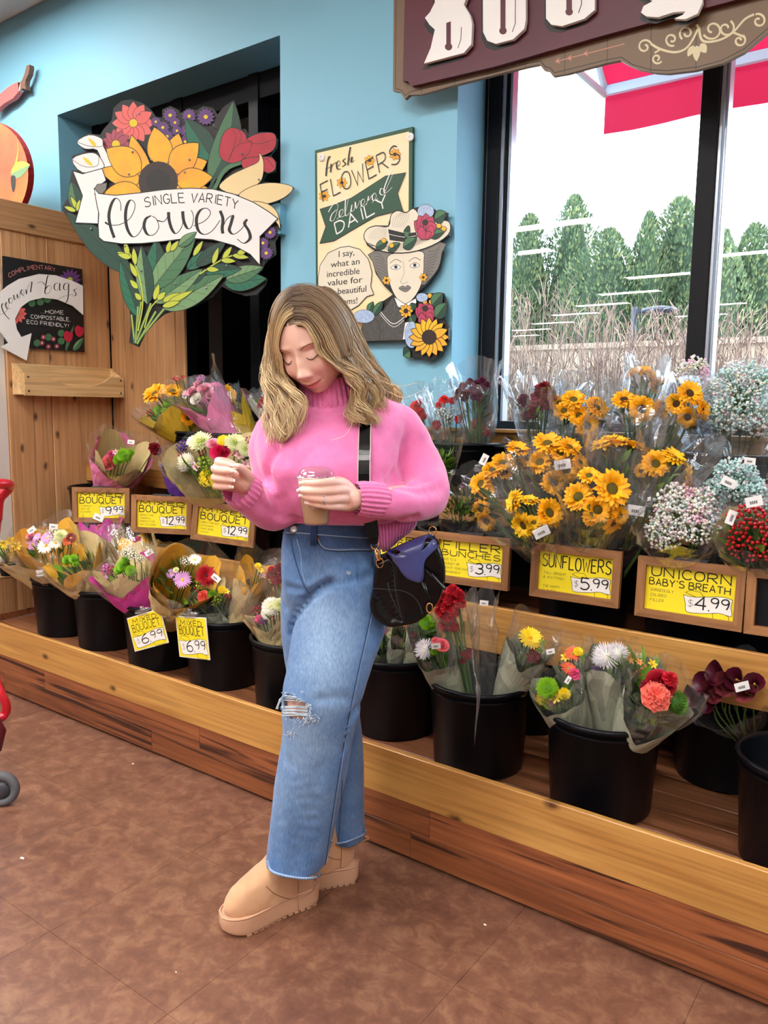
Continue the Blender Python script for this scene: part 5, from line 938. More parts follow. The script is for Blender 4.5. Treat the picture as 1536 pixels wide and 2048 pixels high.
# --- middle shelf, left
B('tall magenta and kraft wrapped bouquet at the back next to the partition', 'b1', (231,893), 2.52, 30, [('rk',232,888,8)], 'mkc', leaves=4, dropk=0.05)
B('pink-wrapped bouquet with a green mum leaning over the 9.99 price frame', 'b1', (242,915), 2.40, 50, [('mg',248,912,17),('mg',236,920,12),('rs',218,924,16),('al',232,906,8),('cq',222,908,8),('cd',310,898,14,.03),('mg',262,905,8)], 'pkc', leaves=6, dropk=.12, off=(.13,-.03), labels=((262,884,-.1,16),))
B('large mixed bouquet with white mums and a magenta rose behind the raised hand', 'b3', (432,918), 2.34, 86, [('rp',440,903,19),('mw',372,925,20),('me',402,884,22),('me',470,886,20),('me',492,898,18),('my',448,882,13),('my',416,956,18),('my',434,968,12),('dw',388,882,17),('pu',365,893,15),('rb',360,912,10),('bb',408,925,15),('bb',420,938,14),('rb',392,892,9),('al',394,935,13),('al',478,912,14),('rb',468,905,10),('rb',497,880,9),('al',490,930,12),('bb',505,945,10),('rk',425,886,12),('pu',425,900,8),('rb',405,905,8)], 'kc', leaves=46, dropk=.34, off=(-.03,-.02), ext=.1)
B('kraft-wrapped bouquet with purple tissue behind the second price frame', 'b2', (352,925), 2.46, 26, [('pu',350,905,10),('cq',345,930,9)], 'vk', leaves=6)
# --- lowest shelf, left
B('kraft-wrapped bouquet with yellow daffodils at the far left of the lowest shelf', 'a1', (38,1100), 2.05, 40, [('ay',20,1086,10),('ay',32,1108,11),('ay',12,1098,8),('ay',30,1092,8),('bb',5,1092,9)], 'kyc', leaves=20, off=(-.05,-.02), leafc=1)
B('kraft and yellow wrapped bouquet with lilac and white daisies', 'a1', (98,1088), 2.08, 60, [('dl',65,1090,18),('dl',95,1076,14),('dw',92,1092,18),('dw',112,1086,14),('wf',110,1068,16),('me',122,1072,13),('dm',142,1076,12),('do',135,1083,11),('dl',75,1074,10),('rk',60,1070,9)], 'kyc', leaves=16, labels=((63,1060,.6,20),(107,1053,-.1,20)))
B('kraft-wrapped bouquet with green mums and dark leaves', 'a2', (150,1124), 2.06, 52, [('mg',135,1120,12),('mg',148,1118,11),('mg',152,1128,9),('rw',80,1128,6),('rw',95,1132,6)], 'kyc', leaves=34, lens=1.3, off=(-.02,-.02), labels=((83,1146,.1,24),))
B('tall bouquet in magenta and kraft paper behind the green mums', 'a2', (205,1062), 2.25, 38, [('cq',200,1055,8)], 'kmc', leaves=8, dropk=.1, off=(.03,.04), labels=((197,1035,-.4,24),(227,1064,.9,16)))
B('small cellophane bouquet with red and cream flowers behind the magenta paper', 'a3', (262,1082), 2.27, 40, [('rb',250,1090,11),('me',262,1095,10),('ar',245,1098,9),('cq',275,1080,9),('ay',257,1105,10),('wf',280,1092,12)], 'kyc', leaves=12, off=(-.03,.05))
B('magenta-wrapped bouquet with green mums and lilac asters', 'a3', (252,1140), 2.04, 56, [('mg',247,1132,15),('mg',262,1142,13),('mg',238,1140,12),('mg',252,1120,11),('pk',212,1138,14),('pk',205,1158,12),('dl',215,1150,10),('rb',222,1140,10),('wf',265,1110,14),('wf',280,1118,12),('wf',250,1106,11),('rs',245,1168,12)], 'mkc', leaves=20, off=(-.02,-.03), labels=((298,1105,.5,20),))
B('kraft-wrapped bouquet with a red gerbera and a lilac daisy', 'a3', (372,1158), 2.05, 62, [('dr',412,1152,24,.0),('dl',365,1160,19),('dl',343,1147,11),('dw',390,1120,14),('wf',372,1122,13),('bb',400,1170,10),('me',352,1140,6),('rb',396,1175,8)], 'kyc', leaves=34, lens=1.2, off=(.05,-.02), labels=((432,1156,-.7,22),), dropk=.2)
B('small bunch of coral and green flowers in grey paper by the upright price card', 'a4', (418,1195), 2.10, 34, [('cc',406,1192,13),('mg',424,1188,10),('bb',436,1196,10),('my',444,1180,9),('ay',452,1184,8),('bb',430,1206,8)], 'gc', leaves=14)
B('bunch of dark red lilies in cellophane beside the kraft cone', 'a4', (462,1195), 2.14, 26, [('ar',456,1192,9),('cd',470,1195,10),('ar',450,1202,7)], 'gc', leaves=8, off=(.03,.02))
B('tall kraft and yellow paper cone right of the upright price card', 'a4', (508,1155), 2.16, 34, [('ay',520,1142,9),('al',524,1152,8),('my',516,1132,7)], 'kyc', leaves=4, dropk=.05, off=(.06,0), ext=.3)
B('bouquet with red carnations between the kraft cone and the jeans', 'a5', (555,1145), 2.2, 32, [('cr',545,1142,12),('cd',560,1136,12),('cr',552,1158,12),('cr',540,1150,9),('cd',566,1155,10)], 'c', leaves=10, off=(-.02,.06))
B('kraft-wrapped bouquet with a white mum beside the jeans', 'a5', (540,1225), 2.08, 42, [('mw',543,1214,20),('mw',536,1226,14),('me',558,1210,14),('rb',515,1220,9),('cq',518,1240,11),('pu',528,1242,10),('rb',548,1238,7)], 'kc', leaves=10, off=(-.04,-.02), dropk=.15)
# --- lowest shelf, right
for i, (px, py, l, bl) in enumerate([(772,1275,'grey-paper bunch under the handbag',[('cq',765,1262,8),('me',780,1270,7)]),(815,1262,'grey-paper bunch with dark leaves behind the green mum',[('rb',812,1256,7),('cd',826,1270,8)]),(850,1258,'bunch with a bright green mum at the edge of the handbag',[('mg',855,1247,19),('mg',850,1236,10),('rb',868,1290,8)])]):
    B(l, 'a6', (px,py), 2.16, 30, bl, 'gc', leaves=22, off=(-.07+.07*i,-.01))
r_ = random.Random(5); cl_ = [('cr',905,1180,14),('cr',918,1188,12),('cr',884,1190,11),('cr',900,1200,14),('cr',880,1207,11),('cr',920,1206,13),('cr',892,1214,13),('cr',908,1222,13),('cr',884,1230,12),('cr',900,1238,12),('cr',888,1252,13),('cr',908,1255,11),('cr',933,1305,14),('cr',925,1320,8),('cr',875,1222,8)]
B('long-stemmed red carnations in cellophane in the front bucket', 'a7', (903,1215), 2.12, 42, cl_, 'c', leaves=16, off=(.0,-.02), ls=.4, ext=.08)
B('small bunch with a white spider mum at the rim of the carnation bucket', 'a7', (868,1300), 2.02, 34, [('mz',850,1298,17),('rs',884,1290,14),('mg',868,1302,11),('pu',862,1296,8),('rs',872,1282,9),('mg',846,1314,7)], 'gc', leaves=12, off=(-.06,-.04), labels=((872,1292,.1,22),), ext=.05)
B('single yellow gerbera with a dark red bloom in a grey paper cone', 'a7', (1058,1290), 2.14, 40, [('dy',1061,1277,26),('cd',1068,1312,16),('bb',1084,1285,8),('bb',1078,1300,8)], 'gc', leaves=22, off=(.07,.0), dropk=.15, ext=.28, labels=((1101,1303,.2,20),))
B('empty folded cellophane sleeve beside the red carnations', 'a7', (965,1215), 2.14, 26, [], 'c', leaves=0, off=(.03,-.01), ext=.1, labels=((968,1206,-.1,20),))
B('mixed bunch with a round green mum at the left rim of the large bucket', 'a8', (1115,1375), 2.03, 46, [('mg',1095,1377,25),('my',1088,1396,15),('ay',1110,1395,14),('my',1128,1388,12),('do',1137,1338,18),('cq',1148,1348,14),('rk',1100,1405,7)], 'gc', leaves=26, off=(-.07,-.03), labels=((1136,1360,1.0,18),))
B('mixed bunch with an orange daisy behind the round green mum', 'a8', (1148,1320), 2.12, 36, [('do',1145,1308,18),('ay',1132,1316,12),('my',1156,1304,10),('pu',1190,1340,9)], 'gc', leaves=16, off=(-.04,.04))
B('mixed bunch with white spider mums in the middle of the large bucket', 'a8', (1218,1322), 2.12, 42, [('mz',1215,1312,22),('mz',1236,1306,18),('mz',1203,1318,15),('pu',1196,1340,9),('ao',1256,1320,13),('al',1245,1330,10)], 'gc', leaves=16, off=(0,.03), dropk=.1)
B('mixed bunch with peach lilies and broad green leaves in the large bucket', 'a8', (1285,1335), 2.12, 36, [('ao',1290,1342,15),('ay',1302,1330,13),('cc',1282,1350,13),('ao',1278,1326,9)], 'gc', leaves=30, lens=1.5, off=(.04,.03), leafc=1)
B('mixed bunch with a red rose and a coral carnation in the large bucket', 'a8', (1322,1390), 2.04, 58, [('rr',1322,1366,28),('cd',1300,1375,20),('cc',1312,1393,30,-.03),('mk',1352,1406,30,.01,(.6,.1,.6)),('cr',1340,1358,17)], 'gc', leaves=20, off=(.06,-.03), dropk=.5)
cal_ = [('ca',1420,1370,26),('ca',1445,1352,26),('cy',1462,1372,25),('ca',1400,1392,24),('cy',1440,1385,24),('ca',1478,1362,24),('ca',1425,1402,24),('cy',1495,1385,22),('ca',1510,1370,22),('ca',1404,1420,20)]
B('maroon calla lilies in cellophane at the right edge of the lowest shelf', 'a9', (1450,1385), 2.30, 66, [(k,x,y,r*1.45,0,(-.75+.008*(x-1450),.1+.006*(1390-y),.45)) for k,x,y,r in cal_], 'c', leaves=0, base=None, off=(.22,-.18), ext=.12, labels=((1484,1373,.25,34),))
# --- middle shelf, right
B('leafy green filler branches behind the pink elbow', 'b5', (887,905), 2.36, 26, [], 'c', leaves=70, off=(.1,0), lens=.8, ext=.1, leafc=1, drop=.3)
B('dark leafy filler bunch in cellophane above the 3.99 price frame', 'b6', (925,985), 2.4, 62, [], 'c', leaves=150, lens=.9, ext=.12, ls=.6)
B('sunflower bunch at the left end of the sunflower bucket', 'b7', (1000,960), 2.42, 72, [('sg',1035,900,26),('sg',1006,926,27),('sg',985,940,24),('sg',1010,945,20,.03),('sg',962,968,26),('sg',974,982,18),('sg',963,1018,22),('sg',974,1042,22),('sg',1040,930,20,.04)], 'c', leaves=14, off=(-.08,.0), ext=.18, labels=((968,919,1.1,26),))
B('sunflower bunch with a white barcode, upper middle of the sunflower bucket', 'b7', (1106,925), 2.44, 68, [('sg',1095,888,32),('sg',1138,895,27),('sg',1080,925,28),('sd',1132,940,30,-.01),('sd',1108,965,28,-.02),('sg',1120,908,24),('sg',1160,925,20)], 'c', leaves=12, off=(-.04,.02), ext=.2, labels=((1125,929,.15,38),))
B('sunflower bunch in front at the lower left of the sunflower bucket', 'b7', (1060,1025), 2.28, 70, [('sp',1030,1003,27,0,(-.9,.3,.3)),('sp',1060,1002,20,0,(-.1,.9,.4)),('sg',1098,1026,33,0,(.35,.2,.8)),('sp',1048,1050,30,0,(-.7,-.3,.5)),('sp',1068,1046,18,0,(-.3,.3,.6))], 'c', leaves=16, leafc=0, off=(-.05,-.05), ext=.15, labels=((1083,1064,.45,38),))
B('sunflower bunch with the largest bloom, front right of the sunflower bucket', 'b7', (1198,995), 2.30, 70, [('sg',1223,978,41,-.03,(.15,.2,.95)),('sg',1178,952,24),('sg',1157,994,33),('sg',1195,1020,32),('sg',1226,1045,28,0,(.4,-.5,.6)),('sg',1183,1035,20),('sg',1240,1030,20)], 'c', leaves=16, off=(.02,-.05), ext=.2)
B('sunflower bunch seen from the side, behind the largest bloom', 'b7', (1240,900), 2.46, 58, [('sp',1208,891,29,0,(-.35,.9,.25)),('sp',1234,888,32,0,(0,.92,.25)),('sp',1262,893,30,0,(.3,.9,.2)),('sp',1280,898,24,0,(.5,.8,.2)),('sp',1222,880,22,.03,(-.1,.9,.2))], 'c', leaves=14, off=(.05,.03), ext=.22)
B('sunflower bunch leaning right toward the pale blossoms', 'b7', (1335,930), 2.40, 58, [('sg',1311,928,31,0,(-.1,.3,.9)),('sp',1347,915,28,0,(.3,.6,.5)),('sp',1372,950,28,0,(.9,.0,.3)),('sp',1368,972,24,0,(.9,-.3,.3)),('sd',1283,942,16,.03)], 'c', leaves=12, off=(.09,.0), ext=.2, labels=((1272,1021,-.15,40),))
# --- top shelf, right: carnations
B('orange-red carnations in cellophane touching the pink shoulder', 'c4', (832,820), 2.66, 30, [('cx',830,812,11),('cx',838,824,12),('cx',822,822,9),('cx',846,832,8),('cx',836,806,8)], 'cC', leaves=8, off=(-.12,0), ext=.3, ls=.5)
B('scarlet carnations with small white flowers in cellophane, left top shelf', 'c4', (890,812), 2.68, 34, [('cx',888,800,11),('cx',904,802,9),('cx',878,810,8),('wf',885,826,16),('wf',900,838,15),('cr',917,838,9),('cr',873,850,10),('wf',905,820,10)], 'cC', leaves=8, off=(-.05,.0), ext=.22, ls=.5)
bg_ = [('cb',948+dx,772+dy,r) for dx,dy,r in ((-30,12,9),(-22,0,9),(-15,14,9),(-8,-8,9),(-4,8,9),(4,-4,9),(8,12,9),(16,-10,10),(18,4,9),(-18,24,8),(0,22,8),(12,24,8),(26,-2,8),(-34,22,7))]
B('burgundy carnations fanned out in blue-tinted cellophane', 'c4', (950,785), 2.66, 38, bg_, 'C', leaves=26, off=(.08,0), ext=.3, ls=.35)
B('small red carnations behind the burgundy carnations', 'c4', (960,850), 2.76, 28, [('cr',953,848,13),('cr',965,862,9),('cr',975,866,8)], 'C', leaves=4, off=(.05,.04), ext=.1)
B('big dark red carnation bunch in cellophane, middle of the top shelf', 'c5', (1070,800), 2.68, 44, [('cd',1087,780,19),('cd',1100,790,15),('cd',1078,796,17),('cd',1092,806,16),('cd',1072,812,14),('cb',1046,798,12),('cb',1052,808,10),('cb',1052,832,10),('cd',1066,826,12),('cr',1104,800,12)], 'cC', leaves=18, ext=.32, ls=.5)
B('upright empty cellophane sleeve tips behind the dark red carnations', 'c5', (1120,800), 2.8, 40, [('cr',1120,830,8)], 'C', leaves=8, off=(.06,.04), ext=.25)
# top shelf, right: sunflowers
B('upper sunflower bunch with three pale centres in cellophane', 'c5', (1162,825), 2.64, 54, [('sg',1147,800,26),('sg',1193,816,27),('sg',1174,852,28,0,(.1,.1,.9)),('sg',1128,822,22),('sg',1158,832,24),('sg',1118,806,18,.04)], 'cC', leaves=10, off=(.1,0), ext=.22)
B('upper sunflower bunch with two dark brown centres', 'c6', (1268,812), 2.64, 50, [('sd',1248,800,26,0,(-.2,.6,.7)),('sd',1283,819,31,-.02,(.1,.15,.95)),('sg',1320,820,22,.04),('sg',1262,806,18,.03)], 'cC', leaves=8, off=(-.03,0), ext=.2)
B('highest sunflower bunch, faint through cellophane against the window', 'c6', (1290,760), 2.80, 36, [('sg',1286,744,22,0,(0,.8,.4)),('sg',1264,747,16,0,(-.5,.7,.3)),('sg',1305,758,20,0,(.6,.4,.5)),('sg',1311,773,18),('sg',1330,765,12)], 'cC', leaves=8, off=(0,.04), ext=.22)
B('upper sunflower bunch with four dark brown centres leaning right', 'c6', (1380,810), 2.60, 50, [('sd',1379,787,28,0,(.1,.3,.9)),('sd',1353,808,24,0,(-.5,.1,.8)),('sd',1404,821,24,0,(.6,.1,.7)),('sd',1375,834,24,0,(-.1,-.3,.9)),('sd',1392,800,16,.02)], 'cC', leaves=6, off=(.02,-.02), ext=.12)
# baby's breath clouds
gyp = [mat('gypsophila_%d' % i, C255(*c), .7) for i, c in enumerate(((240,242,240),(236,196,212),(186,222,220),(226,228,190)))]
def gypso(label, key, clouds, mix, Y, off=(0,0), wrap='c', labels=(), hd=None, Rp=60):
    hx, hy = hd or clouds[0][:2]; t = B(label, key, (hx,hy), Y, Rp, [], wrap, leaves=0, off=off, ext=.14, stems=False, labels=labels, name='bouquet')
    r = random.Random(int(hx)); m = MB(); s = MB(); bs = Vector(t.location); oct_ = [(0,0,1),(0,0,-1),(1,0,0),(0,1,0),(-1,0,0),(0,-1,0)]; of = [(0,2,3),(0,3,4),(0,4,5),(0,5,2),(1,3,2),(1,4,3),(1,5,4),(1,2,5)]
    for (px, py, rp, n) in clouds:
        c = hit(px, py, 1, Y); k = rp*(c-CP).dot(CF)/FOC
        for i in range(n):
            d = V(r.gauss(0,1), r.gauss(0,1), r.gauss(0,1)); d = d.normalized()*r.random()**.38*k; d.y *= .75; p = c+d; q = r.uniform(.0035, .0062); mi = r.choices(range(4), mix)[0] if noise.noise(p*14) < .34 else (1 if mix[1] > 1 else 2)
            m.add([p+V(*o)*q for o in oct_], of, mi, True)
            if i % 6 == 0: s.tube([p, lerp(p, c-UZ*k*.6, .5), c-UZ*k*1.1], .0007, 3, 0, cap=False)
        for i in range(6): s.tube([c+V(r.uniform(-.3,.3)*k, r.uniform(-.3,.3)*k, -k*.2), lerp(c, bs, .5), bs], .0016, 4, 0, cap=False)
    o = m.build('blossom_cloud', gyp, t); o['kind'] = 'stuff'; o = s.build('stems', stemg, t); o['kind'] = 'stuff'
gypso("baby's breath bunch in white and pink, front of the 4.99 bucket", 'b8', [(1352,1010,46,520),(1330,1062,42,420),(1395,1045,46,480),(1400,1005,34,300)], (8,2,1,2), 2.34, (-.04,-.04), hd=(1365,1035), Rp=85)
gypso("mint green baby's breath bunch behind the white and pink one", 'b8', [(1470,958,46,560),(1505,985,34,300),(1430,985,30,260)], (1,1,9,0), 2.44, (.05,.02), labels=((1500,922,-.1,26),(1458,965,-.45,36)), hd=(1470,965), Rp=72)
gypso("pale blue baby's breath bunch at the right end of the top shelf", 'c7', [(1484,778,58,760),(1450,830,40,380),(1520,830,46,480),(1512,760,34,300)], (5,1,7,1), 2.62, (0,0), 'cC', hd=(1486,800), Rp=85)
gypso("white and pink baby's breath bunch against the window mullion", 'c7', [(1385,745,34,340),(1425,790,36,360),(1436,845,34,300)], (5,3,1,4), 2.74, (-.14,.02), 'cC', hd=(1405,780), Rp=60)
gypso("pink and mint baby's breath bunch low behind the red berries", 'b9', [(1448,1045,34,300),(1525,1000,34,340),(1500,1030,26,200)], (2,4,6,0), 2.44, (-.12,.02), hd=(1490,1025), Rp=60)
be_ = [('be',1502+dx,1062+dy,r) for dx,dy,r in ((-35,-30,15),(-15,-42,15),(12,-38,16),(30,-25,15),(-30,0,16),(-5,-15,17),(20,-5,16),(-38,25,14),(-12,20,17),(12,28,16),(32,15,15),(-25,45,13),(5,52,14),(28,48,14))]
B('red hypericum berries with dark leaves in kraft paper at the right edge', 'b9', (1505,1065), 2.30, 62, be_, 'kc', leaves=80, off=(-.02,-.04), dropk=.6, labels=((1462,1035,1.2,34),(1508,1003,.2,40)))
# daffodil pot
pp = thing('flower_pot', 'small dark pot of yellow daffodils on the pale ledge at the left edge', 'flower pot', hit(14,1130,1,2.0)); c0 = Vector(pp.location)
b = MB(); b.lathe([(0,-.05),(.03,-.05),(.038,0),(.042,.002),(.042,.01),(.036,.01),(.0,.0)],20,0,Matrix.Translation(c0)); b.build('pot', bk_m, pp)
f = MB(); rr_ = random.Random(3)
for i in range(26): leafmesh(f, c0, V(rr_.uniform(-.4,.4), rr_.uniform(-.4,.4), 1), rr_.uniform(.06,.13), .012, rr_.randrange(2))
o = f.build('foliage', [leafg, leafy2], pp); o['kind'] = 'stuff'
for px,py in ((8,1088),(22,1082),(34,1092),(26,1108)): p = hit(px,py,1,1.99); inst('daffodil', FL['ay'][0], pp, zframe(p, CP-p) @ Matrix.Scale(.026,4))
# dropped stem hanging over the rim of the carnation bucket
b = MB(); b.tube(crom([hit(945,1300,1,1.98),hit(948,1340,1,1.965),hit(955,1370,1,1.955),hit(957,1400,1,1.95),hit(952,1450,1,1.95),hit(949,1490,1,1.95)],5), [.004]*10+[.010,.014,.014,.013,.011,.010,.009,.008,.007,.006,.005,.004,.003,.002,.001,.001], 7, 0, flat=.35)
tag(b.build('sleeve_tail', cellob), 'twisted cellophane tail hanging over the rim of the carnation bucket', 'wrapper')
# ---------------- the woman ----------------
from mathutils.bvhtree import BVHTree
def loft(mb, secs, n=40, mi=0, sub=4, sq=2.0, rib=None):
    """closed skin through rings: (centre, vector a, vector b)"""
    C_ = crom([s[0] for s in secs], sub); A_ = crom([s[1] for s in secs], sub); B_ = crom([s[2] for s in secs], sub); vs = []
    for c, a, b_ in zip(C_, A_, B_):
        for k in range(n):
            t = 2*pi*k/n; ct, s_ = cos(t), sin(t); e = 2/sq; f = 1+(rib[1]*cos(rib[0]*t) if rib else 0)
            vs.append(c+(a*(abs(ct)**e*(1 if ct >= 0 else -1))+b_*(abs(s_)**e*(1 if s_ >= 0 else -1)))*f)
    m = len(C_); fs = [(i*n+k, i*n+(k+1) % n, (i+1)*n+(k+1) % n, (i+1)*n+k) for i in range(m-1) for k in range(n)]
    fs += [tuple(range(n-1, -1, -1)), tuple(range((m-1)*n, m*n))]
    return mb.add(vs, fs, mi, True)
def hsec(y, xl, xr, D, d, tilt=0):
    """level ring whose silhouette spans xl..xr at row y"""
    L_, R_ = PP(xl, y, D), PP(xr, y, D); c = (L_+R_)/2; a = (R_-L_)/2; z = (L_.z+R_.z)/2; c.z = z; a.z = tilt; return (c, a, FH*d)
def remesh(mb, vox, it=4, fac=.5):
    me = mb.mesh('tmp', []); o = bpy.data.objects.new('tmp', me); COL.objects.link(o)
    m = o.modifiers.new('r', 'REMESH'); m.mode = 'VOXEL'; m.voxel_size = vox; m.use_smooth_shade = True
    if it: s_ = o.modifiers.new('s', 'SMOOTH'); s_.iterations = it; s_.factor = fac
    dg = bpy.context.evaluated_depsgraph_get(); out = bpy.data.meshes.new_from_object(o.evaluated_get(dg)); bpy.data.objects.remove(o); return out
def noisy(me, amp, sc, seed_=0, aniso=(1, 1, 1)):
    me.update(); N_ = [v.normal.copy() for v in me.vertices]
    for v, n in zip(me.vertices, N_):
        p = v.co; q = V(p.x*sc*aniso[0]+seed_, p.y*sc*aniso[1], p.z*sc*aniso[2]); v.co = p+n*(amp*noise.noise(q)+amp*.4*noise.noise(q*2.3))
    me.update()
def bvh_of(me): return BVHTree.FromPolygons([v.co for v in me.vertices], [tuple(p.vertices) for p in me.polygons])
def drape(bv, px, py, off=.002, Dfb=2.0):
    d = ray(px, py).normalized(); h = bv.ray_cast(CP, d)
    return (h[0]+h[1]*off) if h[0] is not None else PP(px, py, Dfb)
def obj_of(me, name, mats, parent):
    me.name = name; me.materials.clear()
    for m in (mats if isinstance(mats, (list, tuple)) else [mats]): me.materials.append(m)
    me.polygons.foreach_set('use_smooth', [True]*len(me.polygons)); o = bpy.data.objects.new(name, me); COL.objects.link(o); par(o, parent); return o
person = thing('person', 'woman in a pink turtleneck sweater, ripped blue jeans and tan boots, looking down', 'person', V(-1.38, 1.55, 0))
def colmat(name, rough, sheen=0, sss=0, bump=None, spec=None, tint=(1,1,1)):
    m = mat(name, (1,1,1), rough, sheen=sheen, sss=sss, bump=bump, spec=spec); nt = m.node_tree; a = nt.nodes.new('ShaderNodeVertexColor'); a.layer_name = 'col'; nt.links.new(a.outputs[0], nt.nodes['Principled BSDF'].inputs['Base Color']); return m
def setcol(me, f):
    at = me.color_attributes.new('col', 'FLOAT_COLOR', 'POINT'); buf = []
    for i, v in enumerate(me.vertices): c = f(i, v.co); buf += [c[0], c[1], c[2], 1]
    at.data.foreach_set('color', buf)
skin_m = colmat('skin', .42, sss=.12, bump=(260, .06, .001)); SK = C255(238, 194, 176); LIPC = C255(220, 112, 114); BL = C255(228, 150, 138)
# --- sweater
sw = MB()
loft(sw, [hsec(1040,572,800,2.06,.118), hsec(1028,560,812,2.05,.135), hsec(1010,546,818,2.04,.145), hsec(980,537,812,2.03,.15), hsec(940,524,800,2.02,.15), hsec(900,513,800,2.03,.142), hsec(868,512,806,2.04,.128), hsec(840,522,812,2.055,.112), hsec(818,545,806,2.065,.095), hsec(800,576,786,2.07,.085), hsec(786,606,742,2.075,.070), hsec(774,616,716,2.075,.058)], 48, sq=2.15)
def limb(mb, pts, n=28, flat=1): 
    P = [PP(*p[:3]) for p in pts]; R_ = [p[3] for p in pts]; Q = crom(P, 6); q = crom([V(r, 0, 0) for r in R_], 6); mb.tube(Q, [v.x for v in q], n)
limb(sw, [(768,840,2.07,.050),(794,858,2.09,.064),(822,905,2.10,.068),(842,955,2.07,.071),(850,990,2.01,.062),(822,1003,1.95,.052),(780,1004,1.905,.043),(752,1001,1.885,.039)])
limb(sw, [(570,850,2.06,.050),(548,880,2.05,.060),(550,940,2.04,.062),(560,1000,2.0,.058),(548,1022,1.965,.054),(515,1008,1.92,.048),(488,984,1.885,.042)])
loft(sw, [hsec(1068,700,815,2.08,.09), hsec(1050,690,832,2.09,.10), hsec(1020,690,835,2.09,.11), hsec(990,700,830,2.08,.1)], 30)
limb(sw, [(560,985,2.06,.045),(555,1025,2.07,.038),(556,1052,2.07,.020)])
me = remesh(sw, .0075, 12, .5); noisy(me, .0055, 8, 3, (1,1,1.4)); noisy(me, .0015, 24, 8)
SWB = bvh_of(me)
def press(me, bv, path, w, dep, lift=.0):      # a fold pressed in (or raised) along a line seen from the front
    P = [drape(bv, *p) for p in path]; P = crom(P, 4); me.update(); N_ = [v.normal.copy() for v in me.vertices]
    lo = V(min(p.x for p in P)-w*2, min(p.y for p in P)-w*2, min(p.z for p in P)-w*2); hi = V(max(p.x for p in P)+w*2, max(p.y for p in P)+w*2, max(p.z for p in P)+w*2)
    for v, n in zip(me.vertices, N_):
        c = v.co
        if c.x < lo.x or c.y < lo.y or c.z < lo.z or c.x > hi.x or c.y > hi.y or c.z > hi.z: continue
        d = min((c-p).length for p in P)
        if d < w*2: v.co = c-n*dep*math.exp(-(d/w)**2)
    me.update()
for pth, w_, dp in (([(790,955),(770,975),(772,992)],.018,.014),([(780,962),(815,968),(850,960)],.012,.010),([(800,975),(840,985),(880,975)],.014,.008),([(548,905),(535,950),(540,985),(556,1015)],.014,.012),([(500,985),(530,1015),(556,1030)],.014,.010),([(770,1040),(800,1042),(830,1035)],.012,.012),([(640,890),(600,930),(585,980)],.02,.006),([(700,900),(690,960)],.02,.005),([(560,1000),(570,1035),(600,1040)],.012,.012),([(820,870),(800,920),(790,950)],.02,.008),([(540,860),(560,880),(575,920)],.018,.006)): press(me, SWB, pth, w_, dp)
SWB = bvh_of(me)
knit = mat('pink_knit', C255(226, 112, 170), .85, sheen=.6, bump=(420, .5, .003), var=(60, C255(236, 132, 186), .9))
obj_of(me, 'sweater', knit, person)
def ribband(name, P, R_, n, amp, per, th=None, mb_=None, bx_=None):
    """ribbed knit band along a path"""
    m = MB(); m2 = crom(P, 5); rr = [v.x for v in crom([V(r, 0, 0) for r in R_], 5)]; N_ = len(m2); vs = []; nv = None
    for i in range(N_):
        t = (m2[min(i+1, N_-1)]-m2[max(i-1, 0)]).normalized(); nv = (UZ if nv is None and abs(t.z) < .9 else (FH if nv is None else nv)); nv = (nv-t*nv.dot(t)).normalized(); b_ = t.cross(nv)
        for k in range(n): a = 2*pi*k/n; vs.append(m2[i]+(b_*cos(a)*(bx_ or 1)+nv*sin(a))*(rr[i]+amp*cos(per*a)))
    fs = [(i*n+k, i*n+(k+1) % n, (i+1)*n+(k+1) % n, (i+1)*n+k) for i in range(N_-1) for k in range(n)]; m.add(vs, fs, 0, True); return m
m = ribband('cuff', [PP(764,1002,1.895),PP(745,1000,1.882),PP(724,998,1.872),PP(712,998,1.866)], [.040,.0425,.041,.037], 120, .0022, 22); m.build('cuff', knit, person)
m = ribband('cuff', [PP(495,988,1.895),PP(482,978,1.88),PP(474,972,1.868)], [.046,.046,.041], 120, .002, 22); m.build('cuff', knit, person)
m = ribband('collar', [PP(660,806,2.05),PP(658,785,2.04),PP(656,765,2.035),PP(655,748,2.03)], [.082,.074,.069,.062], 160, .0026, 34, bx_=1.02); m.build('turtleneck_collar', knit, person)
# hem: rib tubes following the lower edge
hm = MB()
FD = lambda a: lerp(1.945, 2.0, a)
for i in range(13):
    a = i/12; p0 = PP(lerp(750,834,a), lerp(1048,1036,a), FD(a)+.012); p1 = PP(lerp(757,822,a), [1092,1098,1103,1101,1096,1091,1086,1081,1077,1073,1069,1064,1056][i], FD(a)+.014)
    hm.tube([p0, lerp(p0, p1, .5)-FH*.006, p1], [.0052,.0056,.0045], 7, 0)
hm.build('ribbed_hem', knit, person)
hb = MB(); edge_ = [(740,1040,0),(836,1028,1),(823,1060,.95),(800,1080,.7),(775,1103,.3),(757,1091,.1)]
hb.add([PP(x, y, FD(a)+.016) for x, y, a in edge_]+[PP(x, y, FD(a)+.03) for x, y, a in edge_], [(0,1,2,3,4,5),(11,10,9,8,7,6)]+[(i,(i+1)%6,(i+1)%6+6,i+6) for i in range(6)], 0, True); hb.build('hem_flap', knit, person)
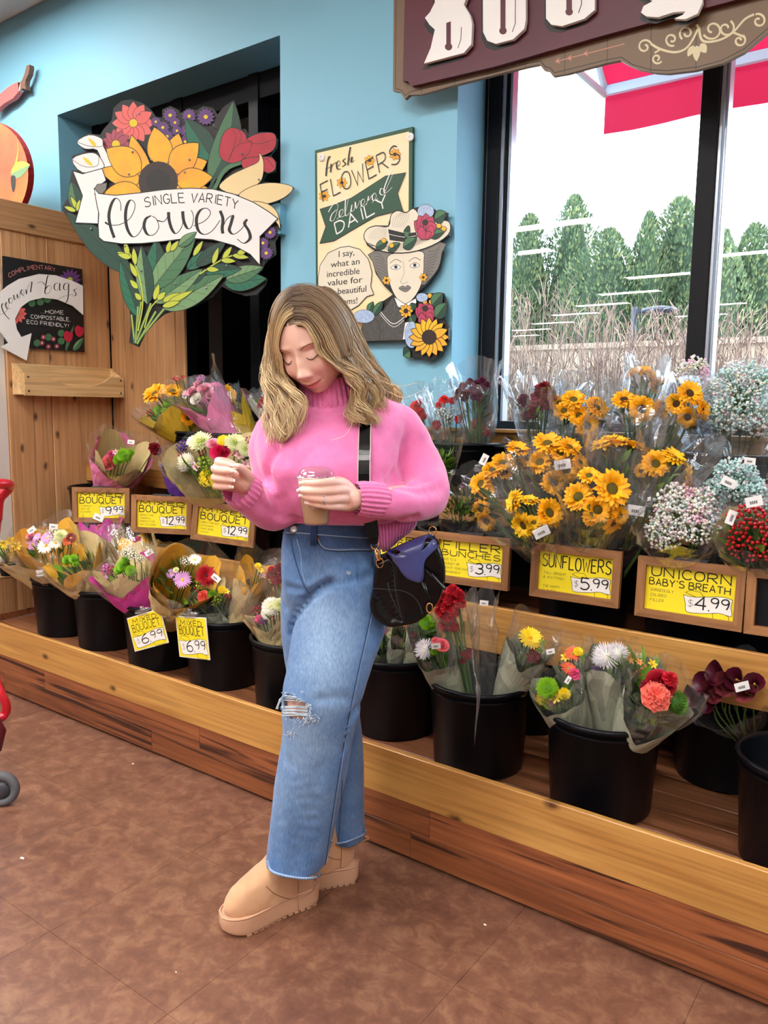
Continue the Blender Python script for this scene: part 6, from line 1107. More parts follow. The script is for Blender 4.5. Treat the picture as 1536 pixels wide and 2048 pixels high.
# --- jeans
jn = MB()
loft(jn, [hsec(1018,590,738,2.055,.085), hsec(1040,574,750,2.06,.104), hsec(1070,566,757,2.07,.105), hsec(1110,562,765,2.07,.115), hsec(1150,562,774,2.07,.122), hsec(1190,566,776,2.08,.12), hsec(1225,580,770,2.09,.105)], 44, sq=2.1)
loft(jn, [hsec(1150,598,772,2.055,.11), hsec(1200,594,777,2.05,.112), hsec(1260,586,770,2.03,.108), hsec(1320,577,748,2.005,.102), hsec(1380,566,729,1.99,.097), hsec(1420,563,722,1.99,.092), hsec(1470,563,708,2.0,.088), hsec(1540,552,694,2.015,.09), hsec(1620,542,676,2.03,.092), hsec(1690,536,662,2.04,.093), hsec(1722,532,652,2.045,.093)], 44, sq=2.1)
loft(jn, [hsec(1160,563,680,2.10,.1), hsec(1230,562,690,2.12,.1), hsec(1300,566,700,2.15,.098), hsec(1360,580,708,2.17,.094), hsec(1430,612,719,2.20,.088), hsec(1500,636,727,2.22,.082), hsec(1580,648,728,2.235,.08), hsec(1650,655,730,2.245,.08), hsec(1668,657,732,2.25,.08)], 44, sq=2.1)
me = remesh(jn, .0068, 6, .5); noisy(me, .0035, 9, 1, (1,1,.5)); noisy(me, .0008, 40, 5)
JB = bvh_of(me)
for pth, w_, dp in (([(660,1165),(625,1188),(598,1220),(583,1270),(570,1340)],.010,.032),([(636,1178),(690,1165),(740,1150)],.010,.008),([(625,1188),(600,1180),(575,1175)],.010,.008),([(600,1200),(570,1215)],.01,.006),([(575,1140),(600,1160),(640,1150)],.014,.004),([(700,1440),(710,1425),(722,1415)],.012,.014),([(690,1500),(700,1450),(712,1425)],.012,.010),([(640,1400),(690,1395),(725,1405)],.012,.006),([(585,1530),(605,1600),(598,1680),(588,1740)],.022,.005),([(640,1540),(630,1620),(628,1700)],.02,.005),([(560,1560),(557,1640),(552,1720)],.016,.003)): press(me, JB, pth, w_, dp)
JB = bvh_of(me)
# worn hole at the knee
hole = [(570,1389),(584,1391),(598,1400),(612,1408),(617,1412),(615,1425),(617,1434),(600,1440),(582,1436),(571,1428),(569,1410)]
def inpoly(x, y, P):
    c = False; n = len(P)
    for i in range(n):
        (x1, y1), (x2, y2) = P[i], P[(i+1) % n]
        if (y1 > y) != (y2 > y) and x < (x2-x1)*(y-y1)/(y2-y1)+x1: c = not c
    return c
def topx(p): d = p-CP; z = d.dot(CF); return 768+FOC*d.dot(CR)/z, 1024-FOC*d.dot(CU)/z
import bmesh
bm = bmesh.new(); bm.from_mesh(me); dead = []
for f in bm.faces:
    c = f.calc_center_median()
    if (c-CP).dot(FH) < 1.98 and c.z < 1.0:
        q = topx(c)
        if inpoly(q[0], q[1], hole): dead.append(f)
bmesh.ops.delete(bm, geom=dead, context='FACES'); bm.to_mesh(me); bm.free()
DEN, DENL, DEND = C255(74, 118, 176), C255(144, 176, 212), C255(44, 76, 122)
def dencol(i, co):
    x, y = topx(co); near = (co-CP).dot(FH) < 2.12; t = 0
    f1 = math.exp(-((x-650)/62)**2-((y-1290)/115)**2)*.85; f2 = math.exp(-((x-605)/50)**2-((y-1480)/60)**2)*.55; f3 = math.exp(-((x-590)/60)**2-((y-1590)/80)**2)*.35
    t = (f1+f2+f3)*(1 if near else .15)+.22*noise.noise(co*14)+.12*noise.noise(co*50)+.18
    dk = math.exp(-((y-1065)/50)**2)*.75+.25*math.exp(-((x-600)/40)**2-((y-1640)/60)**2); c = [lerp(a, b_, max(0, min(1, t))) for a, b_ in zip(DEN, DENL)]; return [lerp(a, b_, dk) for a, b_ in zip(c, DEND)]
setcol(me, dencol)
den = colmat('denim', .85, sheen=.15, bump=(700, .35, .001)); _n = den.node_tree; _z = _n.nodes.new('ShaderNodeTexNoise'); _z.inputs['Scale'].default_value = 260; _m = _n.nodes.new('ShaderNodeMapping'); _m.inputs['Scale'].default_value = (1, 1, .25); _t = _n.nodes.new('ShaderNodeTexCoord'); _n.links.new(_t.outputs['Object'], _m.inputs[0]); _n.links.new(_m.outputs[0], _z.inputs[0])
_r = _n.nodes.new('ShaderNodeValToRGB'); _r.color_ramp.elements[0].position = .35; _r.color_ramp.elements[1].position = .68; _r.color_ramp.elements[0].color = (.80, .82, .86, 1); _r.color_ramp.elements[1].color = (1.14, 1.12, 1.08, 1); _n.links.new(_z.outputs[0], _r.inputs[0]); _x = _n.nodes.new('ShaderNodeMixRGB'); _x.blend_type = 'MULTIPLY'; _x.inputs[0].default_value = 1
_n.links.new([l for l in _n.links if l.to_socket.name == 'Base Color'][0].from_socket, _x.inputs[1]); _n.links.new(_r.outputs[0], _x.inputs[2]); _n.links.new(_x.outputs[0], _n.nodes['Principled BSDF'].inputs['Base Color'])
dend = mat('denim_dark', DEND, .85, bump=(700, .3, .001)); denl = mat('denim_stitch', C255(150, 176, 208), .8); fray = mat('frayed_thread', C255(206, 222, 236), .9)
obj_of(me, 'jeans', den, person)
def seam(name, px, r, m, off=.0008, n=5, sub=5, flat=1): 
    P = [drape(JB, x, y, off, 2.0) for x, y in [(p.x, p.y) for p in crom([(a, b_, 0) for a, b_ in px], sub)]]; q = MB(); q.tube(P, r, n, 0); return q.build(name, m, person)
for dx in (0, 3.2): seam('side_seam', [(745+dx,1112),(748+dx,1160),(742+dx,1220),(728+dx,1290),(712+dx,1360),(698+dx,1430),(685+dx,1500),(672+dx,1580),(660+dx,1660),(650+dx,1730)] if dx == 0 else [(748,1112),(751,1160),(745,1220),(731,1290),(715,1360),(701,1430),(688,1500),(675,1580),(663,1660),(653,1730)], .0011, dend if dx == 0 else denl)
seam('inner_seam', [(684,1560),(682,1600),(679,1655),(677,1682)], .0012, dend)
seam('waist_seam', [(566,1066),(600,1066),(650,1070),(700,1074),(745,1076)], .0016, denl); seam('fly_seam', [(582,1078),(588,1110),(600,1150),(612,1178),(620,1186)], .0014, dend); seam('fly_seam', [(594,1078),(602,1110),(604,1140),(612,1170)], .0011, denl)
seam('pocket_edge', [(636,1075),(641,1088),(652,1097),(680,1100),(712,1099),(744,1100)], .0022, denl); seam('pocket_edge', [(634,1075),(639,1090),(651,1100),(680,1103),(712,1102),(744,1103)], .0012, dend)
q = MB(); 
for x, y0, y1 in ((624,1052,1089),(632,1052,1089)): q.tube([drape(JB, x, y, .004) for y in (y0, (y0+y1)/2, y1)], .0036, 6, 0)
q.tube([drape(JB, 628, y, .005) for y in (1052, 1070, 1089)], .0045, 6, 0); q.build('belt_loop', dend, person)
p = drape(JB, 590, 1058, .004); q = MB(); q.lathe([(0,.003),(.005,.003),(.0085,.004),(.010,.001),(.0095,-.003)], 20, 0, zframe(p, CP-p)); q.build('button', mat('steel', C255(190,195,200), .3, .9), person)
for x,y in ((741,1101),(637,1076)): p = drape(JB, x, y, .003); q = MB(); q.lathe([(0,.002),(.003,.0015),(.004,0)], 10, 0, zframe(p, CP-p)); q.build('rivet', mat('copper', C255(150,90,60), .4, .8), person)
# threads of the rip, scuffs and hem fray
tr_ = random.Random(4); q = MB()
for yy in (1393,1397,1400,1413,1416,1419,1422,1425,1428,1431):
    xl = 568+tr_.uniform(-2,2); xr = lerp(586, 618, (yy-1390)/22) if yy < 1412 else 617
    P = [drape(JB, xl-3, yy, .001), PP(lerp(xl,xr,.3), yy+tr_.uniform(-1,1), 1.918), PP(lerp(xl,xr,.7), yy+tr_.uniform(-1,2), 1.920), drape(JB, xr+4, yy+2, .001)]; q.tube(crom(P, 4), .0016, 4, 0)
for i in range(90):
    k = tr_.random(); j = int(k*len(hole)); a, b_ = hole[j % len(hole)], hole[(j+1) % len(hole)]; u = tr_.random(); x, y = lerp(a[0],b_[0],u), lerp(a[1],b_[1],u); p = drape(JB, x+(x-594)*.12, y+(y-1414)*.15, .001)
    e = p+(CR*tr_.uniform(-1,1)+CU*tr_.uniform(-1,.4)-CF*tr_.uniform(.1,.6))*.009; q.tube([p, lerp(p,e,.5)+CU*.001, e], .0008, 3, 0)
for i in range(80):
    x, y = tr_.gauss(617, 9), tr_.gauss(1438, 5); p = drape(JB, x, y, .001); e = p+(CR*tr_.uniform(-1,1)+CU*tr_.uniform(-1,1)-CF*.3)*.007; q.tube([p, lerp(p,e,.5)-CF*.001, e], .0008, 3, 0)
for i in range(40):
    x, y = tr_.gauss(583, 6), tr_.gauss(1467, 4); p = drape(JB, x, y, .001); e = p+(CR*tr_.uniform(-1,1)+CU*tr_.uniform(-1,1)-CF*.3)*.006; q.tube([p, e], .0008, 3, 0)
for k in range(3): q.tube(crom([drape(JB,568,1394+k*2,.002), PP(560,1398+k*3,1.915), PP(556,1408+k*3,1.91), PP(552+k*2,1418,1.91)], 4), .0016, 4, 0)
for x,y in ((694,1144),(696,1146),(692,1147),(604,1384)):
    for k in range(5): p = drape(JB, x+tr_.uniform(-4,4), y+tr_.uniform(-2,2), .001); q.tube([p, p+CR*.006], .0009, 3, 0)
o = q.build('frayed_threads', fray, person); o['kind'] = 'stuff'
for px_, D_, r_ in (([(537,1724),(541,1740),(552,1748),(575,1754),(605,1758),(630,1756),(643,1750)], 2.0, .0035), ([(660,1690-8),(672,1689),(690,1687),(708,1680),(724,1673),(732,1664)], 2.2, .003)):
    P = []
    for a, b_, _z in crom([(a, b_, 0) for a, b_ in px_], 6): P.append(drape(JB, a, b_-8, .002, D_)-UZ*.008)
    q = MB(); q.tube(P, r_, 7, 0); q.build('hem_roll', denl, person); q = MB()
    for i in range(0, len(P)-1):
        q.tube([P[i]-CF*.0035+CU*.002, P[i]-CF*.004-CU*.002], .0009, 3, 0)
    o = q.build('hem_stitches', dend, person); o['kind'] = 'stuff'
# --- boots
suede = mat('tan_suede', C255(214, 170, 132), .9, sheen=.5, bump=(220, .3, .001), var=(14, C255(200, 152, 114), .6)); sole_m = mat('sole_foam', C255(206, 162, 132), .75, bump=(200, .15, .001)); stit = mat('boot_seam', C255(150, 108, 80), .8)
def boot(toe, heel, flip, top, name_off=0):
    d = (toe-heel); L_ = d.length; d.normalize(); s_ = V(-d.y, d.x, 0)
    M_ = Matrix(((d.x, s_.x, 0, heel.x), (d.y, s_.y, 0, heel.y), (0, 0, 1, 0), (0, 0, 0, 1))); H_ = .052
    def wid(t): return .052*(1-.16*math.exp(-((t-.40)/.2)**2))*(1-max(0, (t-.72)/.28)**2.4*.98)**.5*(1-max(0, (.12-t)/.12)**2.2*.9)**.5
    N_ = 40; out = [(t*L_, wid(t)) for t in [i/N_ for i in range(N_+1)]]; loop = out+[(x, -y) for x, y in out[::-1][1:-1]]
    b = MB(); n = len(loop); rings = []
    for z, k in ((.004, .965), (.008, .99), (.022, 1.0), (.040, 1.0), (H_-.004, 1.0), (H_, .985), (H_+.001, .93)): rings.append([(L_/2+(x-L_/2)*k, y*k, z+(0.012*max(0, (x/L_-.8)/.2)**2 if z < .02 else 0)) for x, y in loop])
    vs = sum(rings, []); fs = [(j*n+i, (j+1)*n+i, (j+1)*n+(i+1) % n, j*n+(i+1) % n) for j in range(6) for i in range(n)]+[tuple(range(n)), tuple(range(7*n-1, 6*n-1, -1))]
    b.add(vs, fs, 0, True, M_)
    for i in range(12):
        x = (.08+.76*i/12)*L_; w_ = wid(x/L_)*.965; b.box((x, -w_, 0), (x+L_*.046, w_, .009), 0, M_)
    b2 = MB(); up_ = []
    for z, x0, x1, ww in ((H_-.002, .012, L_-.012, 1), (H_+.02, .008, L_-.008, 1.0), (H_+.045, .012, L_-.024, .97), (H_+.064, .014, L_*.84, .92), (H_+.082, .016, L_*.70, .88), (H_+.100, .018, L_*.56, .86), (H_+.125, .020, L_*.475, .83), (H_+.165, .020, L_*.47, .84)):
        c = V((x0+x1)/2, 0, z); up_.append((M_ @ c, (M_.to_3x3() @ V((x1-x0)/2, 0, 0)), (M_.to_3x3() @ V(0, .050*ww, 0))))
    loft(b2, up_, 40, 0, 3, 2.25); me_ = remesh(b2, .005, 4); noisy(me_, .003, 22, heel.x*10)
    bt = obj_of(me_, 'boot', suede, person); o = b.build('sole', sole_m, bt); bv = bvh_of(me_)
    rib_ = MB(); rib_.tube([M_ @ V(L_/2+(x-L_/2)*.985, y*.985, H_+.002) for x, y in loop], .0032, 6, 0, closed=True); rib_.build('welt', sole_m, bt)
    return bt, bv, M_, L_, H_
p1, p2 = V(-1.434, 1.334, 0), V(-1.362, 1.603, 0); dr_ = (p1-p2).normalized(); of_ = V(dr_.y, -dr_.x, 0)
if of_.dot(FH) < 0: of_ = -of_
bt1 = boot(p1+dr_*.016+of_*.048, p2-dr_*.004+of_*.048, 1, 0)
p2b = V(-1.335, 1.752, 0); d2 = V(-.50, -.866, 0).normalized(); o2 = V(d2.y, -d2.x, 0)
if o2.dot(FH) < 0: o2 = -o2
bt2 = boot(p2b+d2*.29+o2*.045, p2b+o2*.045, 1, 0)
def bseam(bt_, px): P = [drape(bt_[1], a, b_, .0006, 2.0) for a, b_, _z in crom([(a, b_, 0) for a, b_ in px], 4)]; q = MB(); q.tube(P, .0013, 5, 0); q.build('seam', stit, bt_[0])
bseam(bt1, [(596,1762),(596,1790),(597,1822)]); bseam(bt1, [(532,1772),(550,1788),(575,1797),(596,1798)]); bseam(bt1, [(632,1768),(622,1785),(600,1798)])
bseam(bt2, [(683,1695),(682,1718),(681,1735)]); bseam(bt2, [(655,1712),(668,1718),(682,1719)])
q = MB(); a = PP(722,1672,2.30); q.tube(crom([a, a+CR*.018-CU*.002, a+CR*.022-CU*.010, a+CR*.006-CU*.014], 5), .004, 6, 0, flat=.4); q.build('pull_tab', suede, bt2[0])
# --- body: limbs, hands, neck and head in one mesh
bd = MB()
def chain(mb, pts, n=14): P = [PP(*p[:3]) for p in pts]; Q = crom(P, 4); q = [v.x for v in crom([V(p[3], 0, 0) for p in pts], 4)]; mb.tube(Q, q, n)
chain(bd, [(650,1090,2.08,.07),(665,1180,2.07,.07),(655,1290,2.05,.062),(625,1400,1.985,.058),(606,1418,1.985,.056),(612,1480,2.02,.055),(606,1600,2.04,.046),(600,1720,2.06,.040)], 20)
chain(bd, [(650,1090,2.09,.07),(640,1200,2.13,.06),(640,1320,2.17,.068),(668,1430,2.2,.054),(685,1540,2.24,.050),(695,1660,2.25,.04)], 20)
loft(bd, [hsec(1100,600,730,2.07,.06), hsec(1000,600,735,2.05,.065), hsec(900,575,770,2.04,.09), hsec(840,575,780,2.05,.08), hsec(800,610,730,2.05,.06), hsec(770,628,690,2.03,.05)], 30)
chain(bd, [(655,800,2.07,.050),(652,770,2.05,.047),(650,735,2.04,.046),(646,700,2.02,.05)], 20)
chain(bd, [(775,860,2.07,.045),(842,920,2.10,.044),(848,985,2.03,.040),(780,1001,1.91,.034),(730,1000,1.87,.027),(708,998,1.855,.025)], 18)
chain(bd, [(570,860,2.05,.045),(548,950,2.03,.044),(548,1010,1.98,.040),(510,995,1.915,.032),(492,972,1.88,.025)], 18)
meb = remesh(bd, .009, 2)
hd = MB()
# left hand around the cup
CD = 1.822
chain(hd, [(712,999,1.86,.025),(700,998,1.846,.028),(690,1000,1.835,.027)]); 
for f in ([(706,992,1.852,.016),(690,972,1.832,.0145),(678,966,1.806,.0115),(662,964,1.782,.0100),(640,966,1.766,.0092),(620,967,1.766,.0084),(604,966,1.778,.0068)],
          [(706,998,1.852,.017),(692,983,1.830,.0150),(680,980,1.802,.0115),(658,982,1.776,.0100),(632,983,1.762,.0094),(612,982,1.765,.0085),(598,981,1.779,.0068)],
          [(706,1003,1.852,.017),(692,998,1.830,.0145),(680,997,1.804,.0112),(658,1000,1.778,.0098),(634,998,1.764,.0090),(617,995,1.767,.0082),(603,992,1.779,.0066)],
          [(706,1010,1.852,.015),(690,1012,1.834,.0130),(678,1013,1.810,.0100),(660,1013,1.786,.0086),(642,1011,1.772,.0080),(628,1008,1.770,.0072),(615,1006,1.779,.0058)],
          [(704,985,1.852,.016),(690,970,1.852,.0145),(676,962,1.866,.0115),(655,962,1.878,.0102),(632,966,1.876,.0088)]): chain(hd, f)
# right hand, half closed
chain(hd, [(500,975,1.89,.025),(488,966,1.872,.027),(478,955,1.862,.026),(468,948,1.862,.022)])
for f in ([(490,962,1.872,.016),(466,934,1.872,.0130),(452,925,1.868,.0110),(437,922,1.852,.0100),(440,926,1.83,.0094),(452,928,1.818,.0086),(464,931,1.812,.0066)],
          [(490,966,1.872,.016),(464,945,1.874,.0130),(446,939,1.870,.0112),(430,937,1.850,.0102),(434,940,1.828,.0096),(452,942,1.812,.0088),(469,943,1.806,.0068)],
          [(490,970,1.872,.016),(464,960,1.874,.0130),(446,956,1.870,.0110),(430,955,1.852,.0100),(434,957,1.832,.0094),(450,959,1.818,.0086),(466,961,1.812,.0066)],
          [(490,976,1.874,.015),(466,974,1.874,.0120),(448,972,1.872,.0098),(433,971,1.856,.0088),(436,973,1.838,.0082),(450,974,1.824,.0076),(463,974,1.818,.0060)],
          [(496,962,1.872,.018),(492,950,1.850,.0150),(486,941,1.832,.0115),(479,935,1.818,.0100),(472,933,1.808,.0078)]): chain(hd, f)
meh = remesh(hd, .0024, 5, .5)
# head
HC = PP(625, 679, 1.975); yw, pt_, rl = radians(18), radians(31), radians(11)
Fv = (RH*(-sin(yw)*cos(pt_))-UZ*sin(pt_)-FH*(cos(yw)*cos(pt_))).normalized()
Uv = UZ-Fv*UZ.dot(Fv); Uv.normalize(); Rv = Uv.cross(Fv).normalized()      # Rv: image right
Uv2 = (Uv*cos(rl)-Rv*sin(rl)); Rv2 = (Rv*cos(rl)+Uv*sin(rl)); HS = 1.05
HM = Matrix(((Rv2.x*HS, Uv2.x*HS, Fv.x*HS, HC.x), (Rv2.y*HS, Uv2.y*HS, Fv.y*HS, HC.y), (Rv2.z*HS, Uv2.z*HS, Fv.z*HS, HC.z), (0, 0, 0, 1)))
def G2(x, y, cx_, cy_, sx, sy): return math.exp(-((x-cx_)/sx)**2-((y-cy_)/sy)**2)
def headpt(th, ph):      # th: polar from top, ph: 0 = front
    dx, dy, dz = sin(th)*sin(ph), cos(th), sin(th)*cos(ph)
    x = .0745*dx*(1/(abs(dx)**2.5+abs(dz)**2.5+1e-9)**(1/2.5)*(dx*dx+dz*dz)**.5 if abs(dx)+abs(dz) > 1e-6 else 1); y = .116*dy; z = dz*(.096 if dz > 0 else .102)
    t = max(0, -y/.116)
    x *= 1-.33*t**2.2; 
    if z > 0: z = z*(1-.02*t)+.030*t*max(0, dz)**.5*(1 if t > 0 else 0); z *= 1-.10*max(0, y/.116)**2
    else: z *= 1-.45*t
    if dz > 0:
        f = min(1, dz*3); ax_ = abs(x); g = lambda *a: G2(ax_, y, *a)
        yl = y-9.0*x*x
        dzv = (.0185*G2(x, y, 0, -.036, .0105, .0115)+.0095*G2(x, y, 0, -.014, .0085, .020)+.0055*g(.0125, -.040, .006, .0065)-.0030*g(.007, -.0495, .004, .0035)
            -.0105*g(.033, .004, .018, .013)+.0080*g(.033, -.001, .0145, .0095)-.0020*g(.033, .009, .015, .0028)+.0036*g(.032, .024, .020, .007)+.0075*g(.043, -.033, .019, .017)
            -.0035*g(.030, -.058, .006, .012)+.0042*G2(x, yl, 0, -.0660, .017, .0036)+.0052*G2(x, yl, 0, -.0755, .0145, .0045)-.0042*G2(x, yl, 0, -.0708, .021, .0016)-.002*G2(x, y, 0, -.059, .004, .006)
            -.0036*G2(x, y, 0, -.0865, .014, .005)+.0085*G2(x, y, 0, -.102, .017, .012)-.002*g(.0265, -.068, .004, .004))
        z += dzv*f
        x += (.0035*G2(ax_, y, .0125, -.044, .007, .006)*(1 if x > 0 else -1))*f
    return (x, y, z)
hm_ = MB(); NT, NP = 150, 200; G = []; HL = []
for i in range(NP):
    u = i/NP*2-1; ph = pi*(.62*u+.38*u**3); row = []
    for j in range(NT+1): row.append(headpt(.02+(pi-.04)*j/NT, ph))
    G.append(row)
hm_.grid(G, 0, True, HM, cu=True); meHd = hm_.mesh('h', []); HL = [p for r in G for p in r]
bm = bmesh.new(); n1 = len(meb.vertices); n2 = len(meh.vertices)
for m_ in (meb, meh, meHd): bm.from_mesh(m_)
mbody = bpy.data.meshes.new('body'); bm.to_mesh(mbody); bm.free()
def skcol(i, co):
    if i < n1+n2:
        k = .5+.5*noise.noise(co*45); return [lerp(a, b_, k*.35) for a, b_ in zip(SK, BL)]
    x, y, z = HL[i-n1-n2]; c = list(SK)
    if z > 0:
        yl = y-9.0*x*x; ax_ = abs(x)
        k = .45*G2(ax_, y, .040, -.034, .020, .017)+.35*G2(x, y, 0, -.045, .012, .010)+.15*G2(x, y, 0, -.1, .02, .015)+.12*G2(ax_, y, .031, .004, .015, .009); c = [lerp(a, b_, min(1, k)) for a, b_ in zip(c, BL)]
        w_ = max(0, 1-(x/.027)**2); 
        if w_ > 0 and -.0815-.001*w_ < yl < -.0708+(.0095*w_**.6): 
            e = 1 if (-.0708-.0078*w_**.7 < yl < -.0708+.0052*w_**.7) else 0
            if e: c = LIPC if abs(yl+.0708) > .0009 else [v*.62 for v in LIPC]
    if y > .070 and z < .078+max(0, (y-.09)*.2) and abs(x+.004) > .0022: c = C255(122, 98, 78)
    return c
setcol(mbody, skcol); obj_of(mbody, 'body', skin_m, person)
def hp(x, y, dz=0):      # a point of the face, in head coordinates
    best = min((p for p in HL if p[2] > .02), key=lambda p: (p[0]-x)**2+(p[1]-y)**2); return HM @ V(best[0], best[1], best[2]+dz)
browm = mat('brow_hair', C255(134, 98, 74), .8); lashm = mat('lash', C255(40, 28, 24), .6); lipm = mat('lip_line', C255(150, 60, 64), .5)
for sx in (-1, 1):
    q = MB(); P = [hp(sx*a, b_, .0008) for a, b_ in ((.013,.0175),(.020,.0205),(.029,.0235),(.039,.0235),(.048,.0195),(.053,.0155))]; q.tube(crom(P, 3), [.0008,.0014,.0018,.002,.0021,.0021,.0021,.002,.002,.0019,.0017,.0014,.0011,.0008,.0006,.0004][:16], 6, 0, flat=.35); q.build('eyebrow', browm, person)
    q = MB(); P = [hp(sx*a, b_, .0006) for a, b_ in ((.0185,-.0035),(.024,-.0075),(.032,-.0095),(.040,-.0082),(.0475,-.0035),(.052,.0005))]; P = crom(P, 4); q.tube(P, .00085, 5, 0)
    for i, p in enumerate(P):
        if i > 3: dv = (Fv*.5-Uv2*.55+Rv2*sx*(.25+.05*i/4)).normalized(); L_ = .0035+.0035*i/len(P); q.tube([p, p+dv*L_*.6, p+dv*L_+Uv2*.0008], [.0004,.0003,.0001], 3, 0)
    q.build('eyelashes', lashm, person)
# nails and ring
nail = mat('nail_pink', C255(244, 206, 200), .2, coat=.5); nailw = mat('nail_tip', C255(250, 244, 240), .2, coat=.5); HB = bvh_of(meh)
for x, y, dx, dy in ((605,966,-1,-.05),(600,981,-1,0),(604,992,-1,-.15),(616,1006,-1,-.2),(461,931,1,.15),(466,943,1,.1),(463,961,1,.05),(460,974,1,0),(474,932,-.7,-.3)):
    p = drape(HB, x, y, .0002, 1.8); dv = (CR*dx-CU*dy).normalized(); nn = -CF; Mx = frame(p, dv, nn.cross(dv).normalized())
    q = MB(); q.lathe([(0,.0016),(.6,.0013),(.9,.0004),(1,-.0006)], 14, 0, Mx @ Matrix.Diagonal((.0058,.0042,1,1))); q.build('fingernail', nail, person)
    q = MB(); q.lathe([(0,.0014),(.7,.0010),(1,0)], 12, 0, Mx @ Matrix.Translation((.0058,0,-.0004)) @ Matrix.Diagonal((.0026,.0038,1,1))); q.build('nail_tip', nailw, person)
q = MB(); c = PP(649,1000,1.772); q.tube([c+(CU*cos(a)-CF*sin(a))*.0112+CR*.0006*cos(2*a) for a in [2*pi*k/24 for k in range(24)]], .0012, 6, 0, closed=True)
for k in range(7): a = -.6+.3*k; q.lathe([(0,.0015),(.0013,.0006),(.0013,-.0006)], 6, 0, Matrix.Translation(c+(CU*cos(a+.6)-CF*abs(sin(a+.9)))*.0124))
q.build('ring', mat('silver', C255(225,225,230), .12, 1), person)
# --- hair
GL = [[(614,579,2.10),(580,598,2.08),(552,640,2.07),(538,690,2.06),(532,735,2.05),(538,775,2.04),(537,825,2.01),(545,880,1.97)],
 [(603,581,2.03),(574,606,2.01),(553,648,2.0),(544,698,1.99),(541,745,1.98),(550,785,1.97),(547,830,1.95),(556,884,1.93)],
 [(598,598,1.955),(577,617,1.94),(559,654,1.935),(554,700,1.95),(558,745,1.96),(578,785,1.95),(576,830,1.925),(570,884,1.91)],
 [(597,640,1.905),(580,647,1.895),(567,666,1.895),(562,703,1.915),(568,742,1.935),(592,775,1.93),(602,812,1.915),(584,866,1.90)]]
GR = [[(598,655,1.898),(612,657,1.885),(625,680,1.885),(637,708,1.89),(657,724,1.90),(688,736,1.92),(706,762,1.93),(699,800,1.93),(712,845,1.92)],
 [(597,636,1.91),(622,640,1.90),(645,670,1.905),(662,703,1.92),(685,728,1.94),(712,750,1.95),(722,785,1.95),(715,820,1.94),(735,850,1.93)],
 [(598,610,1.945),(638,620,1.94),(670,655,1.955),(690,695,1.98),(712,728,2.0),(738,758,2.0),(748,790,1.99),(738,825,1.97),(750,850,1.96)],
 [(604,588,2.0),(650,597,2.0),(685,632,2.02),(708,675,2.05),(728,718,2.07),(755,752,2.08),(772,785,2.07),(762,815,2.05),(745,840,2.03)],
 [(618,579,2.08),(660,584,2.09),(697,625,2.12),(718,668,2.14),(735,710,2.15),(762,748,2.15),(788,776,2.14),(782,800,2.12),(768,822,2.1)]]
hr = random.Random(11); HDB = bvh_of(meHd)
def pushout(p, lift):
    if p.z < HC.z-.10: return p
    l, n, _i, d = HDB.find_nearest(p)
    if l is None: return p
    n = n if n.dot(l-HC) > 0 else -n; s_ = (p-l).dot(n)
    return l+n*lift if s_ < lift and d < .09 else p
def guide(G_, s, n=34):
    x = s*(len(G_)-1); i = min(int(x), len(G_)-2); u = x-i; a = [PP(*p) for p in G_[i]]; b_ = [PP(*p) for p in G_[i+1]]; P = crom([lerp(p, q_, u) for p, q_ in zip(a, b_)], 6); k = len(P)-1
    out = []
    for j in range(n): t = j/(n-1)*k; m_ = min(int(t), k-1); out.append(lerp(P[m_], P[m_+1], t-m_))
    return out
def strandset(mb, cols, G_, N_, rad, lift, amp, len_var=.12, wig=1.0):
    for c_ in range(N_):
        s = hr.random(); nc = 9; ci = int(s*nc); P = guide(G_, s); Pc = guide(G_, (ci+.5)/nc); P = [lerp(a, b_, .55*max(0, j/33-.3)/.7) for j, (a, b_) in enumerate(zip(P, Pc))]; ph = hr.gauss(0, .35)+ci*2.3; end = int(len(P)*(1-hr.random()**2*len_var)); off = V(hr.gauss(0,1), hr.gauss(0,1), hr.gauss(0,1)); tone = hr.random(); Q = []
        amp_ = amp*hr.uniform(.75, 1.2); lf = lift*hr.uniform(.1, 1.2)
        for j in range(end):
            t = j/(len(P)-1); w_ = max(0, (t-.35)/.65); p = P[j]; out = (p-HC); out = out.normalized() if out.length > 1e-6 else V(0,0,1)
            p = p+out*(.003+lf)*(1-.3*w_)*min(1, t*8+.3)+off*(.0008+.0048*w_**1.2)*wig+CR*(amp_*w_**.8*sin(ph+t*17))-FH*(amp_*.8*w_**.8*cos(ph+t*17))+CU*(amp_*.5*w_*sin(ph+t*17+1)); Q.append(pushout(p, .004+lf*.9))
        r_ = rad*hr.uniform(.6, 1.25); R_ = [r_*(1-.75*(j/len(Q))**3)*(.5+.5*min(1, j/3)) for j in range(len(Q))]; n0 = len(mb.v); mb.tube(Q, R_, 4, 0, cap=False, flat=.6)
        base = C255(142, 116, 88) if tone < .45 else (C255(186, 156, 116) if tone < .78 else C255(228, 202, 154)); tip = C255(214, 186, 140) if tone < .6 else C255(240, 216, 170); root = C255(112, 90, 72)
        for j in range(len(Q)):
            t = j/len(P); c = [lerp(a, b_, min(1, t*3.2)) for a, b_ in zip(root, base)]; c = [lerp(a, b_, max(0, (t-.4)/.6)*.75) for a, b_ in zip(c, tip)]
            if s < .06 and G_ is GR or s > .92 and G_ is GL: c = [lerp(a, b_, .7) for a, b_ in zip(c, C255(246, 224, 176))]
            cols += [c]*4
hm2 = MB(); cols = []
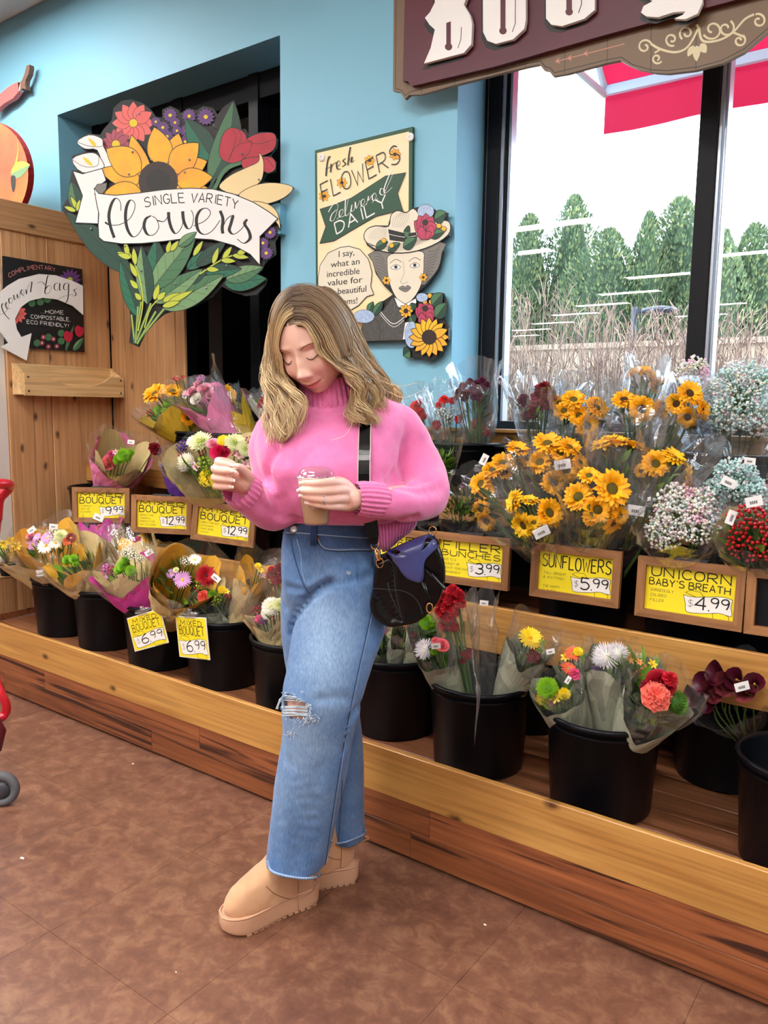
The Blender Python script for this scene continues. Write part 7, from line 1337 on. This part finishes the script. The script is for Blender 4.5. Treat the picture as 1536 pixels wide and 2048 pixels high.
for G_ in (GL, GR):      # under-layer sheets
    for ly in (0, 1):
        Gd = [[pushout(p-(p-HC).normalized()*(.003+.010*ly)*(1 if p.z > HC.z-.04 else .15), .0035-.002*ly) for p in guide(G_, s/14)] for s in range(15)]; hm2.grid(Gd, 0, True); 
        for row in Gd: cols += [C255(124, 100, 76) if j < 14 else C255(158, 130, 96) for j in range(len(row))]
for x0 in (0,): # hair behind the jaw
    Gd = [[pushout(PP(556+i*9, 640+j*20, 2.045-.012*(j > 6)*(j-6)), .002) for j in range(9)] for i in range(8)]; hm2.grid(Gd, 0, True); cols += [C255(112, 88, 66)]*72
strandset(hm2, cols, GL, 420, .0017, .006, .019); strandset(hm2, cols, GR, 620, .0017, .006, .024)
strandset(hm2, cols, GL, 60, .0011, .012, .014, .3, 1.8); strandset(hm2, cols, GR, 90, .0011, .012, .016, .3, 1.9)
for pts in ([(735,740,2.05),(770,765,2.02),(800,772,2.0),(835,765,2.0)],[(740,760,2.05),(780,785,2.0),(810,795,1.99),(845,780,1.99)],[(700,780,1.95),(705,840,1.92),(690,870,1.90),(662,880,1.88)]):
    Q = crom([PP(*p) for p in pts], 8); hm2.tube(Q, [.0012*(1-.7*i/len(Q)) for i in range(len(Q))], 4, 0, cap=False); cols += [C255(226,200,160)]*(4*len(Q))
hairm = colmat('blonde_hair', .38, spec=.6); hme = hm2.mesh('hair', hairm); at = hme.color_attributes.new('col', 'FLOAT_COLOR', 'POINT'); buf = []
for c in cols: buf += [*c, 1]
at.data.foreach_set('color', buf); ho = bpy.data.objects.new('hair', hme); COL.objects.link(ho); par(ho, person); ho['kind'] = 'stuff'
# scalp cap (back and crown volume)
cp_ = MB(); CG = []
for i in range(40):
    ph = pi*.42+(2*pi-pi*.84)*i/39; row = []
    for j in range(24):
        th = .02+2.15*j/23; x, y, z = headpt(th, ph); row.append((x*1.04, y*1.03+.001, z*1.05-.002))
    CG.append(row)
CGf = []
for i in range(0):
    ph = -pi*.42+(pi*.84)*i/39; row = []
    for j in range(12): th = .02+.60*j/11; x, y, z = headpt(th, ph); row.append((x*1.025, y*1.025+.001, z*1.02))
    CGf.append(row)
cp_.grid(CG, 0, True, HM); cp_.build('hair_cap', mat('hair_root', C255(120, 97, 76), .5), person)
# ---------------- iced coffee cup ----------------
cc_ = PP(632, 1048, CD); kz = (PP(632,955,CD).z-cc_.z); cup = thing('iced_coffee_cup', 'clear plastic cup of iced coffee with a dome lid held in the left hand', 'cup', cc_); cM = Matrix.Translation(cc_)
clr = clearfilm('clear_cup', (.97,.97,.97), .06, .03, .3, .03); cof = mat('coffee', C255(190, 144, 98), .25, coat=.3, var=(9, C255(206, 164, 120), .6)); cofl = mat('coffee_foam', C255(214, 184, 150), .4)
b = MB(); b.lathe([(0,.0),(.027,0),(.0295,.004),(.031,.022),(.0325,.024),(.033,.03),(.0440,kz-.006),(.0465,kz-.004),(.0465,kz)], 40, 0, cM); b.build('cup_wall', clr, cup)
b = MB(); b.lathe([(0,.002),(.0262,.002),(.0288,.006),(.0305,.024),(.0322,.031),(.0395,kz*.72),(.0395,kz*.72+.0005),(0,kz*.72+.0005)], 40, 0, cM); b.build('coffee', cof, cup)
b = MB(); b.lathe([(.0395,kz*.72),(.0425,kz*.95),(0,kz*.95)], 40, 0, cM); b.build('milky_top', cofl, cup)
b = MB(); b.lathe([(.0475,kz-.007),(.0495,kz-.004),(.0495,kz+.001),(.0465,kz+.004),(.0445,kz+.005),(.041,kz+.012),(.034,kz+.020),(.024,kz+.024),(.013,kz+.0255),(.0125,kz+.0235),(0,kz+.0235)], 40, 0, cM); b.build('dome_lid', clr, cup)
for t_, zz, k in (('STARBUCKS', .047, .0052), ('COFFEE', .040, .0045)):
    q = MB(); stext(q, t_, -.012*len(t_)/9, zz, .012*len(t_)/9, k, .0006, 0); R0 = .0372
    vs = []
    for (x, y, z) in q.v: a = x/R0; vs.append(cc_+(RH*sin(a)-FH*cos(a))*(R0+(y-.04)*.16)+UZ*y)
    q.v = [tuple(v) for v in vs]; q.build('lettering', white_m, cup)
# ---------------- handbag ----------------
lea = mat('black_leather', C255(5, 6, 10), .2, spec=.35, bump=(90, .08, .002)); navy = mat('navy_flap', C255(60, 82, 148), .3, coat=.4, var=(9, C255(70, 60, 112), .6)); gold = mat('gold_metal', C255(226, 178, 110), .2, 1); edge = mat('strap_edge', C255(220, 208, 190), .6)
bag = thing('handbag', 'black leather saddle handbag with a navy flap and gold rings hanging at the hip', 'handbag', PP(806,1245,1.98))
out = [(752,1119),(747,1150),(745,1176),(740,1200),(742,1218),(752,1233),(766,1244),(782,1249),(800,1246),(806,1245),(822,1243),(838,1236),(856,1222),(874,1200),(884,1178),(889,1155),(889,1130),(884,1106),(876,1087),(862,1072),(840,1077),(815,1087),(795,1096),(775,1107),(762,1113)]
BD = 1.965; BP = CP+FH*BD
def bl(px, py, D=BD): p = PP(px, py, D)-BP; return (p.dot(RH), p.z)
loop = [bl(*p) for p in out]; loop = [(p.x, p.y) for p in crom([(a, b_, 0) for a, b_ in loop], 3, True)]
if sum(loop[i][0]*loop[(i+1) % len(loop)][1]-loop[(i+1) % len(loop)][0]*loop[i][1] for i in range(len(loop))) < 0: loop = loop[::-1]
cx0 = sum(p[0] for p in loop)/len(loop); cy0 = sum(p[1] for p in loop)/len(loop); Mb = frame(BP, RH, UZ); b = MB(); vs = []; n = len(loop); lv = ((.040,.80),(.043,.86),(.040,.95),(.030,1.0),(-.030,1.0),(-.040,.95),(-.043,.85))
for z, k in lv: vs += [(cx0+(x-cx0)*k, cy0+(y-cy0)*k, z) for x, y in loop]
fs = [(j*n+i, (j+1)*n+i, (j+1)*n+(i+1) % n, j*n+(i+1) % n) for j in range(len(lv)-1) for i in range(n)]+[tuple(range(n)), tuple(range(len(lv)*n-1, (len(lv)-1)*n-1, -1))]
b.add(vs, fs, 0, True, Mb); me = remesh(b, .004, 8, .5)
for v in me.vertices:
    v.co += FH*(.006*math.exp(-(((topx(v.co)[0]-790)/9)**2)))*0
BB = bvh_of(me)
for pth, w_, dp in (([(782,1110),(788,1140),(789,1180),(795,1215),(803,1243)],.006,.007),([(776,1165),(783,1200),(800,1238)],.007,.004),([(757,1170),(765,1200),(785,1235)],.010,.005)): press(me, BB, pth, w_, dp)
BB = bvh_of(me); obj_of(me, 'bag_body', lea, bag)
def on(bv, px, off, sub=5, cl=False): return [drape(bv, p.x, p.y, off, 1.92) for p in crom([(a, b_, 0) for a, b_ in px], sub, cl)]
fl_ = [(773,1108),(784,1118),(793,1130),(800,1143),(812,1156),(826,1163),(840,1165),(847,1160),(849,1145),(849,1130),(853,1117),(866,1104),(875,1092),(874,1080),(862,1072),(840,1077),(815,1087),(795,1096)]
P = on(BB, fl_, .003, 4, True); cF = Vector((0,0,0))
for p in P: cF += p
cF /= len(P); cF = drape(BB, 830, 1115, .005, 1.92); b = MB(); k_ = len(P); vs = []; fs = []
R_ = [0, .25, .5, .75, .93, 1.0]
for j, rr in enumerate(R_[1:]):
    for p in P:
        q_ = lerp(cF, p, rr); x, y = topx(q_); w_ = drape(BB, x, y, .0045 if rr < .95 else .001, 1.92); vs.append(w_ if (w_-q_).length < .03 else q_-CF*.004)
vs.append(cF)
for j in range(4):
    for i in range(k_): fs.append((j*k_+i, j*k_+(i+1) % k_, (j+1)*k_+(i+1) % k_, (j+1)*k_+i))
for i in range(k_): fs.append((5*k_, (i+1) % k_, i))
b.add(vs, fs, 0, True); b.build('flap', navy, bag)
b = MB(); b.tube(P, .0022, 6, 0, closed=True); b.build('flap_piping', lea, bag)
for px_ in ([(746,1177),(770,1178),(790,1179),(812,1184),(830,1196),(840,1212),(845,1228)],[(765,1113),(780,1122),(788,1140),(790,1170),(796,1205),(806,1243)],[(775,1165),(784,1195),(802,1235)]): b = MB(); b.tube(on(BB, px_, .0008), .0011, 5, 0); b.build('seam', mat('bag_seam', C255(50,52,58), .4), bag)
b = MB(); b.tube(crom([PP(851,1136,1.915),PP(862,1148,1.90),PP(878,1165,1.90),PP(891,1177,1.905)],5), .006, 8, 0, flat=.3); b.build('strap_tab', lea, bag)
b = MB(); b.tube(crom([PP(846,1163,1.915),PP(852,1182,1.905),PP(858,1200,1.91)],5), .006, 8, 0, flat=.3); b.build('strap_tab', lea, bag)
def ring(c, rx, ry, r_, name='ring', tiltv=0):
    b = MB(); b.tube([c+RH*(rx*cos(a))+UZ*(ry*sin(a))+FH*(tiltv*cos(a)) for a in [2*pi*i/26 for i in range(26)]], r_, 7, 0, closed=True); b.build(name, gold, bag)
ring(PP(859,1216,1.905), .0075, .012, .0018); ring(PP(749.5,1091,1.93), .009, .009, .0017); ring(PP(759.5,1126,1.925), .0085, .012, .0018); ring(PP(865,1062,1.97), .009, .011, .0017)
b = MB(); b.tube(crom([PP(751,1098,1.925),PP(751,1107,1.92),PP(756,1120,1.92),PP(760,1117,1.92),PP(757,1103,1.92),PP(752,1098,1.922)],5), .0022, 7, 0); b.tube([PP(751,1100,1.925),PP(758,1118,1.92)], .0028, 7, 0); b.build('clasp', gold, bag)
# shoulder strap
def strap(pts, wpx, name, m, off=.004, thick=.0022, flatpts=None, Doff=None):
    L_ = []; R_ = []
    for i, (x, y, D_) in enumerate(pts):
        wx = wpx[i] if isinstance(wpx, list) else wpx
        if D_ is None: h = drape(SWB, x, y, off, 1.95); D2 = (h-CP).dot(FH)
        else: D2 = D_
        L_.append(PP(x-wx/2, y, D2)); R_.append(PP(x+wx/2, y, D2))
    L_ = crom(L_, 4); R_ = crom(R_, 4); n = len(L_); b = MB(); vs = []
    for l, r in zip(L_, R_): vs += [l-FH*thick, r-FH*thick, r+FH*thick, l+FH*thick]
    fs = [(i*4+k, i*4+(k+1) % 4, i*4+4+(k+1) % 4, i*4+4+k) for i in range(n-1) for k in range(4)]+[(3,2,1,0),(n*4-4,n*4-3,n*4-2,n*4-1)]; b.add(vs, fs, 0); b.build(name, m, bag); return L_, R_
sp = [(752,788,None),(742,800,None),(733,825,None),(730,855,None),(729,890,None),(728,930,None),(728,965,None),(730,1000,None),(736,1030,1.94),(742,1048,1.935)]
L_, R_ = strap(sp, [20,22,23,23,24,24,24,24,25,25], 'strap', lea)
for E_ in (L_, R_): b = MB(); b.tube([p-FH*.0028 for p in E_], .0011, 5, 0); b.build('strap_edging', edge, bag)
strap([(741,1040,1.932),(744,1062,1.93),(747,1075,1.928),(748,1088,1.928)], [27,26,20,13], 'strap_end', lea, thick=.003)
strap([(868,1028,2.06),(867,1042,2.03),(866,1052,1.99),(865,1058,1.97)], [20,20,18,12], 'strap_end', lea, thick=.003)
